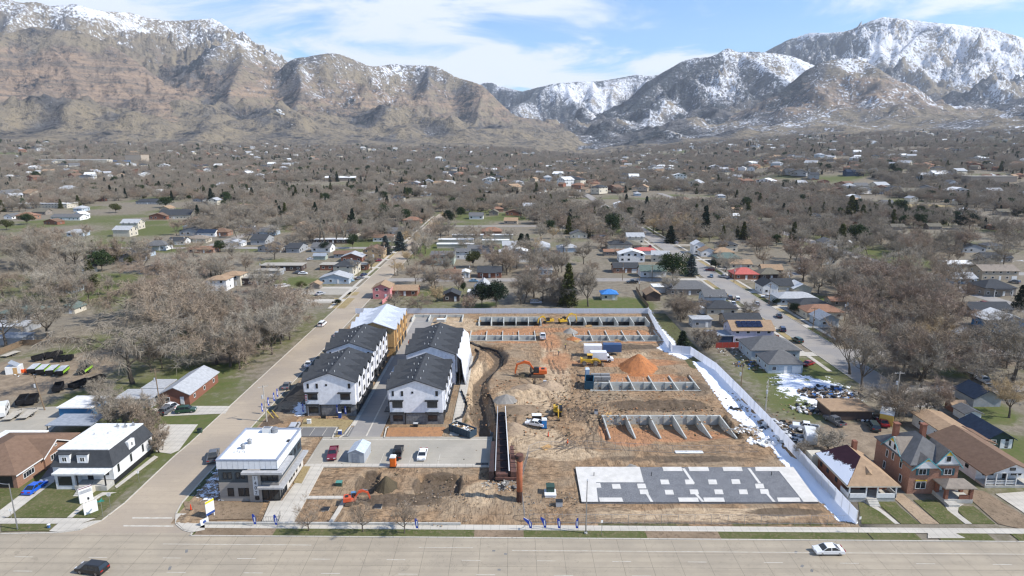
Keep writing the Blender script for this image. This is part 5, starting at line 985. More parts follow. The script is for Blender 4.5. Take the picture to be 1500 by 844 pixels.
# ------------------------------------------------------------------ foundations and slab
CW = mat('formed_concrete', (.52, .52, .48), .85, (.40, .41, .38), 1.0, stretch=(.6, .6, 1.6), bump=.15)
def foundation(x0, x1, yf, ym, yb, n, dep, label, front=True, high=0.0):
    r = empty('foundation', ((x0+x1)/2, yf, 0), 0, label, 'foundation', 'townhouse foundations on the building site'); w = (x1-x0)/2; t = .28
    L0 = ym-yf; L1 = yb-yf
    if front: m = MB(); m.box(-w-t, w+t, -.12, .12, -dep-.2, .12); m.build('front_wall', CW, r)
    m = MB(); m.box(-w-t, w+t, L0-.02, L0+.3, -dep-.2, .18+high)
    for i in range(n): xx = -w+2*w*(i+.5)/n; m.box(xx+.6, xx+2.2, L0-.25, L0-.02, -dep-.2, .18+high)
    m.build('retaining_wall', CW, r)
    if high: m = MB(); m.box(-w+.1, w-.1, L0-.32, L0-.27, -dep-.2, -.75); m.build('painted_shade_band', BLK, r)  # black band paints the deep pit's shade on the lower wall
    for i in range(n+1):
        xx = -w+2*w*i/n; m = MB(); m.box(xx-t/2, xx+t/2, .13 if front else -.1, L0-.03, -dep-.2, .17+high)
        if L1 > L0+.5: m.box(xx-t/2, xx+t/2, L0+.31, L1, -.8, .17+high)
        m.build('divider_wall', CW, r)
    if L1 > L0+.5:
        m = MB()
        for i in range(n): xx = -w+2*w*(i+.5)/n; m.tube([(xx-.8, L0+1.2, -.3), (xx-.8, L0+1.2, .5)], .05, 5); m.tube([(xx+1, L0+2.6, -.3), (xx+1, L0+2.6, .45)], .05, 5)
        m.build('pipe_stub', WT, r)
    return r
foundation(22.4, 51.3, 132.4, 144.5, 144.5, 5, 2.4, 'concrete foundation row with sloping orange floors closest to the grey slab', front=False)
foundation(21.6, 51.4, 161.1, 166.9, 172.3, 5, 2.6, 'concrete foundation row between the orange soil heap and the dirt ridge')
foundation(21.8, 51.2, 205.7, 211.9, 218.3, 5, 2.4, 'concrete foundation row behind the parked box trucks')
foundation(-14.7, 8.1, 206.3, 211.9, 217.8, 4, 2.4, 'concrete foundation row beside the wrapped townhouses and white pickup')
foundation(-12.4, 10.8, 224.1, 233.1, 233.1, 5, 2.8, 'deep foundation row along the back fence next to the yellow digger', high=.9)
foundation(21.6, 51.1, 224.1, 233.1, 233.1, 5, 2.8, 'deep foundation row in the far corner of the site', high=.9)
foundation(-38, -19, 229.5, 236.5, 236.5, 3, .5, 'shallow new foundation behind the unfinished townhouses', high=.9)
def slab():
    r = empty('foundation_slab', (35.8, 112.6, 0), 0, 'white concrete slab with grey gravel beds and square pads', 'slab'); O = Vector((35.8, 112.6, 0))
    def w(p): q = G(*p, .35)-O; return (q.x, q.y)
    wc = mat('fresh_concrete', (.62, .595, .55), .8, (.52, .50, .455), .7, coord='World')
    gv = soil_mat('grey_gravel_bed', (.19, .195, .205), (.15, .155, .165), (.26, .26, .265), 1.8)
    m = MB(); m.prism([w(p) for p in ((843, 684), (1162, 684), (1199, 735), (852, 735))], -.25, .30); m.build('gravel_bed', gv, r)
    def pc(n, pts, z=.36): m = MB(); m.prism([w(p) for p in pts], .2, z); m.build(n, wc, r)
    m = MB()
    pc('concrete_strip', [(843, 684), (937, 684), (943, 706.5), (873, 706.5), (876, 735), (852, 735)])
    pc('concrete_strip', [(1143, 684), (1162, 684), (1199, 735), (1177, 735), (1141, 690), (1107, 690), (1106, 684)])
    for a in ((970, 684, 998, 690), (1008, 684, 1037, 690), (1058, 684, 1086, 690)): pc('concrete_strip', [(a[0], a[1]), (a[2], a[1]), (a[2]+2, a[3]), (a[0]+2, a[3])])
    for a in ((877, 911), (993, 1022), (1030, 1060), (1138, 1171)): pc('concrete_strip', [(a[0], 729), (a[1], 729), (a[1]+2, 735), (a[0]+2, 735)])
    for a in ((874, 711), (903, 712.5), (940, 712), (943.5, 720.5), (974, 706), (980.5, 721), (1010, 706), (1017, 720.5), (1044, 706), (1053, 720.5), (1078, 705.5), (1089, 720.5), (1113, 712), (1120, 720)):
        x, y = a; pc('concrete_pad', [(x-7, y-3.4), (x+5, y-3.4), (x+7, y+3.4), (x-5.5, y+3.4)], .35)
    for (xa, ya, xb, yb) in ((945, 722, 953, 735), (999, 686, 1014, 708), (1016, 722, 1028, 735), (1095, 686, 1111, 708), (1121, 722, 1132, 735)): pc('joint_strip', [(xa, ya), (xa+4, ya), (xb+4, yb), (xb, yb)], .34)
    for (x, y) in ((954, 697), (1130, 696), (870, 697)): q = w((x, y)); m = MB(); m.tube([(q[0], q[1], .3), (q[0], q[1], 1.1)], .07, 6); m.build('pipe_stub', DKT, r)
slab()
# ------------------------------------------------------------------ soil heaps
def pile(px, py, r, h, m, label, lean=0, seed=0, name='dirt_pile', sx=1.0):
    p = G(px, py); n = 60; X, Y = np.meshgrid(np.linspace(-r*1.25*sx, r*1.25*sx, n), np.linspace(-r*1.25, r*1.25, n), indexing='ij'); a = np.arctan2(Y, X/sx); d = np.hypot(X/sx, Y)/(r*(1+.14*(fbm(np.cos(a)*1.3+seed+5, np.sin(a)*1.3+5, 3)-.5)*2))
    Z = h*np.clip(1-d, -.2, 1)**1.0*(1+.0*X) if False else h*(1-d); Z = np.minimum(Z, h*.93-.3*d*0)+.10*h*(ridged(a*2.2+seed+9, d*1.1, 3)-.5)*np.clip(d*2, 0, 1)+.10*(fbm(X*1.5+seed+4, Y*1.5, 3)-.5); Z = np.maximum(Z, -.35)
    o = gridmesh(name, X, Y, Z, m, mask=Z > -.34); o.location = (p.x, p.y, 0.05+dz(p.x, p.y)*.5); tag(o, label, 'heap'); return o
ORP = soil_mat('orange_heap', (.46, .19, .075), (.38, .155, .065), (.27, .12, .06), .7)
pile(935, 538, 6.3, 4.4, ORP, 'tall cone of bright orange soil', seed=1); pile(742, 587, 2.9, 1.7, GRAVEL, 'grey gravel heap by the top of the rusty conveyor', seed=2, sx=1.15)
pile(566, 714, 2.6, 2.5, OLIVE, 'dark damp soil heap beside the small excavator', seed=3, sx=.85); pile(752, 628, 3.4, 1.2, DIRTT, 'low tan soil mound beside the top of the conveyor', seed=4); pile(776, 572, 4.0, 1.8, DIRTT, 'lumpy tan soil ridge behind the gravel heap', seed=5, sx=1.3); pile(805, 566, 3.4, 1.6, DIRTT, 'tan soil mound beside the haul road', seed=6)
pile(768, 550, 2.6, .9, OLIVE, 'dark soil heap under the bucket of the orange excavator', seed=7); pile(757, 601, 3.2, .9, DIRT1, 'low grey brown heap behind the yellow digger', seed=8, sx=1.6)
pile(840, 497, 2.2, 1.0, ORP, 'small orange soil heap by the foundation corner', seed=11); pile(835, 486, 2.4, 1.4, GRAVEL, 'grey rubble heap behind the small orange heap', seed=12); pile(925, 683, 1.0, .3, GRAVEL, 'tiny gravel heap at the edge of the slab', seed=13)
# ------------------------------------------------------------------ fences
PANEL = mat('white_fence_panel', (.86, .87, .90), .6, (.76, .78, .82), .5, stretch=(3, 3, .2), coord='World'); lucent(PANEL, .55)
def fence(path, h, label, m, name='fence', step=2.4, posts=True, th=.05, postm=None, zf=None, gap=.08, group=None):
    r = empty(name, (path[0][0], path[0][1], 0), 0, label, 'fence', group); ox, oy = path[0][:2]; mb = MB(); pb = []
    for (ax, ay), (bx, by) in zip(path[:-1], path[1:]):
        L = math.hypot(bx-ax, by-ay); n = max(1, round(L/step)); a = math.atan2(by-ay, bx-ax)
        for k in range(n):
            xa, ya = ax+(bx-ax)*k/n, ay+(by-ay)*k/n; xm, ym = ax+(bx-ax)*(k+.5)/n, ay+(by-ay)*(k+.5)/n
            mb.obox((xm-ox, ym-oy, h/2+gap), (L/n-.06, th, h), a); pb.append((xa-ox, ya-oy))
    pb.append((path[-1][0]-ox, path[-1][1]-oy)); mb.build('panel', m, r)
    if posts:
        q = MB(); q.box(-.05, .05, -.05, .05, -.3, h+.16); me = q.mesh('post', postm or CHROME)
        for x, y in pb[:99]: o = bpy.data.objects.new('post', me); C.objects.link(o); o.parent = r; o.location = (x, y, 0)
    return r
fence([(-62.3, 242.0), (54.2, 242.0)], 2.1, 'long white panel fence across the back of the site', PANEL, step=2.6, postm=WT)
fence([(54.2, 242), (52.6, 222), (51.6, 193), (57, 191.5), (60.2, 176), (60.7, 157), (60.9, 140), (60.7, 122), (60.6, 98.9)], 2.6, 'white panel fence running down the snowy side of the site', PANEL, step=2.6, postm=WT)
def chain(path, label, h=1.8, group=None):
    r = empty('chain_link_fence', (path[0][0], path[0][1], 0), 0, label, 'fence', group); ox, oy = path[0][:2]; w = MB(); q = MB(); q.tube([(0, 0, -.3), (0, 0, h)], .035, 5); me = q.mesh('post', CHROME)
    for (ax, ay), (bx, by) in zip(path[:-1], path[1:]):
        L = math.hypot(bx-ax, by-ay); n = max(1, round(L/3))
        for k in range(n):
            xa, ya, xb, yb = ax+(bx-ax)*k/n-ox, ay+(by-ay)*k/n-oy, ax+(bx-ax)*(k+1)/n-ox, ay+(by-ay)*(k+1)/n-oy
            for zz2 in (h, .15): w.tube([(xa, ya, zz2), (xb, yb, zz2)], .022, 4, cap=False)
            for j in range(9):
                f = j/9; g_ = (j+1.5)/9
                w.tube([(xa+(xb-xa)*f, ya+(yb-ya)*f, .15), (xa+(xb-xa)*min(1, g_), ya+(yb-ya)*min(1, g_), h)], .006, 3, cap=False); w.tube([(xa+(xb-xa)*f, ya+(yb-ya)*f, h), (xa+(xb-xa)*min(1, g_), ya+(yb-ya)*min(1, g_), .15)], .006, 3, cap=False)
            o = bpy.data.objects.new('post', me); C.objects.link(o); o.parent = r; o.location = (xa, ya, 0)
    w.build('wire_mesh', mat('galvanised_wire', (.32, .33, .34), .6), r)
chain(g2((769, 765), (762, 712), (775, 664), (790, 658), (860, 657), (985, 664), (1110, 663)), 'chain link fence curving from the rusty pipe behind the grey slab')
chain([(3, 99.3), (58.5, 98.9)], 'chain link fence behind the sidewalk in front of the slab')
fence(g2((1048, 510), (1096, 509)), 1.8, 'red timber fence behind the navy patio room', mat('red_stained_wood', (.33, .05, .035), .8), name='red_fence', postm=WOOD)
fence(g2((0, 520), (34, 506), (62, 506), (78, 503), (118, 503)), 1.9, 'weathered timber fence at the back of the trailer yard', WOOD, name='timber_fence', postm=WOOD)
fence(g2((560, 446), (572, 436), (580, 429)), 1.6, 'pink block wall beside the side street', WALL['pink'], name='block_wall', posts=False, th=.25)
fence(g2((932, 425), (940, 440), (950, 452)), 1.6, 'snow dusted timber fence beyond the corner of the site', WOOD, name='timber_fence', postm=WOOD)
fence([(-54.4, 98.85), (-9, 98.6)], .55, 'low concrete retaining wall along the sidewalk', CONC, name='retaining_wall', posts=False, th=.3, step=6, gap=-.02)
fence(g2((372, 765), (407, 765), (410, 755)), 1.0, 'thin metal guard railing at the office terrace', mat('rail_mesh', (.2, .2, .2)), name='railing', th=.02, step=1.5, gap=.3) if 0 else None
def railing():
    P = g2((372, 765), (408, 765), (411, 756)); r = empty('railing', (P[0][0], P[0][1], 0), 0, 'thin metal railing at the edge of the office terrace', 'railing'); w = MB()
    for (ax, ay), (bx, by) in zip(P[:-1], P[1:]):
        L = math.hypot(bx-ax, by-ay); n = int(L/.4)
        for k in range(n+1): x, y = ax+(bx-ax)*k/n-P[0][0], ay+(by-ay)*k/n-P[0][1]; w.tube([(x, y, 0), (x, y, 1.05)], .018, 4)
        for zz2 in (1.05, .2): w.tube([(ax-P[0][0], ay-P[0][1], zz2), (bx-P[0][0], by-P[0][1], zz2)], .025, 4)
    w.build('rail', DKT, r)
railing()
def silt(pts, label):
    P = g2(*pts); Q = []
    for a, b in zip(P[:-1], P[1:]): 
        for k in range(6): Q.append((a[0]+(b[0]-a[0])*k/6, a[1]+(b[1]-a[1])*k/6))
    Q.append(P[-1]); ox, oy = Q[0]; m = MB(); rings = []
    for i, (x, y) in enumerate(Q): z = dz(x, y); s = .12*math.sin(i*2.3); rings.append([(x-ox-.06+s, y-oy, z-.25), (x-ox+.1-s, y-oy, z+.75), (x-ox+.18-s, y-oy, z+.75), (x-ox+.25+s, y-oy-.1, z-.25)])
    m.loop(rings); o = m.build('silt_fence', BLK, None, True); o.location = (ox, oy, 0); tag(o, label, 'silt fence')
silt([(688, 504), (702, 504), (716, 507), (728, 510), (735, 517), (734, 527), (728, 536), (718, 546), (712, 556)], 'black silt fence looping over the top of the creek bend'); silt([(682, 509), (694, 512), (701, 518), (699, 527), (690, 538), (683, 548), (678, 560)], 'black silt fence on the townhouse side of the creek bend')
silt([(708, 570), (716, 580), (722, 592), (725, 606), (726, 622)], 'black silt fence on the conveyor side of the lower creek'); silt([(675, 573), (680, 585), (684, 595), (680, 606), (676, 612), (666, 616)], 'black silt fence behind the rubbish skip')
def water():
    P = g2((718, 596), (719, 610), (721, 624)); m = MB()
    m.prism([(P[0][0]-.3, P[0][1]), (P[1][0]-.6, P[1][1]), (P[2][0]-.5, P[2][1]), (P[2][0]+.5, P[2][1]), (P[1][0]+.5, P[1][1]), (P[0][0]+.3, P[0][1])], -1.9, -1.85); o = m.build('creek_water', mat('creek_water', (.10, .12, .14), .08, spec=.8)); tag(o, None, kind='structure')
water()
# ------------------------------------------------------------------ rusty conveyor channel and upright pipe
CL = paint('grey_plastic', (.45, .46, .47), .6, 0); BLP = paint('blue_plastic', (.06, .15, .36), .5, 0); RDP = paint('red_plastic', (.40, .05, .04), .5, 0); YLP = paint('yellow_plastic', (.6, .42, .06), .5, 0)
RUST = mat('rusty_steel', (.15, .07, .05), .8, (.08, .045, .038), 1.5, bump=.3); RUST2 = mat('rust_orange_steel', (.36, .12, .055), .75, (.28, .09, .045), .8)
def conveyor():
    r = empty('steel_culvert_bridge', (-1.9, 115, 0), 0, 'long dark rusty steel channel running from the creek to the lot edge', 'steel channel')
    DK = mat('dark_steel', (.035, .025, .025), .7, (.06, .035, .03), 1.2)
    def side(n, xa0, xa1, xb0, xb1, y0, y1, z0, z1, m):
        q = MB(); q.loop([[(xa0, y0, z0), (xa1, y0, z0), (xa1, y0, z1), (xa0, y0, z1)], [(xb0, y1, z0), (xb1, y1, z0), (xb1, y1, z1), (xb0, y1, z1)]]); q.build(n, m, r)
    side('floor_plate', -1.4, 1.5, -1.3, .0, 0, 31, .3, .5, DK)
    side('side_plate', -1.5, -1.3, -1.7, -1.55, -1, 31, .2, 2.0, DK); side('side_plate', 1.25, 1.45, .15, .3, -1, 31, .2, 2.0, DK)
    side('flange', -1.5, -1.32, -1.72, -1.56, -1, 31, 2.0, 2.06, CL); side('flange', 1.26, 1.46, .15, .31, -1, 31, 2.0, 2.06, WT)
    side('outer_box', -2.7, -1.68, -2.6, -1.85, -1.2, 12, .1, 2.0, DK); side('outer_box', 1.62, 2.8, 1.4, 2.2, -1.2, 10, .1, 1.9, RUST)
    q = MB(); q.box(-1.2, 1.1, -1.4, -.4, .3, 1.5); q.box(-1.4, 3.0, -1.7, -1.42, .4, .9); q.build('end_frame', RUST, r)
    for k in range(9): q = MB(); q.box(-1.3+.0, 1.2-k*.1, 2+k*3.2, 2.15+k*3.2, .9, 1.1); q.build('cross_beam', DK, r)
    for k in range(6): q = MB(); q.box(1.62, 2.95-.1*k, .6+k*1.9, .7+k*1.9, 1.9, 2.0); q.build('joint_plate', DK, r)
conveyor()
def pipe():
    r = empty('standpipe', (1.4, 106.3, 0), 0, 'tall rust coloured upright pipe with a side outlet at its top', 'pipe')
    q = MB(); q.tube([(0, 0, -.3), (0, 0, 9.3)], .56, 18); q.build('pipe', RUST2, r, True); q = MB(); q.tube([(0, 0, 8.5), (0, 0, 9.6)], .72, 18); q.build('collar', RUST, r); q = MB(); q.tube([(0, 0, 8.9), (-1.5, .3, 8.9)], .42, 14); q.build('outlet', RUST, r, True)
    q = MB(); q.tube([(0, 0, 0), (0, 0, 2.2)], .575, 18); q.build('stained_base', mat('dark_rust', (.07, .035, .025), .85), r)
    for k in range(4): q = MB(); q.box(-.75+k*.1, -.55+k*.1, -.7, .7, 9.0+.15*(k % 2), 9.2+.15*(k % 2)); q.build('bracket', DKT, r)
pipe()
def rubble(px, py, rad, n, label, cols, smin=.15, smax=.6, flat=1, name='debris', sx=1.5):
    p = G(px, py); m = MB(); rr = random.Random(int(px*7+py))
    for k in range(n):
        a = rr.random()*6.28; d = rad*rr.random()**.6; s = rr.uniform(smin, smax); x, y = d*math.cos(a)*sx, d*math.sin(a)
        m.obox((x, y, s*.22*flat+rr.random()*.15), (s, s*rr.uniform(.4, 1), s*rr.uniform(.15, .6)*flat), rr.random()*3.1, rr.randrange(len(cols)), rx=rr.uniform(-.4, .4), ry=rr.uniform(-.4, .4))
    o = m.build(name, cols); o.location = (p.x, p.y, max(-.3, dz(p.x, p.y)) if SX0 < p.x < SX1 and SY0 < p.y < SY1 else 0); tag(o, label, kind='stuff'); return o
rubble(640, 700, 16, 500, 'loose clods of earth spread over the lower site', [DIRT1, DIRTT, OLIVE], .12, .5, sx=2.2) ; rubble(800, 590, 20, 700, 'loose clods of earth along the haul road', [DIRT1, DIRTT, OLIVE, DIRTO], .12, .55, sx=1.1); rubble(980, 600, 16, 500, 'loose clods of earth between the foundation rows', [DIRT1, DIRTT, OLIVE, DIRTO], .12, .5, sx=2.0)
for x_, y_, l_ in ((862, 478, 'timber bundle between the back foundation rows'), (845, 500, 'timber bundle beside the small orange heap'), (700, 472, 'timber bundle by the back fence'), (890, 607, 'timber bundle at the corner of the lower foundations'), (800, 655, 'timber bundle beside the entrance track'), (905, 500, 'timber bundle behind the box trucks')):
    p_ = G(x_, y_); m_ = MB()
    for k in range(7): m_.obox((0, k*.22-.7, .1+.12*(k % 3)), (2.6-.2*(k % 2), .18, .1), .06*math.sin(k*2))
    o_ = m_.build('timber_bundle', OSB); o_.location = (p_.x, p_.y, dz(p_.x, p_.y)); o_.rotation_euler.z = x_*.7; tag(o_, l_, 'timber')
rubble(735, 712, 2.6, 160, 'broken concrete and rubble below the steel channel', [CONC, GRAVEL, DKT], .15, .7); rubble(640, 745, 6, 260, 'branches and stones strewn in front of the dark pit', [GRAVEL, WOOD, DIRTT, WOOD], .08, .3); rubble(800, 740, 5, 240, 'stones scattered around the buried utility boxes', [GRAVEL, GRAVEL, WOOD, DIRTT], .08, .26)
rubble(1096, 632, 2.6, 90, 'crumpled white plastic sheeting beside the snow', [WT, CONC, WRAP, DIRTT, DIRTT], .25, .9, .6); rubble(1118, 648, 2.2, 60, 'white sacks and sheeting near the lower snow drift', [WT, CL, WRAP], .4, 1.2, .7); rubble(1082, 600, 1.5, 30, 'brown scraps at the end of the foundations', [WOOD, DKT], .2, .6)
rubble(1215, 577, 5.5, 260, 'junk piled behind the snowy yard', [DKT, WOOD, DKT, CL, DKT, WOOD, DKT, GRAVEL, MULCH, BLP], .25, 1.1); rubble(1190, 600, 3.5, 120, 'scrap boxes on the melting snow', [DKT, WOOD, WT, CL], .2, .9); rubble(1268, 612, 3, 120, 'scrap beside the brown shed', [WOOD, WT, DKT, MULCH, DKT], .2, .9); rubble(1110, 535, 5, 200, 'clutter in the yard behind the blue house', [DKT, BLP, WOOD, WOOD, CL, MULCH], .15, .7); rubble(1090, 515, 6, 120, 'small rubbish on the snowy backyard', [DKT, WT, WOOD], .15, .5)
rubble(1145, 625, 4, 150, 'scrap metal along the outer side of the white fence', [CL, DKT, WT, WOOD], .3, 1.3, .8); rubble(1165, 645, 3, 80, 'scrap heaped around the white pickup', [CL, DKT, WT], .3, 1.1); rubble(60, 545, 5, 50, 'odds and ends between the trailers', [DKT, WT, WOOD], .2, .7)
def pipes():
    p = G(1010, 665); r = empty('pipe_bundle', (p.x, p.y, 0), 0, 'bundle of white plastic pipes behind the slab', 'pipes'); 
    for k in range(5): q = MB(); q.tube([(-3, k*.22, .22), (3, k*.22, .22)], .11, 8); q.build('pipe', WT, r)
pipes()
# ------------------------------------------------------------------ vehicles
TYRE = mat('tyre_rubber', (.02, .02, .021), .85); RIM = mat('wheel_rim', (.33, .34, .35), .35, None, 3, metal=.8); HEADL = paint('headlamp_glass', (.65, .67, .7), .15); TAILL = paint('tail_lamp', (.35, .015, .012), .25)
def wheelmesh(r, w):
    m = MB(); m.tube([(0, -w/2, 0), (0, w/2, 0)], r, 14, 0); m.tube([(0, -w/2-.012, 0), (0, w/2+.012, 0)], r*.6, 10, 1); return m.mesh('wheel', [TYRE, RIM])
_wm = {}
PCOL = dict(white=(.78, .78, .77), silver=(.42, .43, .45), black=(.018, .019, .022), grey=(.12, .125, .135), red=(.28, .012, .018), maroon=(.16, .012, .03), blue=(.01, .10, .55), navy=(.02, .035, .09), green=(.03, .07, .045), tan=(.32, .27, .2), lblue=(.2, .33, .45), dgreen=(.04, .055, .05))
SHAPES = {  # length, width, belt profile [(x,z)], cabin [(x,z) bottom front .. roof .. bottom rear], wheel x, radius
 'sedan': (4.7, 1.82, [(-2.35, .32), (-2.33, .62), (-1.45, .86), (1.5, .92), (2.2, .86), (2.35, .6), (2.33, .32)], [(-1.35, .86), (-.55, 1.38), (.75, 1.42), (1.65, .92)], 1.42, .33),
 'suv': (4.75, 1.92, [(-2.37, .38), (-2.36, .85), (-1.3, 1.05), (2.3, 1.08), (2.37, .8), (2.36, .38)], [(-1.2, 1.04), (-.55, 1.66), (1.95, 1.7), (2.28, 1.07)], 1.45, .38),
 'van': (5.0, 1.95, [(-2.5, .35), (-2.48, .78), (-1.7, 1.02), (2.4, 1.05), (2.5, .7), (2.5, .35)], [(-1.65, 1.0), (-.8, 1.7), (2.05, 1.74), (2.42, 1.05)], 1.5, .35),
 'pickup': (5.7, 2.0, [(-2.85, .45), (-2.84, .95), (-1.3, 1.12), (.9, 1.14), (2.8, 1.12), (2.85, .5)], [(-1.25, 1.1), (-.6, 1.78), (.75, 1.8), (.98, 1.13)], 1.85, .42)}
def car(px, py, hd, kind, col, label, group=None, s=1.0, name=None, xy=None, z=None):
    """hd: direction the car faces, degrees from +X"""
    p = Vector((xy[0], xy[1], 0)) if xy else G(px, py); L, W, prof, cab, wx, wr = SHAPES[kind]; cm = paint('car_paint_'+col, PCOL[col], .3)
    root = empty(name or {'sedan': 'car', 'suv': 'suv', 'van': 'van', 'pickup': 'pickup_truck'}[kind], (p.x, p.y, p.z+(.05 if z is None else z)), HD(px, py, hd)+math.pi, label, {'sedan': 'car', 'suv': 'SUV', 'van': 'van', 'pickup': 'pickup truck'}[kind], group, s)
    key = (kind, col)
    if key not in _wm:
        w = W/2; m = MB(); n = len(prof); rings = []
        for yy, k in ((-w, .94), (-w*.98, 1.0), (-w*.86, 1.02), (w*.86, 1.02), (w*.98, 1.0), (w, .94)):
            rings.append([(x*(.985 if abs(yy) == w else 1), yy, (z-.6)*k+.6 if z > .6 else z) for x, z in prof])
        m.loop(rings)
        if kind == 'pickup':
            m = MB(); m.loop([[(x, yy, z) for x, z in [(-2.85, .45), (-2.84, .95), (-1.3, 1.12), (1.0, 1.14), (1.0, .45)]] for yy in (-w, w)])
            m.box(1.0, 2.85, -w, -w+.12, .5, 1.12); m.box(1.0, 2.85, w-.12, w, .5, 1.12); m.box(2.75, 2.85, -w+.12, w-.12, .5, 1.12); m.box(1.0, 2.75, -w+.12, w-.12, .5, .72, 1)
        body = m.mesh('body', [cm, DKT]); g = MB(); wb, wt = w*.93, w*.76
        (xf, zf), (xr, zr), (xr2, zr2), (xb, zb) = cab
        def P(x, z, y): return (x, y, z)
        A = [P(xf, zf, -wb), P(xr, zr, -wt), P(xr2, zr2, -wt), P(xb, zb, -wb)]; B = [(x, -y, z) for x, y, z in A]
        g.face(A, 0); g.face(B[::-1], 0); g.face([A[0], B[0], B[1], A[1]], 0); g.face([A[3], B[3], B[2], A[2]], 0)
        gl = g.mesh('window', [GL]); t = MB()
        t.loop([[(xr-.08, -wt-.03, zr-.03), (xr2+.06, -wt-.03, zr2-.03), (xr2+.03, -wt+.1, zr2+.06), (xr-.02, -wt+.1, zr+.06)], [(xr-.08, wt+.03, zr-.03), (xr2+.06, wt+.03, zr2-.03), (xr2+.03, wt-.1, zr2+.06), (xr-.02, wt-.1, zr+.06)]])
        for sd in (-1, 1):
            for xx in ([0.1] if kind != 'pickup' else [.2])+([1.2] if kind in ('suv', 'van') else []):
                t.loop([[(xx-.05, sd*(wb+.01), zf+.0), (xx+.05, sd*(wb+.01), zf), (xx+.05, sd*(wb-.05), zf)], [(xx-.05, sd*(wt+.02), zr), (xx+.05, sd*(wt+.02), zr), (xx+.05, sd*(wt-.04), zr)]])
            t.tube([(xf, sd*wb, zf), (xr, sd*wt, zr)], .045, 4); t.tube([(xb, sd*wb, zb), (xr2, sd*wt, zr2)], .05, 4)
        roof = t.mesh('roof', [cm]); h = MB(); h.box(-L/2-.02, -L/2+.12, -.3, .3, -.09, .09); hl = MB(); hl.box(-.05, .05, -.24, .24, -.09, .09)
        _wm[key] = (body, gl, roof, wheelmesh(wr, .24), hl.mesh('headlight', HEADL), hl.mesh('tail_light', TAILL))
    ms = _wm[key]
    def ch(n, me, loc=(0, 0, 0)): o = bpy.data.objects.new(n, me); C.objects.link(o); o.parent = root; o.location = loc
    ch('body', ms[0]); ch('window', ms[1]); ch('roof', ms[2])
    for sx in (-1, 1):
        for sy in (-1, 1): ch('wheel', ms[3], (sx*wx*.98, sy*(W/2-.13), wr))
        ch('headlight', ms[4], (-L/2+.03, sx*(W/2-.34), .72 if kind == 'sedan' else .82)); ch('tail_light', ms[5], (L/2-.02, sx*(W/2-.3), .8 if kind == 'sedan' else .9))
    CARS.append(root); return root
CARS = []
car(1213, 810, 180, 'sedan', 'white', 'white saloon car driving alone on the main road'); car(136, 838, 172, 'suv', 'black', 'black estate car cut off by the bottom edge on the main road'); car(52, 718, 35, 'sedan', 'blue', 'bright blue saloon on the driveway of the brick ranch house'); 
car(488, 668, 255, 'pickup', 'maroon', 'dark red pickup parked in the lot beside the office', s=.95); car(431, 630, 60, 'suv', 'silver', 'silver SUV behind the white office'); car(583, 667, 75, 'pickup', 'black', 'black pickup parked beside the orange portable toilet'); car(619, 669, 255, 'sedan', 'white', 'white hatchback parked alone in the middle of the lot')
car(313, 672, 75, 'pickup', 'grey', 'grey flatbed pickup parked on the side street beside the office'); car(420, 568, 62, 'sedan', 'grey', 'grey saloon by the brown mulch bank on the side street'); car(452, 536, 62, 'sedan', 'white', 'white saloon beside the charcoal townhouses on the side street'); car(494, 492, 62, 'sedan', 'silver', 'silver saloon further along the dusty side street'); car(472, 477, 40, 'van', 'white', 'white van at the verge opposite the unfinished townhouses')
car(784, 625, 170, 'sedan', 'white', 'white saloon beside the blue portable toilet on the site', z=dz(4.2, 139)+.25); car(795, 496, 95, 'pickup', 'white', 'white pickup at the end of a foundation row', z=.15)
car(273, 604, 5, 'suv', 'green', 'dark green estate car in front of the brick house'); car(246, 604, 30, 'suv', 'grey', 'grey car beside the dark pole at the brick house'); car(250, 598, 170, 'sedan', 'white', 'white car parked against the brick gable')
car(1279, 628, 125, 'van', 'dgreen', 'dark green minivan in front of the brown junk shed') ; car(1293, 622, 125, 'sedan', 'red', 'red saloon with pale bonnet beside the dark green minivan'); car(1180, 629, 172, 'pickup', 'white', 'white pickup beside the silver travel trailer'); car(1222, 620, 150, 'pickup', 'grey', 'old flatbed loaded with scrap beside the brown shed'); car(1184, 535, 20, 'sedan', 'red', 'red saloon beside the hip roofed blue garage')
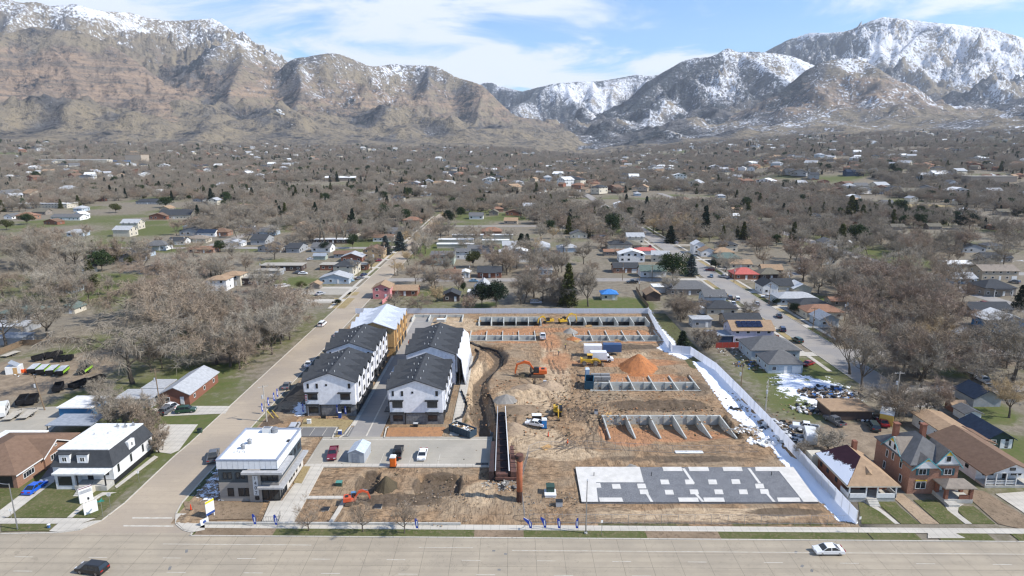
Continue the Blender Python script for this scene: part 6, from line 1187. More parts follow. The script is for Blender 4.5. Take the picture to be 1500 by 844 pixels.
for a in [(1141, 465, 125, 'sedan', 'black', 'black car parked alone along the far street verge'), (1146, 485, 120, 'suv', 'navy', 'dark blue SUV at the kerb by the solar panelled house'), (1168, 501, 150, 'suv', 'green', 'green SUV at the kerb by the grey hip roof'), (1109, 447, 120, 'sedan', 'silver', 'silver saloon before the brick drive on the far street'), (1061, 433, 125, 'sedan', 'navy', 'navy saloon near the pale blue house'), (1069, 438, 125, 'suv', 'grey', 'grey SUV behind the navy saloon on the far street'), (1080, 440, 118, 'van', 'white', 'white motor van parked opposite the cream house'), (1074, 448, 120, 'pickup', 'white', 'white pickup beside the pale blue house'),
    (1042, 406, 100, 'sedan', 'lblue', 'light blue saloon in the middle of the far street'), (1060, 407, 170, 'pickup', 'silver', 'silver pickup in the drive of the red roofed bungalow'), (1040, 397, 175, 'suv', 'maroon', 'maroon SUV across from the big round pine'), (926, 415, 180, 'pickup', 'black', 'black pickup on the cross street'), (952, 362, 120, 'sedan', 'red', 'red car by the faded red bungalow'), (1002, 350, 120, 'suv', 'maroon', 'maroon car under the two dark spruces'), (990, 357, 160, 'suv', 'silver', 'silver SUV beside the far street verge'), (931, 333, 110, 'suv', 'grey', 'grey SUV on the far street near the round pine'),
    (1125, 437, 175, 'pickup', 'white', 'white pickup in the drive of the cream charcoal roofed house'), (1196, 471, 175, 'suv', 'black', 'black SUV beside the rust roofed bungalow'), (1423, 548, 155, 'pickup', 'white', 'white utility truck on the verge of the side lane'), (1440, 560, 150, 'pickup', 'white', 'white pickup nearest the big dark tree on the side lane'), (1424, 420, 10, 'sedan', 'white', 'white saloon beside the blue grey cottage'), (1486, 415, 170, 'suv', 'grey', 'grey SUV at the large tan house'), (1440, 446, 165, 'sedan', 'red', 'dark red saloon below the craftsman house'),
    (566, 396+30, 0, 'sedan', 'white', 'white car at the wing of the pink house'), (533, 404, 20, 'sedan', 'navy', 'navy car at the clinic door'), (512, 413, 5, 'sedan', 'lblue', 'light blue car against the pale blue clinic'), (554, 383, 10, 'suv', 'maroon', 'maroon SUV in front of the long flat office'), (417, 421, 10, 'suv', 'white', 'white SUV at the end of the bright green lawn'), (409, 422, 10, 'suv', 'silver', 'silver SUV beside the white one near the green lawn'), (444, 402, 0, 'sedan', 'white', 'white car in the lot of the beige flat roofs'), (436, 401, 0, 'sedan', 'grey', 'grey car in the lot of the beige flat roofs'), (469, 432, 15, 'sedan', 'silver', 'silver car on the empty grey car park'),
    (604, 358, 60, 'sedan', 'black', 'black car in the middle of the far end of the side street'), (677, 411, 95, 'van', 'white', 'white van in the drive of the brown roofed bungalow'), (694, 413, 0, 'sedan', 'lblue', 'pale blue saloon on the cross street by the lilac house'), (1221, 347, 170, 'sedan', 'red', 'bright red car by the white gabled house'), (527, 409, 10, 'sedan', 'grey', 'grey saloon on the clinic driveway'), (455, 378+3, 5, 'sedan', 'silver', 'silver car on the lawn behind the sage shed'), (785, 445, 0, 'van', 'silver', 'silver van hidden under the bare trees behind the back fence')]:
    car(*a)
# ------------------------------------------------------------------ trucks, trailers, site machines
def boxtruck(px, py, hd, label, body='white', L=6.2, cab=True, H=2.5, W=2.35):
    p = G(px, py); r = empty('box_truck' if cab else 'cargo_trailer', (p.x, p.y, .12), HD(px, py, hd), label, 'box truck' if cab else 'trailer')
    bm = paint('truck_'+body, dict(white=(.74, .74, .75), navy=(.045, .09, .19))[body], .45, 0)
    m = MB(); m.box(-L/2, L/2, -W/2, W/2, .95, .95+H); m.box(-L/2-.02, L/2+.02, -W/2-.02, W/2+.02, .88, .98, 1); m.build('cargo_box', [bm, CHROME], r)
    for k in range(int(L/.8)): pass
    wm = wheelmesh(.46, .34)
    xs = [-L/2+1.2, -L/2+2.1] if not cab else [-L/2+1.5, L/2+.9]
    for x in xs:
        for sy in (-1, 1): o = bpy.data.objects.new('wheel', wm); C.objects.link(o); o.parent = r; o.location = (x, sy*(W/2-.2), .46)
    if cab:
        m = MB(); m.loop([[(L/2+.08, y, .5), (L/2+2.1, y, .5), (L/2+2.15, y, 1.15), (L/2+1.25, y, 1.35), (L/2+.75, y, 2.2), (L/2+.08, y, 2.25)] for y in (-W/2+.12, W/2-.12)]); m.build('cab', bm, r)
        m = MB(); m.face([(L/2+1.28, -W/2+.2, 1.38), (L/2+1.28, W/2-.2, 1.38), (L/2+.8, W/2-.25, 2.15), (L/2+.8, -W/2+.25, 2.15)]); m.box(L/2+.25, L/2+.95, -W/2+.1, -W/2+.13, 1.35, 2.0); m.box(L/2+.25, L/2+.95, W/2-.13, W/2-.1, 1.35, 2.0); m.build('windscreen', GL, r)
    return r
boxtruck(876, 530, 0, 'white box truck parked in front beside the yellow loader', L=5.0, H=2.3); boxtruck(868, 521, 180, 'white cargo body parked behind the white box truck', L=5.6, cab=False, H=2.6); boxtruck(896, 519, 0, 'dark blue shipping trailer next to the white box trucks', 'navy', L=5.8, cab=False, H=2.5)
MUD = mat('muddy_track', (.10, .075, .055), .9, (.16, .12, .085), 3)
def excavator(px, py, hd, col, label, s=1.0, boom=1, cabm=None, z=0, cx=1):
    p = G(px, py); r = empty('excavator', (p.x, p.y, z), R(hd), label, 'excavator', None, s); m1 = paint('machine_'+col, dict(orange=(.62, .13, .03), yellow=(.60, .37, .04), red=(.58, .10, .04))[col], .5, .1); DK = DKT
    for sy in (-1, 1):
        m = MB(); y0 = sy*1.35; m.loop([[(-2.1, y, .3), (-1.8, y, .02), (1.8, y, .02), (2.1, y, .3), (2.1, y, .6), (1.8, y, .88), (-1.8, y, .88), (-2.1, y, .6)] for y in (y0-.3, y0+.3)])
        for k in range(14): m.box(-1.75+k*.26, -1.6+k*.26, y0-.33, y0+.33, .86, .93)
        m.build('track', MUD, r)
    m = MB(); m.box(-1.2, 1.2, -1.05, 1.05, .4, .95); m.tube([(0, 0, .9), (0, 0, 1.15)], .8, 16); m.build('undercarriage', DK, r)
    m = MB(); m.box(-2.5, 1.3, -1.35, 1.35, 1.15, 1.5); m.loop([[(-2.6, -1.35, 1.5), (-.2, -1.35, 1.5), (-.3, -1.35, 2.35), (-2.4, -1.35, 2.3)], [(-2.6, 1.35, 1.5), (-.2, 1.35, 1.5), (-.3, 1.35, 2.35), (-2.4, 1.35, 2.3)]]); m.build('engine_house', m1, r); m = MB(); m.box(-1.9, -1.0, -.6, .5, 2.34, 2.5); m.build('engine_grille', DK, r)
    m = MB(); m.loop([[(-.2, y, 1.5), (1.4, y, 1.5), (1.3, y, 2.4), (1.0, y, 2.95), (-.2, y, 2.95)] for y in (.35*cx, 1.33*cx)]); m.build('cab', GL, r); m = MB(); m.box(-.25, 1.1, min(.3*cx, 1.38*cx), max(.3*cx, 1.38*cx), 2.96, 3.05)
    for x, y in ((-.2, .35), (-.2, 1.33), (1.25, .35), (1.25, 1.33)): m.tube([(x, y*cx, 1.5), (x-.1*(x > 0), y*cx, 2.97)], .06, 5)
    m.build('cab_frame', cabm or DK, r)
    if boom == 1: P = [(.9, 1.5), (2.6, 4.0), (3.9, 4.4), (6.0, 3.6)]; S = [(6.0, 3.9), (6.6, 1.3), (6.5, .7)]; B = (6.3, .5)
    else: P = [(.9, 1.5), (2.2, 3.4), (3.2, 3.7), (4.6, 2.9)]; S = [(4.6, 3.2), (5.2, 1.4), (5.2, .8)]; B = (5.1, .5)
    m = MB(); rings = []
    for i, (x, zz2) in enumerate(P): hh = [.3, .42, .38, .2][i]; a = [-.9, -.5, .1, .4][i]; rings.append([(x+hh*math.sin(a)*.6, y, zz2+s_*hh) for s_, y in ((-1, -.22), (-1, .22), (1, .22), (1, -.22))])
    m.loop(rings); m.build('boom', m1, r)
    m = MB(); m.loop([[(x-.28*k, -.17, zz2), (x-.28*k, .17, zz2), (x+.22*k, .17, zz2), (x+.22*k, -.17, zz2)] for (x, zz2), k in zip(S, (1.1, .9, .6))]); m.build('stick', m1, r)
    m = MB(); m.tube([(1.0, 0, 1.7), (2.9, 0, 3.3 if boom == 2 else 3.6)], .1, 8); m.tube([(P[2][0], 0, P[2][1]+.5), (P[3][0]+.1, 0, P[3][1]+.75)], .09, 8); m.build('hydraulic_ram', CHROME, r)
    bx, bz = B; m = MB(); m.loop([[(bx-.7, y, bz-.1), (bx-.5, y, bz-.5), (bx+.1, y, bz-.55), (bx+.5, y, bz-.1), (bx+.4, y, bz+.35), (bx-.1, y, bz+.3)] for y in (-.55, .55)]); m.build('bucket', MUD, r)
    return r
excavator(788, 552, 178, 'orange', 'large orange excavator reaching over the dark soil heap', z=.1)
excavator(516, 737, 12, 'red', 'small orange excavator with blue cab roof digging by the young trees', s=.62, boom=2, cabm=paint('blue_cab_roof', (.10, .22, .38), .5, 0), z=.05)
excavator(817, 607, 268, 'yellow', 'yellow excavator facing the main road near the blue toilet', s=.78, boom=2, z=.1); excavator(803, 474, 200, 'yellow', 'dusty yellow digger beside the back foundation pits', s=.8, boom=2, z=.05); excavator(826, 474, 20, 'yellow', 'grey and yellow digger with raised arm between the back foundation rows', s=.8, boom=1, z=.05)
def loader(px, py, hd, label):
    p = G(px, py); r = empty('wheel_loader', (p.x, p.y, .1), R(hd), label, 'wheel loader'); y_ = paint('machine_yellow', (.60, .37, .04), .5, .1)
    m = MB(); m.box(-3.2, -.3, -1.0, 1.0, 1.1, 2.1); m.box(-3.3, -3.1, -1.1, 1.1, .8, 2.2); m.build('engine_house', y_, r); m = MB(); m.box(-.2, 1.8, -.6, .6, .7, 1.7); m.build('front_frame', y_, r)
    m = MB(); m.box(-1.2, .2, -.75, .75, 2.1, 3.2); m.build('cab', GL, r); m = MB(); m.box(-1.35, .35, -.85, .85, 3.2, 3.35); m.build('cab_roof', y_, r); wm = wheelmesh(.78, .6)
    wm.materials[0] = MUD
    for x in (-2.2, 1.2):
        for sy in (-1, 1): o = bpy.data.objects.new('wheel', wm); C.objects.link(o); o.parent = r; o.location = (x, sy*1.15, .78)
    for sy in (-1, 1): m = MB(); m.loop([[(x, sy*.6-.1, zz2-.18), (x, sy*.6+.1, zz2-.18), (x, sy*.6+.1, zz2+.18), (x, sy*.6-.1, zz2+.18)] for x, zz2 in ((.6, 1.9), (2.0, 1.7), (3.0, .8))]); m.build('lift_arm', y_, r)
    m = MB(); m.loop([[(3.0, y, 1.3), (2.9, y, .2), (3.9, y, .1), (3.2, y, .45)] for y in (-1.5, 1.5)]); m.build('bucket', MUD, r)
loader(866, 535, -3, 'yellow wheel loader with muddy wheels beside the box trucks')
def dumpster(px, py, hd, label, L=6.5, W=2.4, H=1.7, col=(.035, .06, .085), fill=True, name='skip'):
    p = G(px, py); r = empty(name, (p.x, p.y, .06), HD(px, py, hd), label, 'skip'); cm = paint('skip_%02d' % int(col[2]*100), col, .55, 0)
    m = MB(); t = .1; m.box(-L/2, L/2, -W/2, W/2, .1, .25); m.box(-L/2, L/2, -W/2, -W/2+t, .25, H); m.box(-L/2, L/2, W/2-t, W/2, .25, H); m.box(-L/2, -L/2+t, -W/2+t, W/2-t, .25, H); m.box(L/2-t, L/2, -W/2+t, W/2-t, .25, H); m.build('bin', cm, r)
    m = MB()
    for k in range(int(L/.9)+1):
        for sy in (-1, 1): m.box(-L/2+k*.9, -L/2+k*.9+.12, sy*W/2-(.1 if sy < 0 else 0), sy*W/2+(0 if sy < 0 else .1), .15, H-.02)
    for sy in (-1, 1): m.box(-L/2, L/2, sy*W/2-.11, sy*W/2+.11, H, H+.1)
    m.build('rib', cm, r)
    if fill:
        m = MB(); rr = random.Random(4)
        for k in range(60): s_ = rr.uniform(.2, .8); m.obox((rr.uniform(-L/2+.5, L/2-.5), rr.uniform(-W/2+.4, W/2-.4), H*.75+rr.random()*.4), (s_, s_*.6, s_*.25), rr.random()*3, k % 4, rx=rr.uniform(-.5, .5), ry=rr.uniform(-.5, .5))
        o = m.build('rubbish', [WT, WOOD, OSB, CONC], r); o['kind'] = 'stuff'
    return r
dumpster(678, 635, -20, 'dark blue skip full of building rubbish by the townhouse walk'); dumpster(863, 566, 85, 'dark teal open tipping skip beside the haul road', L=5.0, W=2.3, H=2.4, col=(.02, .07, .11), fill=False)
def toilet(px, py, col, label, top=(.7, .7, .68), hd=0):
    p = G(px, py); r = empty('portable_toilet', (p.x, p.y, .05), R(hd), label, 'portable toilet'); a = paint('cabin_%s' % label[:5], col, .5, 0); b = paint('cabin_roof_%s' % label[:5], top, .5, 0)
    m = MB(); m.box(-.58, .58, -.58, .58, .1, 2.1); m.build('cabin', a, r); m = MB(); m.loop([[(-.66, -.66, 2.1), (.66, -.66, 2.1), (.66, .66, 2.1), (-.66, .66, 2.1)], [(-.5, -.5, 2.4), (.5, -.5, 2.4), (.5, .5, 2.4), (-.5, .5, 2.4)]]); m.build('roof', b, r)
    m = MB(); m.box(-.42, .42, -.62, -.59, .2, 2.0); m.build('door', a, r); m = MB(); m.box(-.7, .7, -.7, .7, -.05, .1); m.build('skid', DKT, r)
toilet(576, 683, (.72, .15, .02), 'orange portable toilet at the edge of the lot'); toilet(797, 627, (.03, .20, .48), 'blue portable toilet beside the white saloon'); toilet(860, 551, (.30, .42, .56), 'light blue portable toilet behind the teal skip', (.6, .68, .75))
def shedbox():
    p = G(524, 677); r = empty('storage_shed', (p.x, p.y+2, .05), R(-4), 'grey metal gable roofed shed standing in the parking lot', 'shed')
    m = MB(); m.box(-1.7, 1.7, -2.4, 2.4, 0, 2.3); m.xprism([(-1.7, 2.3), (1.7, 2.3), (0, 3.0)], -2.4, 2.4); m.build('wall', mat('pale_metal_wall', (.40, .43, .46), .5, None, 3, stretch=(6, 6, .1)), r); m = MB(); gable(m, -1.7, 1.7, -2.4, 2.4, 2.3, .75, 'y', .12, .08); m.build('roof', mat('pale_blue_metal', (.52, .57, .62), .45), r); door(r, 0, -2.4, .05, 1.6, 2.1, 0, ROOF['metal'])
shedbox()
def caravan(px, py, hd, label, L=6.4, curved=True):
    p = G(px, py); r = empty('travel_trailer', (p.x, p.y, .05), HD(px, py, hd), label, 'travel trailer'); m = MB(); w = 1.15
    prof = [(-L/2, .6), (-L/2-.1, 1.7), (-L/2+.5, 2.6), (-L/2+1.2, 2.85), (L/2-1.0, 2.85), (L/2-.3, 2.5), (L/2, 1.5), (L/2-.3, .6)] if curved else [(-L/2, .6), (-L/2, 2.9), (L/2, 2.9), (L/2, .6)]
    m.loop([[(x*(.98 if abs(y) == w else 1), y, z) for x, z in prof] for y in (-w, -w*.9, w*.9, w)]); m.build('body', paint('caravan_white', (.66, .66, .65), .4, .1), r)
    for k in range(3): win(r, -L/2+1.4+k*1.8, -w, 1.9, .8, .5, 0, DKT)
    win(r, -L/2-.05, .4, 1.8, .7, .45, R(-90), DKT); door(r, L/2-1.2, -w, .7, .65, 1.8, 0)
    wm = wheelmesh(.34, .25)
    for x in (-.45, .45):
        for sy in (-1, 1): o = bpy.data.objects.new('wheel', wm); C.objects.link(o); o.parent = r; o.location = (x, sy*(w-.1), .34)
caravan(1186, 647, -75, 'silvery travel trailer behind the brick bungalow'); caravan(4, 608, 62, 'white travel trailer at the edge of the trailer yard', 6.5); caravan(1215, 655-8, 80, 'grey covered camper beside the silvery trailer', 4, False) if 0 else None
def dumptrailer(px, py, hd, label, col=(.012, .012, .014), L=5.0, lime=False, group='dump trailers in the trailer yard', tarp=False):
    p = G(px, py); r = empty('dump_trailer', (p.x, p.y, .05), HD(px, py, hd), label, 'trailer', group); cm = paint('trailer_black', col, .5, 0); W = 2.0; m = MB(); t = .08
    m.box(-L/2, L/2, -W/2, W/2, .55, .68); m.box(-L/2, L/2, -W/2, -W/2+t, .68, 1.7); m.box(-L/2, L/2, W/2-t, W/2, .68, 1.7); m.box(-L/2, -L/2+t, -W/2+t, W/2-t, .68, 1.7); m.box(L/2-t, L/2, -W/2+t, W/2-t, .68, 1.7)
    for k in range(6):
        for sy in (-1, 1): m.box(-L/2+k*.95, -L/2+k*.95+.08, sy*W/2-.05, sy*W/2+.05, .6, 1.72)
    m.build('bed', cm, r); m = MB(); m.tube([(L/2, -.6, .6), (L/2+1.3, 0, .6), (L/2, .6, .6)], .06, 5); m.build('drawbar', cm, r); wm = wheelmesh(.36, .24)
    for x in (-.45, .4):
        for sy in (-1, 1): o = bpy.data.objects.new('wheel', wm); C.objects.link(o); o.parent = r; o.location = (x, sy*(W/2+.14), .36)
    if tarp: m = MB(); m.box(-L/2, L/2, -W/2, W/2, 1.72, 1.8); m.build('tarpaulin', mat('pale_tarp', (.5, .52, .53), .7), r)
    if lime: m = MB(); m.box(L/2+.01, L/2+.05, -W/2, W/2, .7, 1.7); m.box(-L/2+.2, L/2-.2, -W/2-.08, -W/2-.055, .8, 1.5); m.build('lime_panel', paint('lime_green', (.30, .55, .05), .5, 0), r)
i = 0
for (x, y, hd, lime, tarp, lb) in [(34, 591, 55, 0, 0, 'black dump trailer beside the white travel trailer'), (48, 590, 55, 0, 0, 'black dump trailer in front of the leaning wooden pole'), (51, 545, 40, 1, 1, 'pale topped trailer next to the orange barriers'), (64, 546, 40, 1, 1, 'pale topped trailer with lime panel, second along the row'), (78, 547, 40, 1, 1, 'pale topped trailer with lime panel, third along the row'), (92, 548, 40, 1, 1, 'pale topped trailer with lime panel at the end of the row'), (62, 527, 15, 0, 0, 'black trailer behind the lime panelled row'), (78, 524, 15, 0, 0, 'black trailer furthest back behind the lime row'), (94, 529, 5, 0, 0, 'black trailer beside the end of the lime row'), (125, 546, 35, 1, 0, 'open black trailer standing clear of the lime row'), (117, 567, 20, 0, 0, 'black covered trailer under the big weeping tree'), (140, 561, 20, 0, 0, 'black trailer parked deepest under the big weeping tree')]:
    dumptrailer(x, y, hd, lb, lime=bool(lime), tarp=bool(tarp))
def flattrailer(px, py, hd, label):
    p = G(px, py); r = empty('flatbed_trailer', (p.x, p.y, .05), HD(px, py, hd), label, 'trailer'); m = MB(); m.box(-2.6, 2.6, -1.1, 1.1, .6, .72); m.build('deck', mat('pale_decking', (.46, .42, .35), .8), r); m = MB(); m.tube([(2.6, -.6, .6), (3.9, 0, .6), (2.6, .6, .6)], .06, 5); m.build('drawbar', DKT, r); wm = wheelmesh(.36, .24)
    for x in (-.45, .4):
        for sy in (-1, 1): o = bpy.data.objects.new('wheel', wm); C.objects.link(o); o.parent = r; o.location = (x, sy*1.0, .36)
flattrailer(19, 612, 35, 'flatbed trailer with tan deck on the grey parking area'); flattrailer(41, 610, 35, 'flatbed trailer with grey deck beside the tan decked one'); flattrailer(16, 521, 20, 'flatbed trailer beside the timber fence'); dumptrailer(86, 572, 60, 'dark trailer with pale box beside the brushy patch')
def barriers():
    p = G(33, 546); r = empty('safety_barrier', (p.x, p.y, 0), 0, 'orange plastic barriers beside the white tilted shed', 'barrier'); om = paint('barrier_orange', (.75, .12, .02), .5, 0)
    for k in range(6): m = MB(); m.box(-.5, .5, -.2, .2, 0, .9); m.box(-.42, .42, -.13, .13, .9, 1.0); m.build('barrier_block', om, r).location = (k*.9-2, .4*(k % 2), 0)
    p = G(22, 546); r = empty('playhouse', (p.x, p.y, 0), R(20), 'small white shed with grey lid and wooden door', 'shed'); m = MB(); m.box(-1.8, 1.8, -1.4, 1.4, 0, 2.2); m.build('wall', WT, r); door(r, .6, -1.4, 0, 1, 1.9, 0, OSB); m = MB(); m.obox((.2, 0, 2.8), (2.6, 2.8, .12), 0, 0, ry=.6); m.build('lid', ROOF['metal'], r); m = MB(); m.obox((-.1, 0, 2.6), (2.2, 1.8, .08), 0, 0, ry=.6); 
barriers()
def yellowbox():
    p = G(1306, 622); r = empty('shipping_container', (p.x, p.y+2, 0), R(-35), 'yellow container with white top behind the Victorian house', 'container'); m = MB(); m.box(-1.4, 1.4, -3, 3, 0, 2.7)
    for k in range(12): m.box(-1.45, -1.4, -2.9+k*.5, -2.7+k*.5, .1, 2.6)
    m.build('body', paint('container_yellow', (.62, .42, .10), .5, 0), r); m = MB(); m.box(-1.5, 1.5, -3.1, 3.1, 2.7, 2.85); m.build('top', WT, r)
yellowbox()
# ------------------------------------------------------------------ poles, lamps, signs, flags, small site things
def ppole(px, py, h, label, arms=2, lean=0, m=None, group=None, hd=0):
    p = G(px, py); r = empty('utility_pole', p, R(hd), label, 'utility pole', group); q = MB(); q.tube([(0, 0, -.3), (lean, 0, h)], [.17, .10], 8); q.build('pole', m or WOOD, r)
    for k in range(arms): q = MB(); q.box(-1.2, 1.2, -.06, .06, -.07, .07); [q.tube([(x, 0, .07), (x, 0, .3)], .05, 6) for x in (-1.1, -.5, .5, 1.1)]; q.build('cross_arm', WOOD if m is None else m, r).location = (lean*(1-.08*k), .14, h-.5-k*1.1)
    q = MB(); q.tube([(0, 0, 0), (0, 0, .9)], .24, 10); q.build('transformer', CL, r).location = (lean*.8-.4, 0, h-3.4)
    return r
PALE = mat('pale_pole', (.45, .42, .37), .85)
ppole(235, 597, 10.5, 'dark utility pole against the brick gable house', 1, -.2); ppole(66, 601, 9.5, 'leaning wooden pole between the trailers and the car park', 0, -1.4); ppole(391, 618, 9.5, 'pale utility pole beside the brown mulch bank', 1, -.15, PALE, hd=35); ppole(1121, 604, 8.5, 'pale utility pole in the green yard behind the fence', 2, .15, PALE, hd=60); ppole(1085, 571, 7.5, 'thin dark pole in the scrubby yard', 0, 0); ppole(1309, 612, 12, 'tall pale pole beside the yellow container', 1, 0, PALE)
for i, (x, y, h) in enumerate([(1190, 486, 9), (1126, 446, 9), (1075, 414, 9), (1237, 470, 9), (1203, 420, 8), (778, 412, 9), (689, 408, 9), (912, 411, 9), (955, 412, 8), (936, 430, 8), (578, 404, 9), (525, 406, 8), (564, 376, 9), (505, 352, 9), (383, 404, 9), (254, 362, 8), (272, 361, 9), (390, 335, 9), (1304, 470, 9), (1227, 330, 9), (1156, 420, 8), (1332, 480, 9)]):
    ppole(x, y, h, None, 1, 0, hd=(i*37) % 90, group='utility poles along the neighbourhood streets')
def lamp(px, py, h, hd, label, arm=1.9, base=True):
    p = G(px, py); r = empty('street_lamp', p, R(hd), label, 'street lamp'); q = MB(); q.tube([(0, 0, 0), (0, 0, h)], [.12, .07], 10); q.build('post', CHROME, r)
    q = MB(); q.tube([(0, 0, h-.1)]+[(arm*math.sin(a)*1.0, 0, h-.1+.9*(1-math.cos(a))*.9) for a in (.4, .8, 1.2, 1.5)], .05, 8); q.build('arm', CHROME, r); q = MB(); q.loop([[(-.35, -.12, 0), (.35, -.08, 0), (.35, .08, 0), (-.35, .12, 0)], [(-.3, -.08, .14), (.3, -.05, .1), (.3, .05, .1), (-.3, .08, .14)]]); q.build('lamp_head', CL, r).location = (arm+.25, 0, h+.72)
    if base: q = MB(); q.tube([(0, 0, 0), (0, 0, .35)], .28, 10); q.build('base', CONC, r)
lamp(26, 776, 8.8, 180, 'curved arm street lamp in front of the brick ranch lawn', 2.6, False); lamp(858, 782, 10.2, 265, 'tall straight street lamp on the grass verge in front of the slab', 1.2)
BLUE = paint('flag_blue', (.02, .06, .36), .6, 0)
def flag(px, py, label, h=3.0, hd=0, lean=.5, rot=0):
    p = G(px, py); r = empty('feather_flag', p, R(hd), label, 'feather flag', 'blue feather flags'); q = MB(); q.tube([(0, 0, 0), (0, 0, h*.45), (-lean*.4, 0, h*.8), (-lean, 0, h)], .025, 6); q.build('pole', CHROME, r)
    pts = [(.02, h*.2), (.0, h*.6), (-lean*.35, h*.85), (-lean, h*1.0), (-lean-.25, h*.93), (-lean*.5-.42, h*.72), (-.5, h*.45), (-.42, h*.22)]; q = MB(); q.xprism([(x, z) for x, z in pts], -.012, .012); q.build('banner', BLUE, r)
    q = MB(); q.xprism([(-.12, h*.36), (-.3, h*.36), (-.33-lean*.12, h*.74), (-.15-lean*.12, h*.74)], -.022, .022); q.build('lettering', WT, r)
for x, y, lb, l_ in [(376, 772, 'blue feather flag at the corner of the office terrace', .4), (407, 773, 'blue feather flag beside the terrace steps', .35), (613, 778, 'blue feather flag at the end of the low retaining wall', .35), (779, 778, 'blue feather flag bent most steeply, in front of the rubble', 1.3), (800, 777, 'blue feather flag second towards the street lamp', .8), (821, 778, 'blue feather flag third towards the street lamp', .35), (847, 778, 'blue feather flag standing right beside the street lamp', .05)]: flag(x, y, lb, 2.6, 0, l_)
for i, (x, y, lb) in enumerate([(462, 607, 'blue flag in front of the stone townhouse, by the flagpole'), (479, 608, 'blue flag in front of the stone townhouse, above the white box'), (496, 609, 'blue flag in front of the stone townhouse, near the middle'), (508, 610, 'blue flag in front of the stone townhouse, closest to the lane'), (446, 607, 'blue flag on the snowy corner of the townhouse'), (386, 606, 'blue street flag beside the pale utility pole'), (395, 597, 'blue street flag second from the pale pole'), (403, 590, 'blue street flag third from the pale pole'), (408, 584, 'blue street flag closest to the grey saloon')]): flag(x, y, lb, 3.0, 0 if i < 5 else 60, .15)
def flagpole():
    p = G(452, 609); r = empty('flagpole', p, 0, 'tall white flagpole with a limp red and white flag', 'flagpole'); q = MB(); q.tube([(0, 0, 0), (0, 0, 6.2)], .06, 8); q.build('pole', WT, r); q = MB()
    for k in range(7): q.box(-.55+.05*(k % 2), -.04, -.02, .02, 4.0+k*.2, 4.2+k*.2, k % 2)
    q.build('flag', [paint('flag_red', (.5, .03, .05), .7, 0), WT], r)
flagpole()
def board(px, py, w, h, z0, hd, label, parts, legs=True, name='sign', th=.12, legm=None):
    p = G(px, py); r = empty(name, p, R(hd), label, 'sign'); q = MB(); q.box(-w/2, w/2, -th/2, th/2, z0, z0+h); q.build('panel', WT, r)
    if legs:
        for sx in (-1, 1): q = MB(); q.box(-.06, .06, -.06, .06, 0, z0); q.build('leg', legm or WT, r).location = (sx*(w/2-.15), 0, 0)
    for nm, x0, x1, z1, z2, m in parts: q = MB(); q.box(x0, x1, -th/2-.012, -th/2-.001, z1, z2); q.box(x0, x1, th/2+.001, th/2+.012, z1, z2); q.build(nm, m, r)
    return r
YL = paint('sign_yellow', (.65, .55, .03), .6, 0); NAVY = paint('sign_navy', (.03, .07, .25), .6, 0)
board(309, 758, 1.7, 2.7, .7, 62, 'tall white site sign with yellow top and blue foot on the corner', [('top_band', -.85, .85, 3.0, 3.4, YL), ('foot_band', -.85, .85, .7, 1.15, NAVY)]+[('text_line', -.6, .5-.2*(k % 2), 1.5+k*.3, 1.56+k*.3, CL) for k in range(4)])
b = board(300, 769, 1.4, 1.1, .1, 50, 'low white A board with navy emblem by the curb', [], False); q = MB(); q.tube([(0, -.075, .65), (0, -.09, .65)], .3, 16); q.tube([(0, .075, .65), (0, .09, .65)], .3, 16); q.build('emblem', NAVY, b)
q = MB(); q.obox((0, .25, .6), (1.4, .06, 1.1), 0, 0, rx=.3); q.build('rear_panel', WT, b)
board(134, 752, 2.2, 2.2, .1, 50, 'white post sign standing on the corner lawn', [], False); board(127, 735, 2.2, 3.0, .0, 50, 'tall cream sign with dark red edge beside the mansard house path', [('header', -1.0, 1.0, 1.9, 2.5, CL), ('trim', -1.1, 1.1, 2.9, 3.05, paint('dark_red_trim', (.16, .04, .035), .7, 0))]+[('text_line', -.8, .8, 2.0+.22*k, 2.06+.22*k, NAVY) for k in range(3)], False, th=.4)
def post(px, py, h, label, kind='stop'):
    p = G(px, py); r = empty('street_sign', p, R(20), label, 'street sign'); q = MB(); q.tube([(0, 0, 0), (0, 0, h)], .035, 6); q.build('post', CHROME, r)
    if kind == 'stop': q = MB(); q.tube([(0, -.02, h-.3), (0, .02, h-.3)], .38, 8); q.build('plate', CL, r)
    elif kind == 'name':
        for a in (0, R(80)): q = MB(); q.obox((0, 0, h+.1+.16*(a > 0)), (1.1, .03, .26), a); q.build('name_plate', paint('street_sign_green', (.02, .25, .2), .5, 0), r)
    elif kind == 'dark': q = MB(); q.box(-.15, .15, -.1, .1, h-.4, h); q.build('lamp', DKT, r)
    else: q = MB(); q.box(-.2, .2, -.02, .02, h-.5, h); q.build('plate', WT, r)
post(151, 757, 3.0, 'green street name sign at the corner lawn', 'name'); post(162, 744, 3.0, 'back of a round road sign beside the side street', 'stop'); post(204, 707, 2.5, 'white sign post beside the mansard house', 'white'); post(133, 752, 3.2, 'black lamp post in front of the white corner sign', 'dark'); post(17, 760, 2.0, 'small white yard sign on the brick house drive', 'white'); post(881, 785, 3.0, 'thin metal sign post on the verge near the street lamp', 'white'); post(1257, 783, 3.4, 'sign post at the end of the white fence', 'white')
def smallbox(px, py, w, d, h, m, label, name, cat, lid=None, hd=0, legs=False):
    p = G(px, py); z0 = (dz(p.x, p.y) if SX0 < p.x < SX1 and SY0 < p.y < SY1 else 0); r = empty(name, (p.x, p.y, z0), R(hd), label, cat); q = MB(); q.box(-w/2, w/2, -d/2, d/2, -.2, h); q.build('body', m, r); q = MB(); q.box(-w/2-.06, w/2+.06, -d/2-.06, d/2+.06, h, h+.08); q.build('lid', lid or m, r); return r
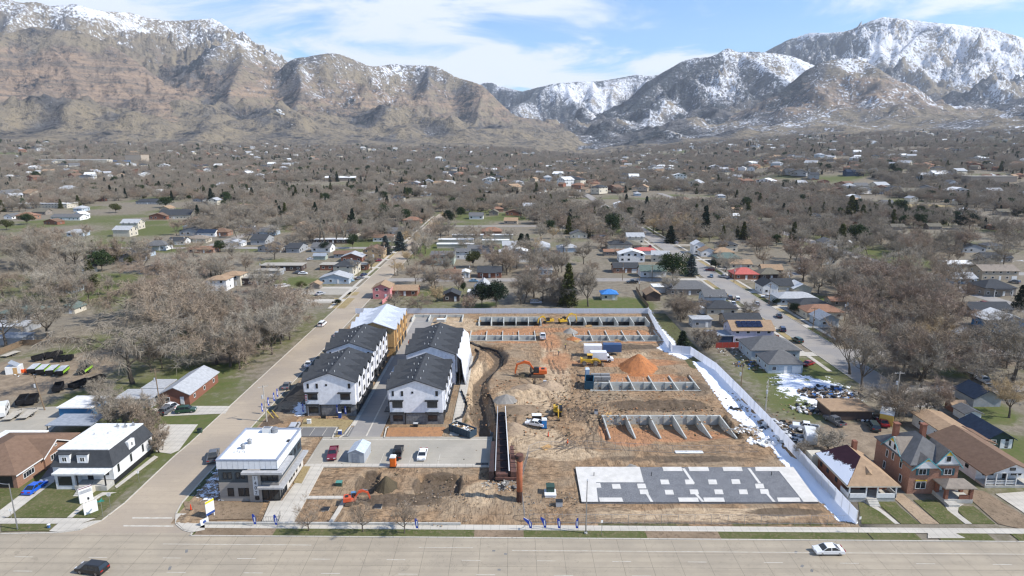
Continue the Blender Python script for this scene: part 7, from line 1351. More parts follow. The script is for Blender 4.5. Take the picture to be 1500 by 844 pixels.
GBX = paint('utility_green', (.035, .07, .055), .6, 0)
smallbox(806, 722, 1.5, 1.5, 1.5, GBX, 'green utility cabinet on a white plinth in the bare dirt', 'utility_cabinet', 'utility cabinet'); smallbox(806, 725, 2.1, 2.2, .45, WT, 'white plinth of the green utility cabinet', 'plinth', 'plinth'); smallbox(819, 741, 1.2, .9, .9, CL, 'half buried grey utility vault among stones', 'utility_vault', 'utility vault', DKT); smallbox(798, 563, .8, .6, .9, CL, 'grey meter box on the haul road edge', 'meter_box', 'utility box'); smallbox(873, 605, .8, .7, .8, CL, 'grey utility box before the foundation row', 'meter_box', 'utility box', DKT)
smallbox(498, 637, .8, .5, 1.2, NAVY, 'navy sign box on the golden lawn corner', 'sign_box', 'sign', WT); smallbox(498, 611.5, .7, .4, 1.4, NAVY, 'navy sign box against the stone townhouse', 'sign_box', 'sign', WT); smallbox(453, 621, .9, .5, 1.2, WT, 'white cabinet on the golden lawn', 'meter_box', 'utility box'); smallbox(474, 613, 1.0, .8, .8, DKT, 'dark air conditioner by the stone wall', 'air_conditioner', 'air conditioner'); smallbox(497+112, 624, 1.0, .8, .8, DKT, 'dark air conditioner on the orange bed', 'air_conditioner', 'air conditioner', CL)
smallbox(497, 711, 1.1, .9, .7, GBX, 'small green box on the dirt plot beside the office walk', 'utility_cabinet', 'utility cabinet', paint('teal_lid', (.08, .25, .2), .5, 0)); smallbox(477, 746, 1.3, 1.0, .25, CONC, 'concrete manhole slab in the dirt plot', 'manhole', 'manhole', DKT); smallbox(554, 745, 1.3, 1.0, .2, CONC, 'concrete drain cover by the small excavator', 'manhole', 'manhole', DKT); smallbox(786, 622-6, 2.2, 1.4, 1.4, DKT, 'dark generator trailer behind the white saloon', 'generator', 'generator', WT); smallbox(293, 634, .9, .7, 1.0, GBX, 'green wheelie bin on the street verge', 'wheelie_bin', 'bin', DKT); smallbox(72, 774, .3, .3, .7, BLP, 'small hydrant on the verge by the curved lamp', 'hydrant', 'hydrant', WT)
smallbox(710, 632, 1.2, 1.5, .4, CONC, 'grey drain frame beside the steel channel', 'drain_frame', 'drain', DKT); smallbox(722, 632, 1.1, 1.5, .4, CONC, 'second grey drain frame touching the steel channel', 'drain_frame', 'drain', DKT); smallbox(706, 681, 2.4, .6, .35, WT, 'white barrier laid on the lot edge', 'barrier', 'barrier', DKT); smallbox(1300, 770-30, .4, .4, .01, WT, None, 'x', 'x') if 0 else None
def blocks(px, py, n, label):
    p = G(px, py); r = empty('block_stack', (p.x, p.y, 0), 0, label, 'block stack')
    for k in range(n): q = MB(); q.box(-1.3, 1.3, -.55, .55, 0, 1.1); [q.box(-1.3, 1.3, -.56, -.55, j*.2+.08, j*.2+.1) for j in range(5)]; q.build('pallet', mat('concrete_block', (.27, .27, .26), .9, (.2, .2, .2), 4), r).location = ((k % 2)*2.7-1.3, (k//2)*1.4, .35*(k//2))
blocks(880, 557, 4, 'pallets of grey concrete blocks at the foundation corner')
smallbox(646, 472, 3, 2, 1.1, CONC, 'stacked pale forms by the back fence', 'form_stack', 'formwork', WT)
def cone(px, py, label):
    p = G(px, py); r = empty('traffic_marker', (p.x, p.y, dz(p.x, p.y)), 0, label, 'marker', 'orange markers'); q = MB(); q.tube([(0, 0, 0), (0, 0, 1.1)], [.16, .08], 10); q.build('marker_body', paint('marker_red', (.62, .06, .02), .6, 0), r); q = MB(); q.box(-.22, .22, -.22, .22, 0, .05); q.build('base', DKT, r)
cone(803, 638, 'red marker post beside the site entrance track'); cone(280, 748, 'orange marker post on the corner yard'); 
def stake():
    for (x, y, lb) in ((408, 612, 'yellow strut leaning at the foot of the mulch bank'), (401, 613, 'second yellow strut beside the white box')): 
        p = G(x, y); q = MB(); q.tube([(0, 0, 0), (-1.6, .3, 1.9)], .08, 6); o = q.build('strut', YLP); o.location = p; tag(o, lb, 'strut')
stake()
# people: one skinned surface each
SKIN = mat('skin', (.45, .28, .2), .6)
def person(px, py, hd, label, vest, trou=(.04, .045, .07), stride=.18, hat=(.7, .7, .1)):
    p = G(px, py); z0 = dz(p.x, p.y) if SX0 < p.x < SX1 and SY0 < p.y < SY1 else 0
    me = bpy.data.meshes.new('person'); V = [(0, 0, .95), (0, 0, 1.2), (0, 0, 1.42), (0, 0, 1.55), (0, .02, 1.68), (-.1, 0, .9), (-.11, stride*.5, .5), (-.11, stride, .08), (-.11, stride+.13, .04), (.1, 0, .9), (.11, -stride*.3, .5), (.11, -stride, .08), (.11, -stride+.13, .04), (-.2, 0, 1.4), (-.26, -.05, 1.13), (-.25, .08, .9), (.2, 0, 1.4), (.26, .05, 1.13), (.25, .2, .95)]
    E = [(0, 1), (1, 2), (2, 3), (3, 4), (0, 5), (5, 6), (6, 7), (7, 8), (0, 9), (9, 10), (10, 11), (11, 12), (2, 13), (13, 14), (14, 15), (2, 16), (16, 17), (17, 18)]
    RR = [.15, .15, .16, .06, .115, .1, .07, .05, .045, .1, .07, .05, .045, .07, .05, .04, .07, .05, .04]
    me.from_pydata(V, E, []); o = bpy.data.objects.new('person', me); C.objects.link(o); mo = o.modifiers.new('skin', 'SKIN')
    for i, s in enumerate(RR): me.skin_vertices[0].data[i].radius = (s, s*(.75 if i < 3 else 1))
    me.skin_vertices[0].data[0].use_root = True; o.modifiers.new('sub', 'SUBSURF').levels = 1; o.modifiers['sub'].render_levels = 2
    me.materials.append(mat('trousers_'+label[:6], trou, .9)); o.location = (p.x, p.y, z0); o.rotation_euler.z = R(hd); tag(o, label, 'person')
    q = MB(); q.loop([[(.21*c*math.cos(a), .15*c*math.sin(a), z) for a in [k*math.pi/6 for k in range(12)]] for z, c in ((.88, .95), (1.1, .98), (1.35, 1.1), (1.48, .6))]); q.build('vest', mat('vest_'+label[:6], vest, .8), o, True)
    q = MB(); q.tube([(0, .02, 1.66), (0, .02, 1.76), (0, .02, 1.84)], [.15, .13, .05], 10); q.build('hard_hat', mat('hat_'+label[:6], hat, .5), o, True)
person(831, 654, 30, 'worker in orange vest standing by the site entrance', (.75, .13, .02), hat=(.7, .15, .03)); person(828, 512, 80, 'walker in dark clothes on the orange haul road', (.05, .05, .06), stride=.25); person(818, 521, -60, 'man in pale shirt crossing the haul road', (.4, .38, .34), stride=.22); person(686-90+3, 506, 0, 'worker in white by the unfinished townhouses', (.6, .6, .6))

def wires():
    P = [G(1121, 604), G(1309, 612)]; A = Vector((P[0].x, P[0].y, 8)); B = Vector((P[1].x, P[1].y, 11.4)); E_ = B+Vector((60, 14, -1)); m = MB()
    for a, b in ((B, E_), (B+Vector((0, 12, -1)), E_+Vector((0, 12, -1)))):
        for o_ in (-1.0, 0, 1.0): m.tube([a.lerp(b, t/8)+Vector((0, o_, -3.2*(t/8)*(1-t/8))) for t in range(9)], .02, 4, cap=False)
    q = m.build('power_line', DKT); tag(q, 'overhead power lines running from the tall pale pole', 'power line')
wires()
# ------------------------------------------------------------------ trees
def barkmat(n, c): return mat(n, c, .95, tuple(v*.7 for v in c), 2.5, rnd=.16, spec=.05)
BARK = barkmat('grey_bark', (.125, .105, .085)); TW = dict(grey=barkmat('grey_twigs', (.335, .29, .23)), warm=barkmat('brown_twigs', (.345, .275, .205)), pink=barkmat('reddish_twigs', (.34, .26, .20)), tan=barkmat('straw_twigs', (.50, .38, .23)), pale=barkmat('pale_twigs', (.40, .355, .285)))
def baretree(seed, h, spread, kind='round', dense=1.0):
    rr = random.Random(seed); T = MB(); K = MB(); tw = []
    def rv(s): return Vector((rr.uniform(-s, s), rr.uniform(-s, s), rr.uniform(-s, s)))
    upk = dict(round=.10, weep=-.04, poplar=.55, bush=.12, vase=.22, wide=-.01)[kind]
    def grow(p, d, L, r, lv):
        n = 4 if lv < 2 else 3; pts = [p.copy()]; rad = [r]; q = p.copy(); dd = d.copy()
        for i in range(n):
            dd = (dd+rv(.22)+Vector((0, 0, upk if lv > 0 else .1))).normalized(); q = q+dd*(L/n); pts.append(q.copy()); rad.append(r*(1-.68*(i+1)/n))
        (T if lv < 3 else K).tube(pts, rad, (7, 6, 4, 3)[min(lv, 3)], 0, cap=False)
        if lv == 3:
            for k in range(int(42*dense)):
                t = rr.random(); j = min(int(t*n), n-1); b = pts[j].lerp(pts[j+1], t*n-j)
                e = (dd*.5+rv(.95)+Vector((0, 0, -.75 if kind == 'weep' else (.9 if kind == 'poplar' else .22)))).normalized()*rr.uniform(.5, 1.15)*L*(.95 if kind != 'weep' else 1.05); tw.append((b, b+e))
            return
        nc = [{'poplar': 9, 'bush': 7}.get(kind, 6), 5, 5][lv]
        for k in range(nc):
            t = rr.uniform(.35 if lv else (.12 if kind == 'poplar' else .55), 1.0) if k < nc-1 else 1.0; j = min(int(t*n), n-1); b = pts[j].lerp(pts[j+1], t*n-j)
            a = 2*math.pi*(k+rr.random()*.7)/nc; side = Vector((math.cos(a), math.sin(a), 0)); sp = {'poplar': .35, 'vase': .75, 'wide': 1.5, 'weep': .95, 'bush': 1.0}.get(kind, 1.05)*(1 if k < nc-1 else .35)
            if lv > 0: side = (side+rv(.5)).normalized()
            nd = (dd*.75+side*sp).normalized(); grow(b, nd, L*{0: spread, 1: .62, 2: .55}[lv]*rr.uniform(.8, 1.15), rad[min(j+1, n)]*(.66, .6, .5)[lv]+(.02, .012, .006)[lv], lv+1)
    if kind == 'bush':
        for k in range(4): grow(Vector((rr.uniform(-.3, .3), rr.uniform(-.3, .3), -.2)), (Vector((0, 0, 1))+rv(.5)).normalized(), h*.35, h*.012, 1 if 0 else 1)
    else: grow(Vector((0, 0, -.3)), Vector((0, 0, 1)), h*{'poplar': .8, 'vase': .30, 'weep': .42}.get(kind, .36), h*.021+.03, 0)
    for b, e in tw:
        d = e-b; s = d.cross(rv(1)).normalized()*(.010+.0012*h)
        m_ = b+d*.55+rv(.12*d.length); K.face([b-s, b+s, m_+s*.6, m_-s*.6]); K.face([m_-s*.6, m_+s*.6, e])
    # normalise height
    zs = sorted(v.z for v in K.v); top = zs[int(len(zs)*.997)]; f = h/top
    for M_ in (T, K): M_.v = [v*f for v in M_.v]
    return T, K
def rawmesh(mb, name, m):
    me = bpy.data.meshes.new(name); me.from_pydata([tuple(v) for v in mb.v], [], mb.f); me.materials.append(m); me.update(); return me
def conifer(seed, h, w, kind='spruce'):
    rr = random.Random(seed); T = MB(); K = MB(); T.tube([(0, 0, -.3), (0, 0, h*.5), (0, 0, h*.96)], [h*.02+.05, h*.012, .02], 6, cap=False)
    def leaf(c, s, d):
        a = Vector((rr.gauss(0, 1), rr.gauss(0, 1), rr.gauss(0, .6))).normalized(); t = (a*.6+d).normalized(); u = t.cross(Vector((rr.gauss(0, 1), rr.gauss(0, 1), rr.gauss(0, 1)))).normalized()
        K.face([c-u*s*.35, c+u*s*.35, c+t*s])
    if kind == 'spruce':
        n = int(260*h/12)
        for k in range(n):
            t = rr.random()**1.25; z = h*(.06+.93*t); R0 = w*.5*(1-t)**.85*rr.uniform(.75, 1.12)+.15; a = rr.random()*6.283; o = Vector((math.cos(a), math.sin(a), 0)); tip = Vector((0, 0, z))+o*R0+Vector((0, 0, -.22*R0))
            T.tube([(0, 0, z), tuple(tip)], [.03, .01], 3, cap=False)
            for j in range(15): f = rr.uniform(.25, 1.0); leaf(Vector((0, 0, z)).lerp(tip, f)+Vector((rr.gauss(0, .22), rr.gauss(0, .22), rr.gauss(0, .14))), rr.uniform(.35, .7), o*.6+Vector((0, 0, .1)))
    else:
        for k in range(34):
            a = rr.random()*6.283; e = rr.uniform(-.3, 1); rad = w*.5*math.sqrt(max(.06, 1-e*e*.8))*rr.uniform(.35, .95); c = Vector((math.cos(a)*rad, math.sin(a)*rad, h*(.56+.38*e))); cr = rr.uniform(.13, .22)*w
            T.tube([(0, 0, h*.25), (c.x*.5, c.y*.5, c.z*.75), tuple(c)], [.1, .06, .02], 4, cap=False)
            for j in range(130): v = Vector((rr.gauss(0, 1), rr.gauss(0, 1), rr.gauss(0, .75))).normalized()*cr*rr.uniform(.5, 1.05); leaf(c+v, rr.uniform(.3, .65), v.normalized()*.8)
    return T, K
GREENS = dict(dark=barkmat('dark_needles', (.028, .042, .026)), green=barkmat('green_needles', (.045, .068, .028)), olive=barkmat('olive_needles', (.085, .092, .032)), blue=barkmat('blue_needles', (.065, .085, .085)))
PROT = {}
def protos():
    spec = {'round': [(11, 14, .95), (12, 15, 1.0), (13, 13, .9)], 'wide': [(21, 13, 1.05), (22, 14, 1.1)], 'vase': [(31, 15, 1.2), (32, 14, 1.1)], 'weep': [(41, 14, .85), (42, 15, .9)], 'poplar': [(51, 18, .22), (52, 19, .2)], 'bush': [(61, 6, .8), (62, 5, .8)], 'small': [(71, 6, 1.0), (72, 6, 1.1)]}
    for k, L in spec.items():
        PROT[k] = [tuple(rawmesh(x, n, m) for x, n, m in zip(baretree(s, h, sp, 'round' if k == 'small' else k, .28 if k == 'small' else .76), ('trunk', 'crown'), (BARK, TW['grey'])))+(h,) for s, h, sp in L]
    PROT['spruce'] = [tuple(rawmesh(x, n, m) for x, n, m in zip(conifer(s, 12, w), ('trunk', 'crown'), (BARK, GREENS['dark'])))+(12,) for s, w in ((1, 5.5), (2, 6.5))]
    PROT['pine'] = [tuple(rawmesh(x, n, m) for x, n, m in zip(conifer(s, 10, w, 'pine'), ('trunk', 'crown'), (BARK, GREENS['green'])))+(10,) for s, w in ((3, 9), (4, 10))]
protos()
_mc = {}
def colmesh(me, m):
    k = (me.name, m.name)
    if k not in _mc: c = me.copy(); c.materials[0] = m; _mc[k] = c
    return _mc[k]
TREES = []; tr_ = random.Random(99)
def tree(x, y, h, kind='round', col='grey', label=None, z=None, wx=1.0):
    v = tr_.randrange(len(PROT[kind])); tm, km, h0 = PROT[kind][v]; s = h/h0; ev = kind in ('spruce', 'pine'); z = float(TH(x, y)) if z is None else z
    nm = {'spruce': 'spruce_tree', 'pine': 'pine_tree', 'bush': 'bare_shrub', 'poplar': 'poplar_tree', 'weep': 'willow_tree'}.get(kind, 'bare_tree')
    r = empty(nm, (x, y, z), tr_.random()*6.28, label, 'tree' if kind != 'bush' else 'shrub', None if label else {'bare_tree': 'bare trees of the neighbourhood', 'willow_tree': 'bare willows', 'poplar_tree': 'bare poplars', 'bare_shrub': 'bare shrubs', 'spruce_tree': 'spruces of the neighbourhood', 'pine_tree': 'pines of the neighbourhood'}[nm]); r.scale = (s*wx, s*wx, s)
    km = colmesh(km, (GREENS if ev else TW)[col])
    for n, me in (('trunk', tm), ('crown', km)): o = bpy.data.objects.new(n, me); C.objects.link(o); o.parent = r
    TREES.append((r, x, y, nm, h, col, label)); return r
def tp(px, py, h, kind='round', col='grey', label=None, wx=1.0): p = G(px, py); return tree(p.x, p.y, h, kind, col, label, p.z, wx)
tp(452, 778, 6.2, 'small', 'warm', 'small bare tree on the verge in front of the office walk', .9); tp(532, 779, 5.8, 'small', 'warm', 'small bare tree on the verge in front of the small excavator', .9); tp(592, 782, 6.0, 'small', 'warm', 'small bare tree on the verge beside the end of the low wall', .9)
tp(70, 501, 22, 'round', 'grey', 'tall bare tree standing over the green roofed garage'); tp(8, 508, 21, 'round', 'grey', 'tall bare tree by the blue metal shed roof'); tp(195, 562, 20, 'weep', 'grey', 'big weeping tree with pale twigs over the parked trailers', 1.15); tp(281, 517, 23, 'round', 'warm', 'very tall bare tree behind the brick gable house'); tp(245, 510, 18, 'weep', 'grey', 'drooping bare tree between the two tallest trees')
tp(862, 449, 18, 'vase', 'grey', 'big spreading bare tree just outside the back fence'); tp(612, 456, 8, 'wide', 'warm', 'small bare tree at the pink house lawn by the fence'); tp(578, 452, 8, 'round', 'grey', 'small bare tree beside the pink block wall'); tp(686, 455, 7, 'bush', 'pink', 'reddish shrub behind the back fence'); tp(641, 442, 7, 'bush', 'tan', 'straw coloured shrub beside the dark garage'); tp(722, 392, 13, 'round', 'pink', 'round reddish bare tree beside the brick cottage', 1.1)
tp(1097, 470, 9, 'round', 'grey', 'bare tree above a red shrub at the far street kerb'); tp(1102, 471, 4.5, 'bush', 'pink', 'red twigged shrub at the far street kerb', 1.4); tp(1218, 662, 5, 'bush', 'pale', 'pale bare shrub behind the brick bungalow', 1.6); tp(1178, 672, 4, 'bush', 'grey', 'bare bush between the bungalow and the white fence', 1.3); tp(1482, 560, 19, 'wide', 'grey', 'massive dark trunked bare tree beside the side lane'); tp(1478, 612, 11, 'round', 'tan', 'leaning tan willow over the green garage', 1.1); tp(1360, 512, 11, 'round', 'tan', 'broad straw coloured tree below the wide charcoal roof', 1.5); tp(1262, 572, 19, 'vase', 'grey', 'forked bare tree at the edge of the junk yard'); tp(1245, 548, 17, 'vase', 'warm', 'bare tree at the end of the far street kerb')
tp(957, 343, 15, 'round', 'tan', 'straw coloured tree beside the far street', 1.0); tp(1000, 345, 17, 'wide', 'tan', 'wide straw coloured tree between the dark spruces'); tp(810, 350, 9, 'round', 'tan', 'small straw coloured tree on the open lot'); tp(786, 372, 11, 'round', 'tan', 'straw coloured tree beside the twin spruce')
for x, y, h in ((477, 358, 17), (469, 357, 14), (493, 357, 13), (503, 356, 12)): tp(x, y, h, 'poplar', 'pale')
for (x, y, h, k) in ((190, 616, 9, 'wide'), (214, 655, 6.5, 'bush'), (232, 662, 5.5, 'bush'), (172, 628, 7, 'bush'), (160, 606, 8, 'round'), (205, 628, 8, 'bush'), (150, 590, 7, 'bush'), (225, 640, 6, 'bush'), (222, 545, 10, 'round'), (238, 540, 9, 'round'), (260, 530, 10, 'weep')): tp(x, y, h, k, 'warm' if x > 200 else 'grey')
# evergreens read off the photograph
for (x, y, h, k, c, w, lb) in [(764, 376, 14, 'spruce', 'dark', 1.35, 'broad dark twin spruce beside the white carports'), (772, 375, 13.5, 'spruce', 'dark', 1.2, 'second stem of the broad twin spruce beside the white carports'), (832, 448, 18, 'spruce', 'olive', .85, 'tall olive conifer behind the back fence'), (706, 449, 9.5, 'pine', 'dark', 1.0, 'dark pine touching the back fence by the lilac house'), (727, 450, 10.5, 'pine', 'dark', 1.0, 'greener pine touching the back fence by the lilac house'), (693, 392, 9, 'pine', 'olive', .9, 'leafy olive green tree between the flats'), (897, 346, 16, 'pine', 'green', .9, 'large round green pine near the far street bend'), (985, 411, 13, 'pine', 'green', 1.15, 'large spreading pine on the cross street corner'), (1012, 404, 11, 'spruce', 'blue', 1.5, 'round blue grey spruce beside the spreading pine'),
    (1032, 347, 23, 'spruce', 'dark', .85, 'tallest dark spruce beyond the far street'), (982, 356, 12, 'spruce', 'dark', 1.4, 'dark rounded spruce in front of the straw coloured trees'), (1004, 350, 13, 'spruce', 'blue', 1.4, 'blue dark spruce beside the rounded one'), (565, 373, 11.5, 'spruce', 'blue', 1.5, 'blue spruce beside the yellow brick flats'), (586, 367, 12, 'spruce', 'blue', 1.5, 'blue spruce closest to the side street'), (463, 326, 17, 'spruce', 'dark', .8, 'narrow dark spruce above the poplars'), (418, 321, 15, 'spruce', 'olive', .9, 'olive spruce beyond the bare grove'), (517, 337, 17, 'spruce', 'dark', .9, 'tall dark spruce behind the long white roof'), (563, 322, 13, 'pine', 'green', .9, 'green pine beyond the brown roofed white house'), (517, 364, 9, 'pine', 'green', .8, 'small green pine at the end of the long white roof'), (657, 330, 12, 'pine', 'dark', .9, 'dark pine on the street beyond the white carports'), (562, 346, 9, 'spruce', 'dark', .9, 'small rusty dark spruce beyond the blue ones'),
    (150, 398, 11, 'pine', 'green', 1.05, 'green pine beside the steep cream cottage'), (133, 420, 13, 'spruce', 'olive', 1.2, 'tall olive spruce in front of the grove'), (40, 329, 9, 'pine', 'green', 1.2, 'broad green pine at the end of the long grey roof'), (10, 337, 8, 'pine', 'olive', 1.2, 'olive pine at the edge of the big grove'), (170, 312, 9, 'pine', 'olive', 1.1, 'olive pine near the church'), (138, 382, 12, 'spruce', 'olive', 1.2, 'olive spruce behind the green pine'), (172, 382, 12, 'spruce', 'olive', 1.3, 'broad olive spruce beside the blue grey bungalow'), (192, 388, 5, 'pine', 'olive', 1.2, 'low yellow green shrub below the bungalow'), (243, 305, 11, 'pine', 'green', 1.4, 'wide green pine in front of the church'), (310, 299, 18, 'spruce', 'dark', 1.0, 'dark double spruce beyond the church'), (290, 321, 13, 'spruce', 'dark', .9, 'dark spruce beside the church'), (328, 306, 8, 'pine', 'green', .9, 'small green pine beyond the white double house'), (323, 369, 7, 'pine', 'green', 1.0, 'small green pine beside the pale metal roof'), (184, 291, 13, 'spruce', 'dark', .8, 'dark spruce beside the wide charcoal building'), (252, 294, 12, 'spruce', 'dark', .9, 'dark spruce above the wide green pine'),
    (1244, 327, 24, 'spruce', 'olive', 1.0, 'tallest conifer in the stand beside the blue grey hall'), (1250, 327, 20, 'spruce', 'dark', 1.1, 'darker conifer joined to the tallest one'), (1262, 327, 16, 'spruce', 'olive', 1.1, 'thin topped conifer at the end of the stand'), (1316, 317, 15, 'pine', 'green', 1.05, 'round pine in front of the blue grey hall'), (1232, 358, 14, 'spruce', 'olive', 1.4, 'olive conifer behind the low white house'), (1254, 358, 13, 'pine', 'green', 1.1, 'green pine behind the low white house'), (1406, 336, 11, 'pine', 'dark', 1.0, 'dark pine on the park lawn'), (1420, 336, 12, 'pine', 'dark', 1.0, 'second dark pine on the park lawn'), (999, 513, 6.5, 'spruce', 'dark', 1.6, 'dense dark evergreen at the corner of the white fence'), (1494, 452, 10, 'spruce', 'dark', 1.4, 'dark evergreen beside the craftsman house'), (1137, 448, 3.0, 'pine', 'dark', 1.1, 'round dark bush at the long pale blue bungalow'), (1163, 459, 4.0, 'pine', 'dark', 1.3, 'larger round dark bush at the charcoal hip roof'), (441, 443-18, 4, 'pine', 'olive', 1.2, 'round bush on the beige office lawn'), (495, 447, 2.4, 'pine', 'dark', 1.4, 'small round dark bush at the side street kerb'), (476, 369, 6, 'pine', 'dark', 1.0, 'round dark tree behind the sage shed'), (970, 397, 5, 'pine', 'dark', 1.3, 'dark hedge bush beside the spreading pine'), (1048, 393, 4.5, 'pine', 'dark', 1.8, 'low dark bushes across from the red roofed bungalow'), (679, 430-2, 4.5, 'pine', 'green', .6, 'small lollipop tree beside the lilac house')]:
    tp(x, y, h, k, c, lb, w)
# masses of bare trees, one by one
def blocked(x, y, r=3.0):
    if SX0-3 < x < SX1+2 and 60 < y < SY1+1.5: return True
    if -74-r < x < -58+r and y < 640: return True
    if 95-r < x < 110+r and 150 < y < 900: return True
    if 302-r < y < 312+r and -62 < x < 98: return True
    if 188-r < y < 198+r and 107 < x: return True
    if 403-r < y < 413+r and x < -72: return True
    if y < 99: return True
    return any((x-h.location.x)**2+(y-h.location.y)**2 < (6.0+r)**2 for h in HOUSES)
REG = [(95, 388, 120, 9, 16, 19), (60, 440, 60, 26, 9, 17), (250, 462, 70, 26, 10, 17), (345, 475, 70, 26, 9, 17), (420, 505, 45, 28, 10, 16), (360, 530, 50, 20, 6, 15), (435, 545, 18, 12, 4, 11), (300, 405, 60, 12, 8, 14), (1335, 470, 95, 45, 28, 15), (1310, 562, 60, 18, 11, 16), (1415, 555, 35, 14, 5, 12), (1470, 520, 30, 22, 5, 13), (1280, 415, 110, 26, 17, 15), (1400, 362, 110, 16, 12, 16), (800, 441, 40, 7, 8, 14), (785, 405, 60, 16, 10, 14), (985, 478, 20, 22, 8, 10), (1030, 506, 18, 10, 5, 6), (625, 412, 22, 16, 4, 11), (1330, 610, 60, 10, 7, 9), (1180, 395, 30, 20, 5, 13)]
for k in range(22): tree(*((-76.5 if k % 2 else -58.2)+tr_.uniform(-1, 1), 318+k*13+tr_.uniform(-4, 4)), tr_.uniform(8, 13), tr_.choice(['round', 'vase', 'wide']), tr_.choice(['grey', 'warm', 'warm', 'tan']), None)
for cx_, cy2, rx, ry, n, h in REG:
    k = 0; t_ = 0
    while k < n and t_ < n*12:
        t_ += 1; a = tr_.random()*6.283; d = math.sqrt(tr_.random()); p = G(cx_+rx*d*math.cos(a), cy2+ry*d*math.sin(a))
        if blocked(p.x, p.y, 1.0 if n > 10 else .5): continue
        tree(p.x, p.y, h*tr_.uniform(.78, 1.12), tr_.choice(['round', 'round', 'wide', 'vase', 'weep' if h > 12 else 'round']) if h > 8 else 'bush', tr_.choice(['grey', 'grey', 'warm', 'warm', 'pink', 'pale']), None, p.z); k += 1
pts_ = []
def far_ok(x, y, dmin):
    return all((x-a)**2+(y-b)**2 > dmin*dmin for a, b in pts_[-400:])
cnt = sum(1 for t in TREES if t[3] == 'bare_tree'); t_ = 0
while cnt < 296 and t_ < 6000:
    t_ += 1; y = tr_.uniform(255, 470); x = tr_.uniform(-.78, .78)*y
    if abs(x) < 60 and y < 300 and tr_.random() < .8: continue
    if blocked(x, y, .5) or not far_ok(x, y, 9): continue
    pts_.append((x, y)); tree(x, y, tr_.uniform(7, 14), tr_.choice(['round', 'wide', 'vase', 'round']), tr_.choice(['grey', 'warm', 'warm', 'pink', 'grey', 'pale']), None); cnt += 1
# ------------------------------------------------------------------ plainer houses further out
FH = []
def fillhouses():
    col = [('white', 'grey'), ('cream', 'char'), ('brick', 'brown'), ('tan', 'tan'), ('blue', 'lt'), ('white', 'white'), ('taupe', 'olive'), ('ob', 'rust'), ('grey', 'char'), ('cream', 'lt')]
    words = dict(grey='grey', char='charcoal', brown='brown', tan='tan', lt='pale grey', white='white', olive='olive', rust='rust'); ww = dict(white='white', cream='cream', brick='red brick', tan='tan', blue='pale blue', taupe='taupe', ob='orange brick', grey='grey')
    pr = []
    for i, (w_, r_) in enumerate(col):
        o = house(0, -500, 11+(i % 3)*1.5, 8+(i % 2), 3.0+(1.6 if i % 4 == 1 else 0), 2.1, ('gx', 'hip', 'gy')[i % 3], w_, r_, simple=True); HOUSES.pop(); pr.append((o, w_, r_))
    used = set(); k = 0; t = 0
    while k < 150 and t < 9000:
        t += 1; y = 300+850*tr_.random()**1.15; x = tr_.uniform(-.80, .80)*y
        gx = round(x/17)*17+tr_.uniform(-2, 2); gy = round(y/36)*36+tr_.uniform(-3, 3)
        if (round(x/17), round(y/36)) in used or blocked(gx, gy, 5) or abs(gx+67) < 14 or abs(gx-102) < 14: continue
        used.add((round(x/17), round(y/36))); i = tr_.randrange(len(pr)); o, w_, r_ = pr[i]; c = o.copy(); C.objects.link(c); c.location = (gx, gy, float(TH(gx, gy))); c.rotation_euler.z = tr_.choice([0, 0, R(90), R(-8), R(180)])+tr_.uniform(-.05, .05)
        c.scale = (tr_.uniform(.9, 1.25),)*3; c['category'] = 'house'; c['group'] = 'small houses scattered through the wooded town'; FH.append((c, gx, gy, f"{ww[w_].split()[-1]} house with {words[r_].split()[-1]} roof")); HOUSES.append(c); k += 1
    return pr
PR = fillhouses()
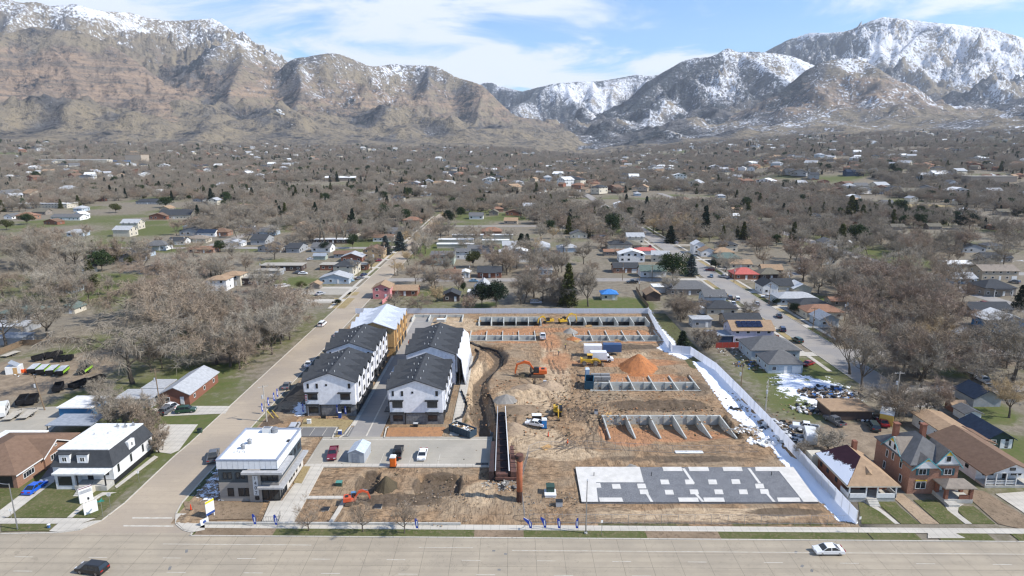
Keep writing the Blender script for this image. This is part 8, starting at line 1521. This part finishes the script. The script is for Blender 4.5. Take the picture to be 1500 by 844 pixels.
# ------------------------------------------------------------------ distant town and woodland
def scatter(name, P, S, I, srcs, label, cat=None):
    n = len(P); me = bpy.data.meshes.new(name+'_points'); me.vertices.add(n); me.vertices.foreach_set('co', np.asarray(P, np.float32).ravel())
    for nm, arr in (('scl', S), ('rot', rng.random(n)*6.283)): a = me.attributes.new(nm, 'FLOAT', 'POINT'); a.data.foreach_set('value', np.asarray(arr, np.float32))
    a = me.attributes.new('idx', 'INT', 'POINT'); a.data.foreach_set('value', np.asarray(I, np.int32)); me.update()
    o = bpy.data.objects.new(name, me); C.objects.link(o); ng = bpy.data.node_groups.new(name, 'GeometryNodeTree'); ng.interface.new_socket('Geometry', in_out='INPUT', socket_type='NodeSocketGeometry'); ng.interface.new_socket('Geometry', in_out='OUTPUT', socket_type='NodeSocketGeometry')
    gi = ng.nodes.new('NodeGroupInput'); go = ng.nodes.new('NodeGroupOutput'); iop = ng.nodes.new('GeometryNodeInstanceOnPoints'); jn = ng.nodes.new('GeometryNodeJoinGeometry')
    for grp in reversed(srcs):
        j2 = ng.nodes.new('GeometryNodeJoinGeometry')
        for ob in grp: oi = ng.nodes.new('GeometryNodeObjectInfo'); oi.inputs['Object'].default_value = ob; oi.transform_space = 'ORIGINAL'; ng.links.new(oi.outputs['Geometry'], j2.inputs[0])
        gt = ng.nodes.new('GeometryNodeGeometryToInstance'); ng.links.new(j2.outputs[0], gt.inputs[0]); ng.links.new(gt.outputs[0], jn.inputs[0])
    def na(nm, ty): q = ng.nodes.new('GeometryNodeInputNamedAttribute'); q.data_type = ty; q.inputs['Name'].default_value = nm; return q.outputs['Attribute']
    cx_ = ng.nodes.new('ShaderNodeCombineXYZ'); ng.links.new(na('rot', 'FLOAT'), cx_.inputs[2]); mp = ng.nodes.new('GeometryNodeMeshToPoints')
    ng.links.new(gi.outputs[0], mp.inputs[0]); ng.links.new(mp.outputs[0], iop.inputs['Points']); ng.links.new(jn.outputs[0], iop.inputs['Instance']); iop.inputs['Pick Instance'].default_value = True
    ng.links.new(na('idx', 'INT'), iop.inputs['Instance Index']); ng.links.new(cx_.outputs[0], iop.inputs['Rotation']); ng.links.new(na('scl', 'FLOAT'), iop.inputs['Scale']); ng.links.new(iop.outputs[0], go.inputs[0])
    md = o.modifiers.new('scatter', 'NODES'); md.node_group = ng; tag(o, label, cat, kind='stuff'); return o
def firstof(nm, col=None, k=0):
    L = [t for t in TREES if t[3] == nm and (col is None or t[5] == col)]; r = L[min(k, len(L)-1)][0]; return list(r.children)
def distant():
    def samp(n, r0, r1, pw=1.0):
        r = np.sqrt(r0**2+(r1**2-r0**2)*rng.random(n)**pw); a = np.radians(rng.uniform(-43, 43, n)); return r*np.sin(a), r*np.cos(a)
    xs = []; ys = []; ss = []
    for n, r0, r1, s0 in ((10500, 440, 1250, .88), (15000, 1250, 2500, 1.05), (17000, 2500, 4600, 1.3)):
        x, y = samp(n, r0, r1); xs.append(x); ys.append(y); ss.append(s0*rng.uniform(.6, 1.2, n))
    x = np.concatenate(xs); y = np.concatenate(ys); s = np.concatenate(ss); keep = fbm(x/110+3, y/150, 3) > np.where(np.hypot(x, y) < 900, .43, .37)
    az = np.degrees(np.arctan2(x, y)); r = np.hypot(x, y)
    keep &= ~((np.abs(x+67) < 9) & (y < 640)) & ~((np.abs(x-102) < 9) & (y < 1000)) & ~((np.abs(x-209) < 7) & (y < 900)) & ~((np.abs(x+201) < 7) & (y < 1000)) & ~((np.abs(y-524) < 7) & (x > -62) & (x < 98))
    hx = np.array([h.location.x for h in HOUSES]); hy = np.array([h.location.y for h in HOUSES]); near = r < 1250
    dmin = np.full(len(x), 99.); dmin[near] = np.min(np.hypot(x[near, None]-hx, y[near, None]-hy), axis=1); keep &= dmin > 7
    for (fx, fy, fa, fb) in FIELDS: keep &= (((x-fx)/fa)**2+((y-fy)/fb)**2 > 1)
    x, y, s = x[keep], y[keep], s[keep]; z = TH(x, y); n = len(x); ev = rng.random(n) < .08+.18*sst(.55, .7, fbm(x/300, y/300+9, 3))
    src = [firstof('bare_tree', 'grey', 0), firstof('bare_tree', 'warm', 1), firstof('bare_tree', 'pink', 0), firstof('bare_tree', 'grey', 5), firstof('bare_tree', 'pale', 0), firstof('bare_tree', 'warm', 4)]
    b = ~ev; scatter('woodland', np.stack([x[b], y[b], z[b]], -1), s[b], rng.choice(6, b.sum(), p=[.26, .2, .05, .24, .13, .12]), src, 'leafless woodland covering the far town below the mountains')
    sr = [firstof('spruce_tree', 'dark'), firstof('pine_tree', 'green'), firstof('spruce_tree', 'olive')]
    e = ev; scatter('evergreen_woodland', np.stack([x[e], y[e], z[e]], -1), s[e]*rng.uniform(.7, 1.3, e.sum()), rng.choice(3, e.sum()), sr, 'dark evergreens dotted through the far town')
    hxp, hyp = [], []
    for n, r0, r1 in ((650, 900, 1900), (2100, 1900, 4300)): a, b_ = samp(n, r0, r1); hxp.append(a); hyp.append(b_)
    X = np.concatenate(hxp); Y = np.concatenate(hyp); k = fbm(X/350+8, Y/350, 2) > .44; X, Y = X[k], Y[k]
    scatter('far_houses', np.stack([X, Y, TH(X, Y)+2.5], -1), rng.uniform(1.0, 2.0, len(X)), rng.integers(0, len(PR), len(X)), [[q[0]] for q in PR], 'tiny pale houses of the far town below the mountains')
FIELDS = [(-165, 1130, 90, 70), (-290, 1500, 70, 60), (430, 700, 60, 25), (520, 1350, 110, 40), (620, 1600, 120, 50)]
distant()
for (o, w_, r_) in PR:      # the first house of each kind stands in the town too
    while True:
        y = tr_.uniform(560, 900); x = tr_.uniform(-.7, .7)*y
        if not blocked(x, y, 6): break
    o.location = (x, y, float(TH(x, y))); tag(o, None, 'house', 'small houses scattered through the wooded town'); FH.append((o, x, y, 'pale house')); HOUSES.append(o)
for i, (fx, fy, fa, fb) in enumerate(FIELDS):
    n = 40; P = [(fx+fa*.95*math.cos(k*2*math.pi/n)*(1+.08*math.sin(k*1.7)), fy+fb*.95*math.sin(k*2*math.pi/n)*(1+.1*math.cos(k*2.3))) for k in range(n)]
    mb = MB(); mb.face([(a, b, float(TH(a, b))+.5) for a, b in P]); o = mb.build('field', DORM if i != 3 else GRASS); tag(o, None, kind='structure')
def bigbox(px, py, w, d, h, wall, roof, label, rh=0, kind='flat', rot=0):
    p = G(px, py); return house(p.x, p.y+d/2, w, d, h, rh, kind, wall, roof, label, rot=rot, z=p.z, wins=False, name='large_building', cat='building')
bigbox(105, 242, 190, 25, 14, 'cream', 'white', 'long cream school far across the town'); bigbox(150, 242, 120, 30, 11, 'bb', 'blue', 'bright blue roofed wing of the far cream school'); bigbox(196, 241, 45, 40, 26, 'tan', 'tan', 'tall tan block at the end of the blue roofed school'); bigbox(1385, 262, 38, 20, 7, 'white', 'white', 'white domed hall on the bluff', 5, 'gx'); bigbox(1360, 263, 24, 18, 6, 'blue', 'lt', 'pale hall beside the white domed hall on the bluff', 4, 'gx'); bigbox(1455, 270, 70, 22, 11, 'taupe', 'gravel', 'large brown building on the bluff'); bigbox(1253, 258, 30, 14, 7, 'navy', 'navy', 'dark house on the crest of the bluff', 4, 'gx'); bigbox(598, 276, 26, 14, 6, 'ob', 'white', 'orange brick hall beside the golden field'); bigbox(498, 265, 60, 14, 6, 'taupe', 'white', 'row of pale roofed houses beyond the golden field', 3, 'gx'); bigbox(1170, 303, 60, 10, 3, 'navy', 'green', 'long narrow deck with dark blue side beyond the bare trees'); bigbox(1198, 300, 9, 6, 4, 'ob', 'rust', 'small orange hut on the road embankment')
# whitewashed letter on the hillside
def hillmark():
    m = MB()
    def P(px, py):
        u = (px-750)/FPX; v = (py-422)/FPX; dy = math.cos(PITCH)-v*math.sin(PITCH); dz_ = -math.sin(PITCH)-v*math.cos(PITCH); t = 3200.
        while t < 9000 and CAMH+dz_*t > MH(u*t, dy*t): t += 8
        return Vector((u*t, dy*t, CAMH+dz_*t))
    for path in ([(407, 163.6), (410.5, 163.2), (413.8, 165.8), (411.2, 167.6), (407.8, 165.4), (407, 163.6)], [(411.8, 167.4), (413, 169.4), (417.2, 169.4)]):
        pts = [P(*q)+Vector((0, -14, 8)) for q in path]; m.tube(pts, 5.5, 5)
    o = m.build('hillside_letter', WT); tag(o, 'whitewashed letter on the tan mountainside', 'hillside letter')
hillmark()
# ------------------------------------------------------------------ labels for what was placed in numbers
LM = [(n, G(a, b)) for n, a, b in [('pink house', 559, 438), ('dark brown garage', 661, 442), ('steep lilac house', 708, 434), ('brick cottage', 717, 407), ('sage green flats', 648, 388), ('long white carports', 680, 357), ('broad twin spruce', 766, 375), ('blue tarpaulin roof', 893, 440), ('wide grey hip roof', 1010, 433), ('pale blue street house', 1047, 449), ('solar panelled house', 1102, 504), ('red metal roof', 1093, 410), ('green hip roof', 1068, 386), ('long pale blue bungalow', 1168, 447), ('rust roofed bungalow', 1208, 468), ('steep charcoal gable', 1212, 388), ('large tan house', 1464, 411), ('craftsman house', 1464, 434), ('bright blue barn', 1481, 487), ('dark green garage', 1432, 505), ('red garden shed', 1405, 604), ('brown junk shed', 1246, 616), ('brick gable house', 257, 593), ('blue fronted shed', 112, 613), ('mansard house', 135, 700), ('long orange roof', 78, 403), ('bright white hall', 114, 321), ('flat roofed school', 45, 306), ('charcoal church', 255, 321), ('white porch house', 228, 367), ('beige hip roof', 288, 356), ('white double house', 352, 334), ('tan roofed flats', 318, 426), ('brown flat roofed flats', 372, 418), ('long white roof', 488, 357), ('sage shed', 468, 381), ('long flat brick office', 503, 396), ('pale blue clinic', 490, 416), ('yellow brick flats', 547, 378), ('beige flat roofs', 412, 397), ('wide olive roof', 915, 366), ('orange brick house', 917, 400), ('tall white house', 1024, 372), ('round green pine', 897, 346), ('tallest dark spruce', 1032, 347), ('blue grey hall', 1296, 313), ('white gabled house', 1215, 362), ('spreading corner pine', 985, 411), ('evergreen at the fence corner', 999, 513), ('green roofed garage', 97, 460), ('trailer row', 75, 545), ('white roofed cottages', 1067, 321), ('grey gabled lot house', 848, 349), ('weeping tree', 195, 562), ('navy roofed garage', 1445, 596), ('park pines', 1412, 336), ('snowy yard', 1190, 575)]]
ORD = 'first second third fourth fifth sixth seventh eighth ninth tenth eleventh twelfth thirteenth fourteenth fifteenth sixteenth seventeenth eighteenth nineteenth twentieth'.split()
def autolabel(items):
    """items: (object, x, y, what it looks like, what kind it counts as)"""
    groups = {}
    for o, x, y, desc, noun in items:
        d, n, p = min((math.hypot(x-p.x, (y-p.y)*.8), n, p) for n, p in LM)
        rel = 'behind' if y > p.y else 'in front of'; side = 'out' if x > p.x else 'in'
        groups.setdefault((n, rel, noun), []).append((d, x, y, o, desc))
    for (n, rel, noun), L in groups.items():
        L.sort(key=lambda q: q[0])
        for i, (d, x, y, o, desc) in enumerate(L):
            o['label'] = f"{desc}, {ORD[i] if i < 20 else 'one of the many'} {noun} {rel} the {n}"
size = lambda h: 'small' if h < 9 else ('tall' if h > 15 else 'mid sized')
cw = dict(grey='grey', warm='brown', pink='reddish', tan='straw coloured', pale='pale', dark='dark', green='green', olive='olive', blue='blue grey')
autolabel([(t[0], t[1], t[2], f"{size(t[4])} {cw[t[5]]} {'shrub' if t[3] == 'bare_shrub' else 'tree'}", {'bare_tree': 'bare tree', 'bare_shrub': 'shrub', 'willow_tree': 'willow', 'poplar_tree': 'poplar', 'spruce_tree': 'spruce', 'pine_tree': 'pine'}[t[3]]) for t in TREES if not t[6]])
autolabel([(o, x, y, d, 'house') for o, x, y, d in FH])
up = [o for o in scene.objects if o.name.startswith('utility_pole') and 'label' not in o.keys()]
autolabel([(o, o.location.x, o.location.y, 'wooden utility pole with one cross arm', 'pole') for o in up])
seen_ = {}
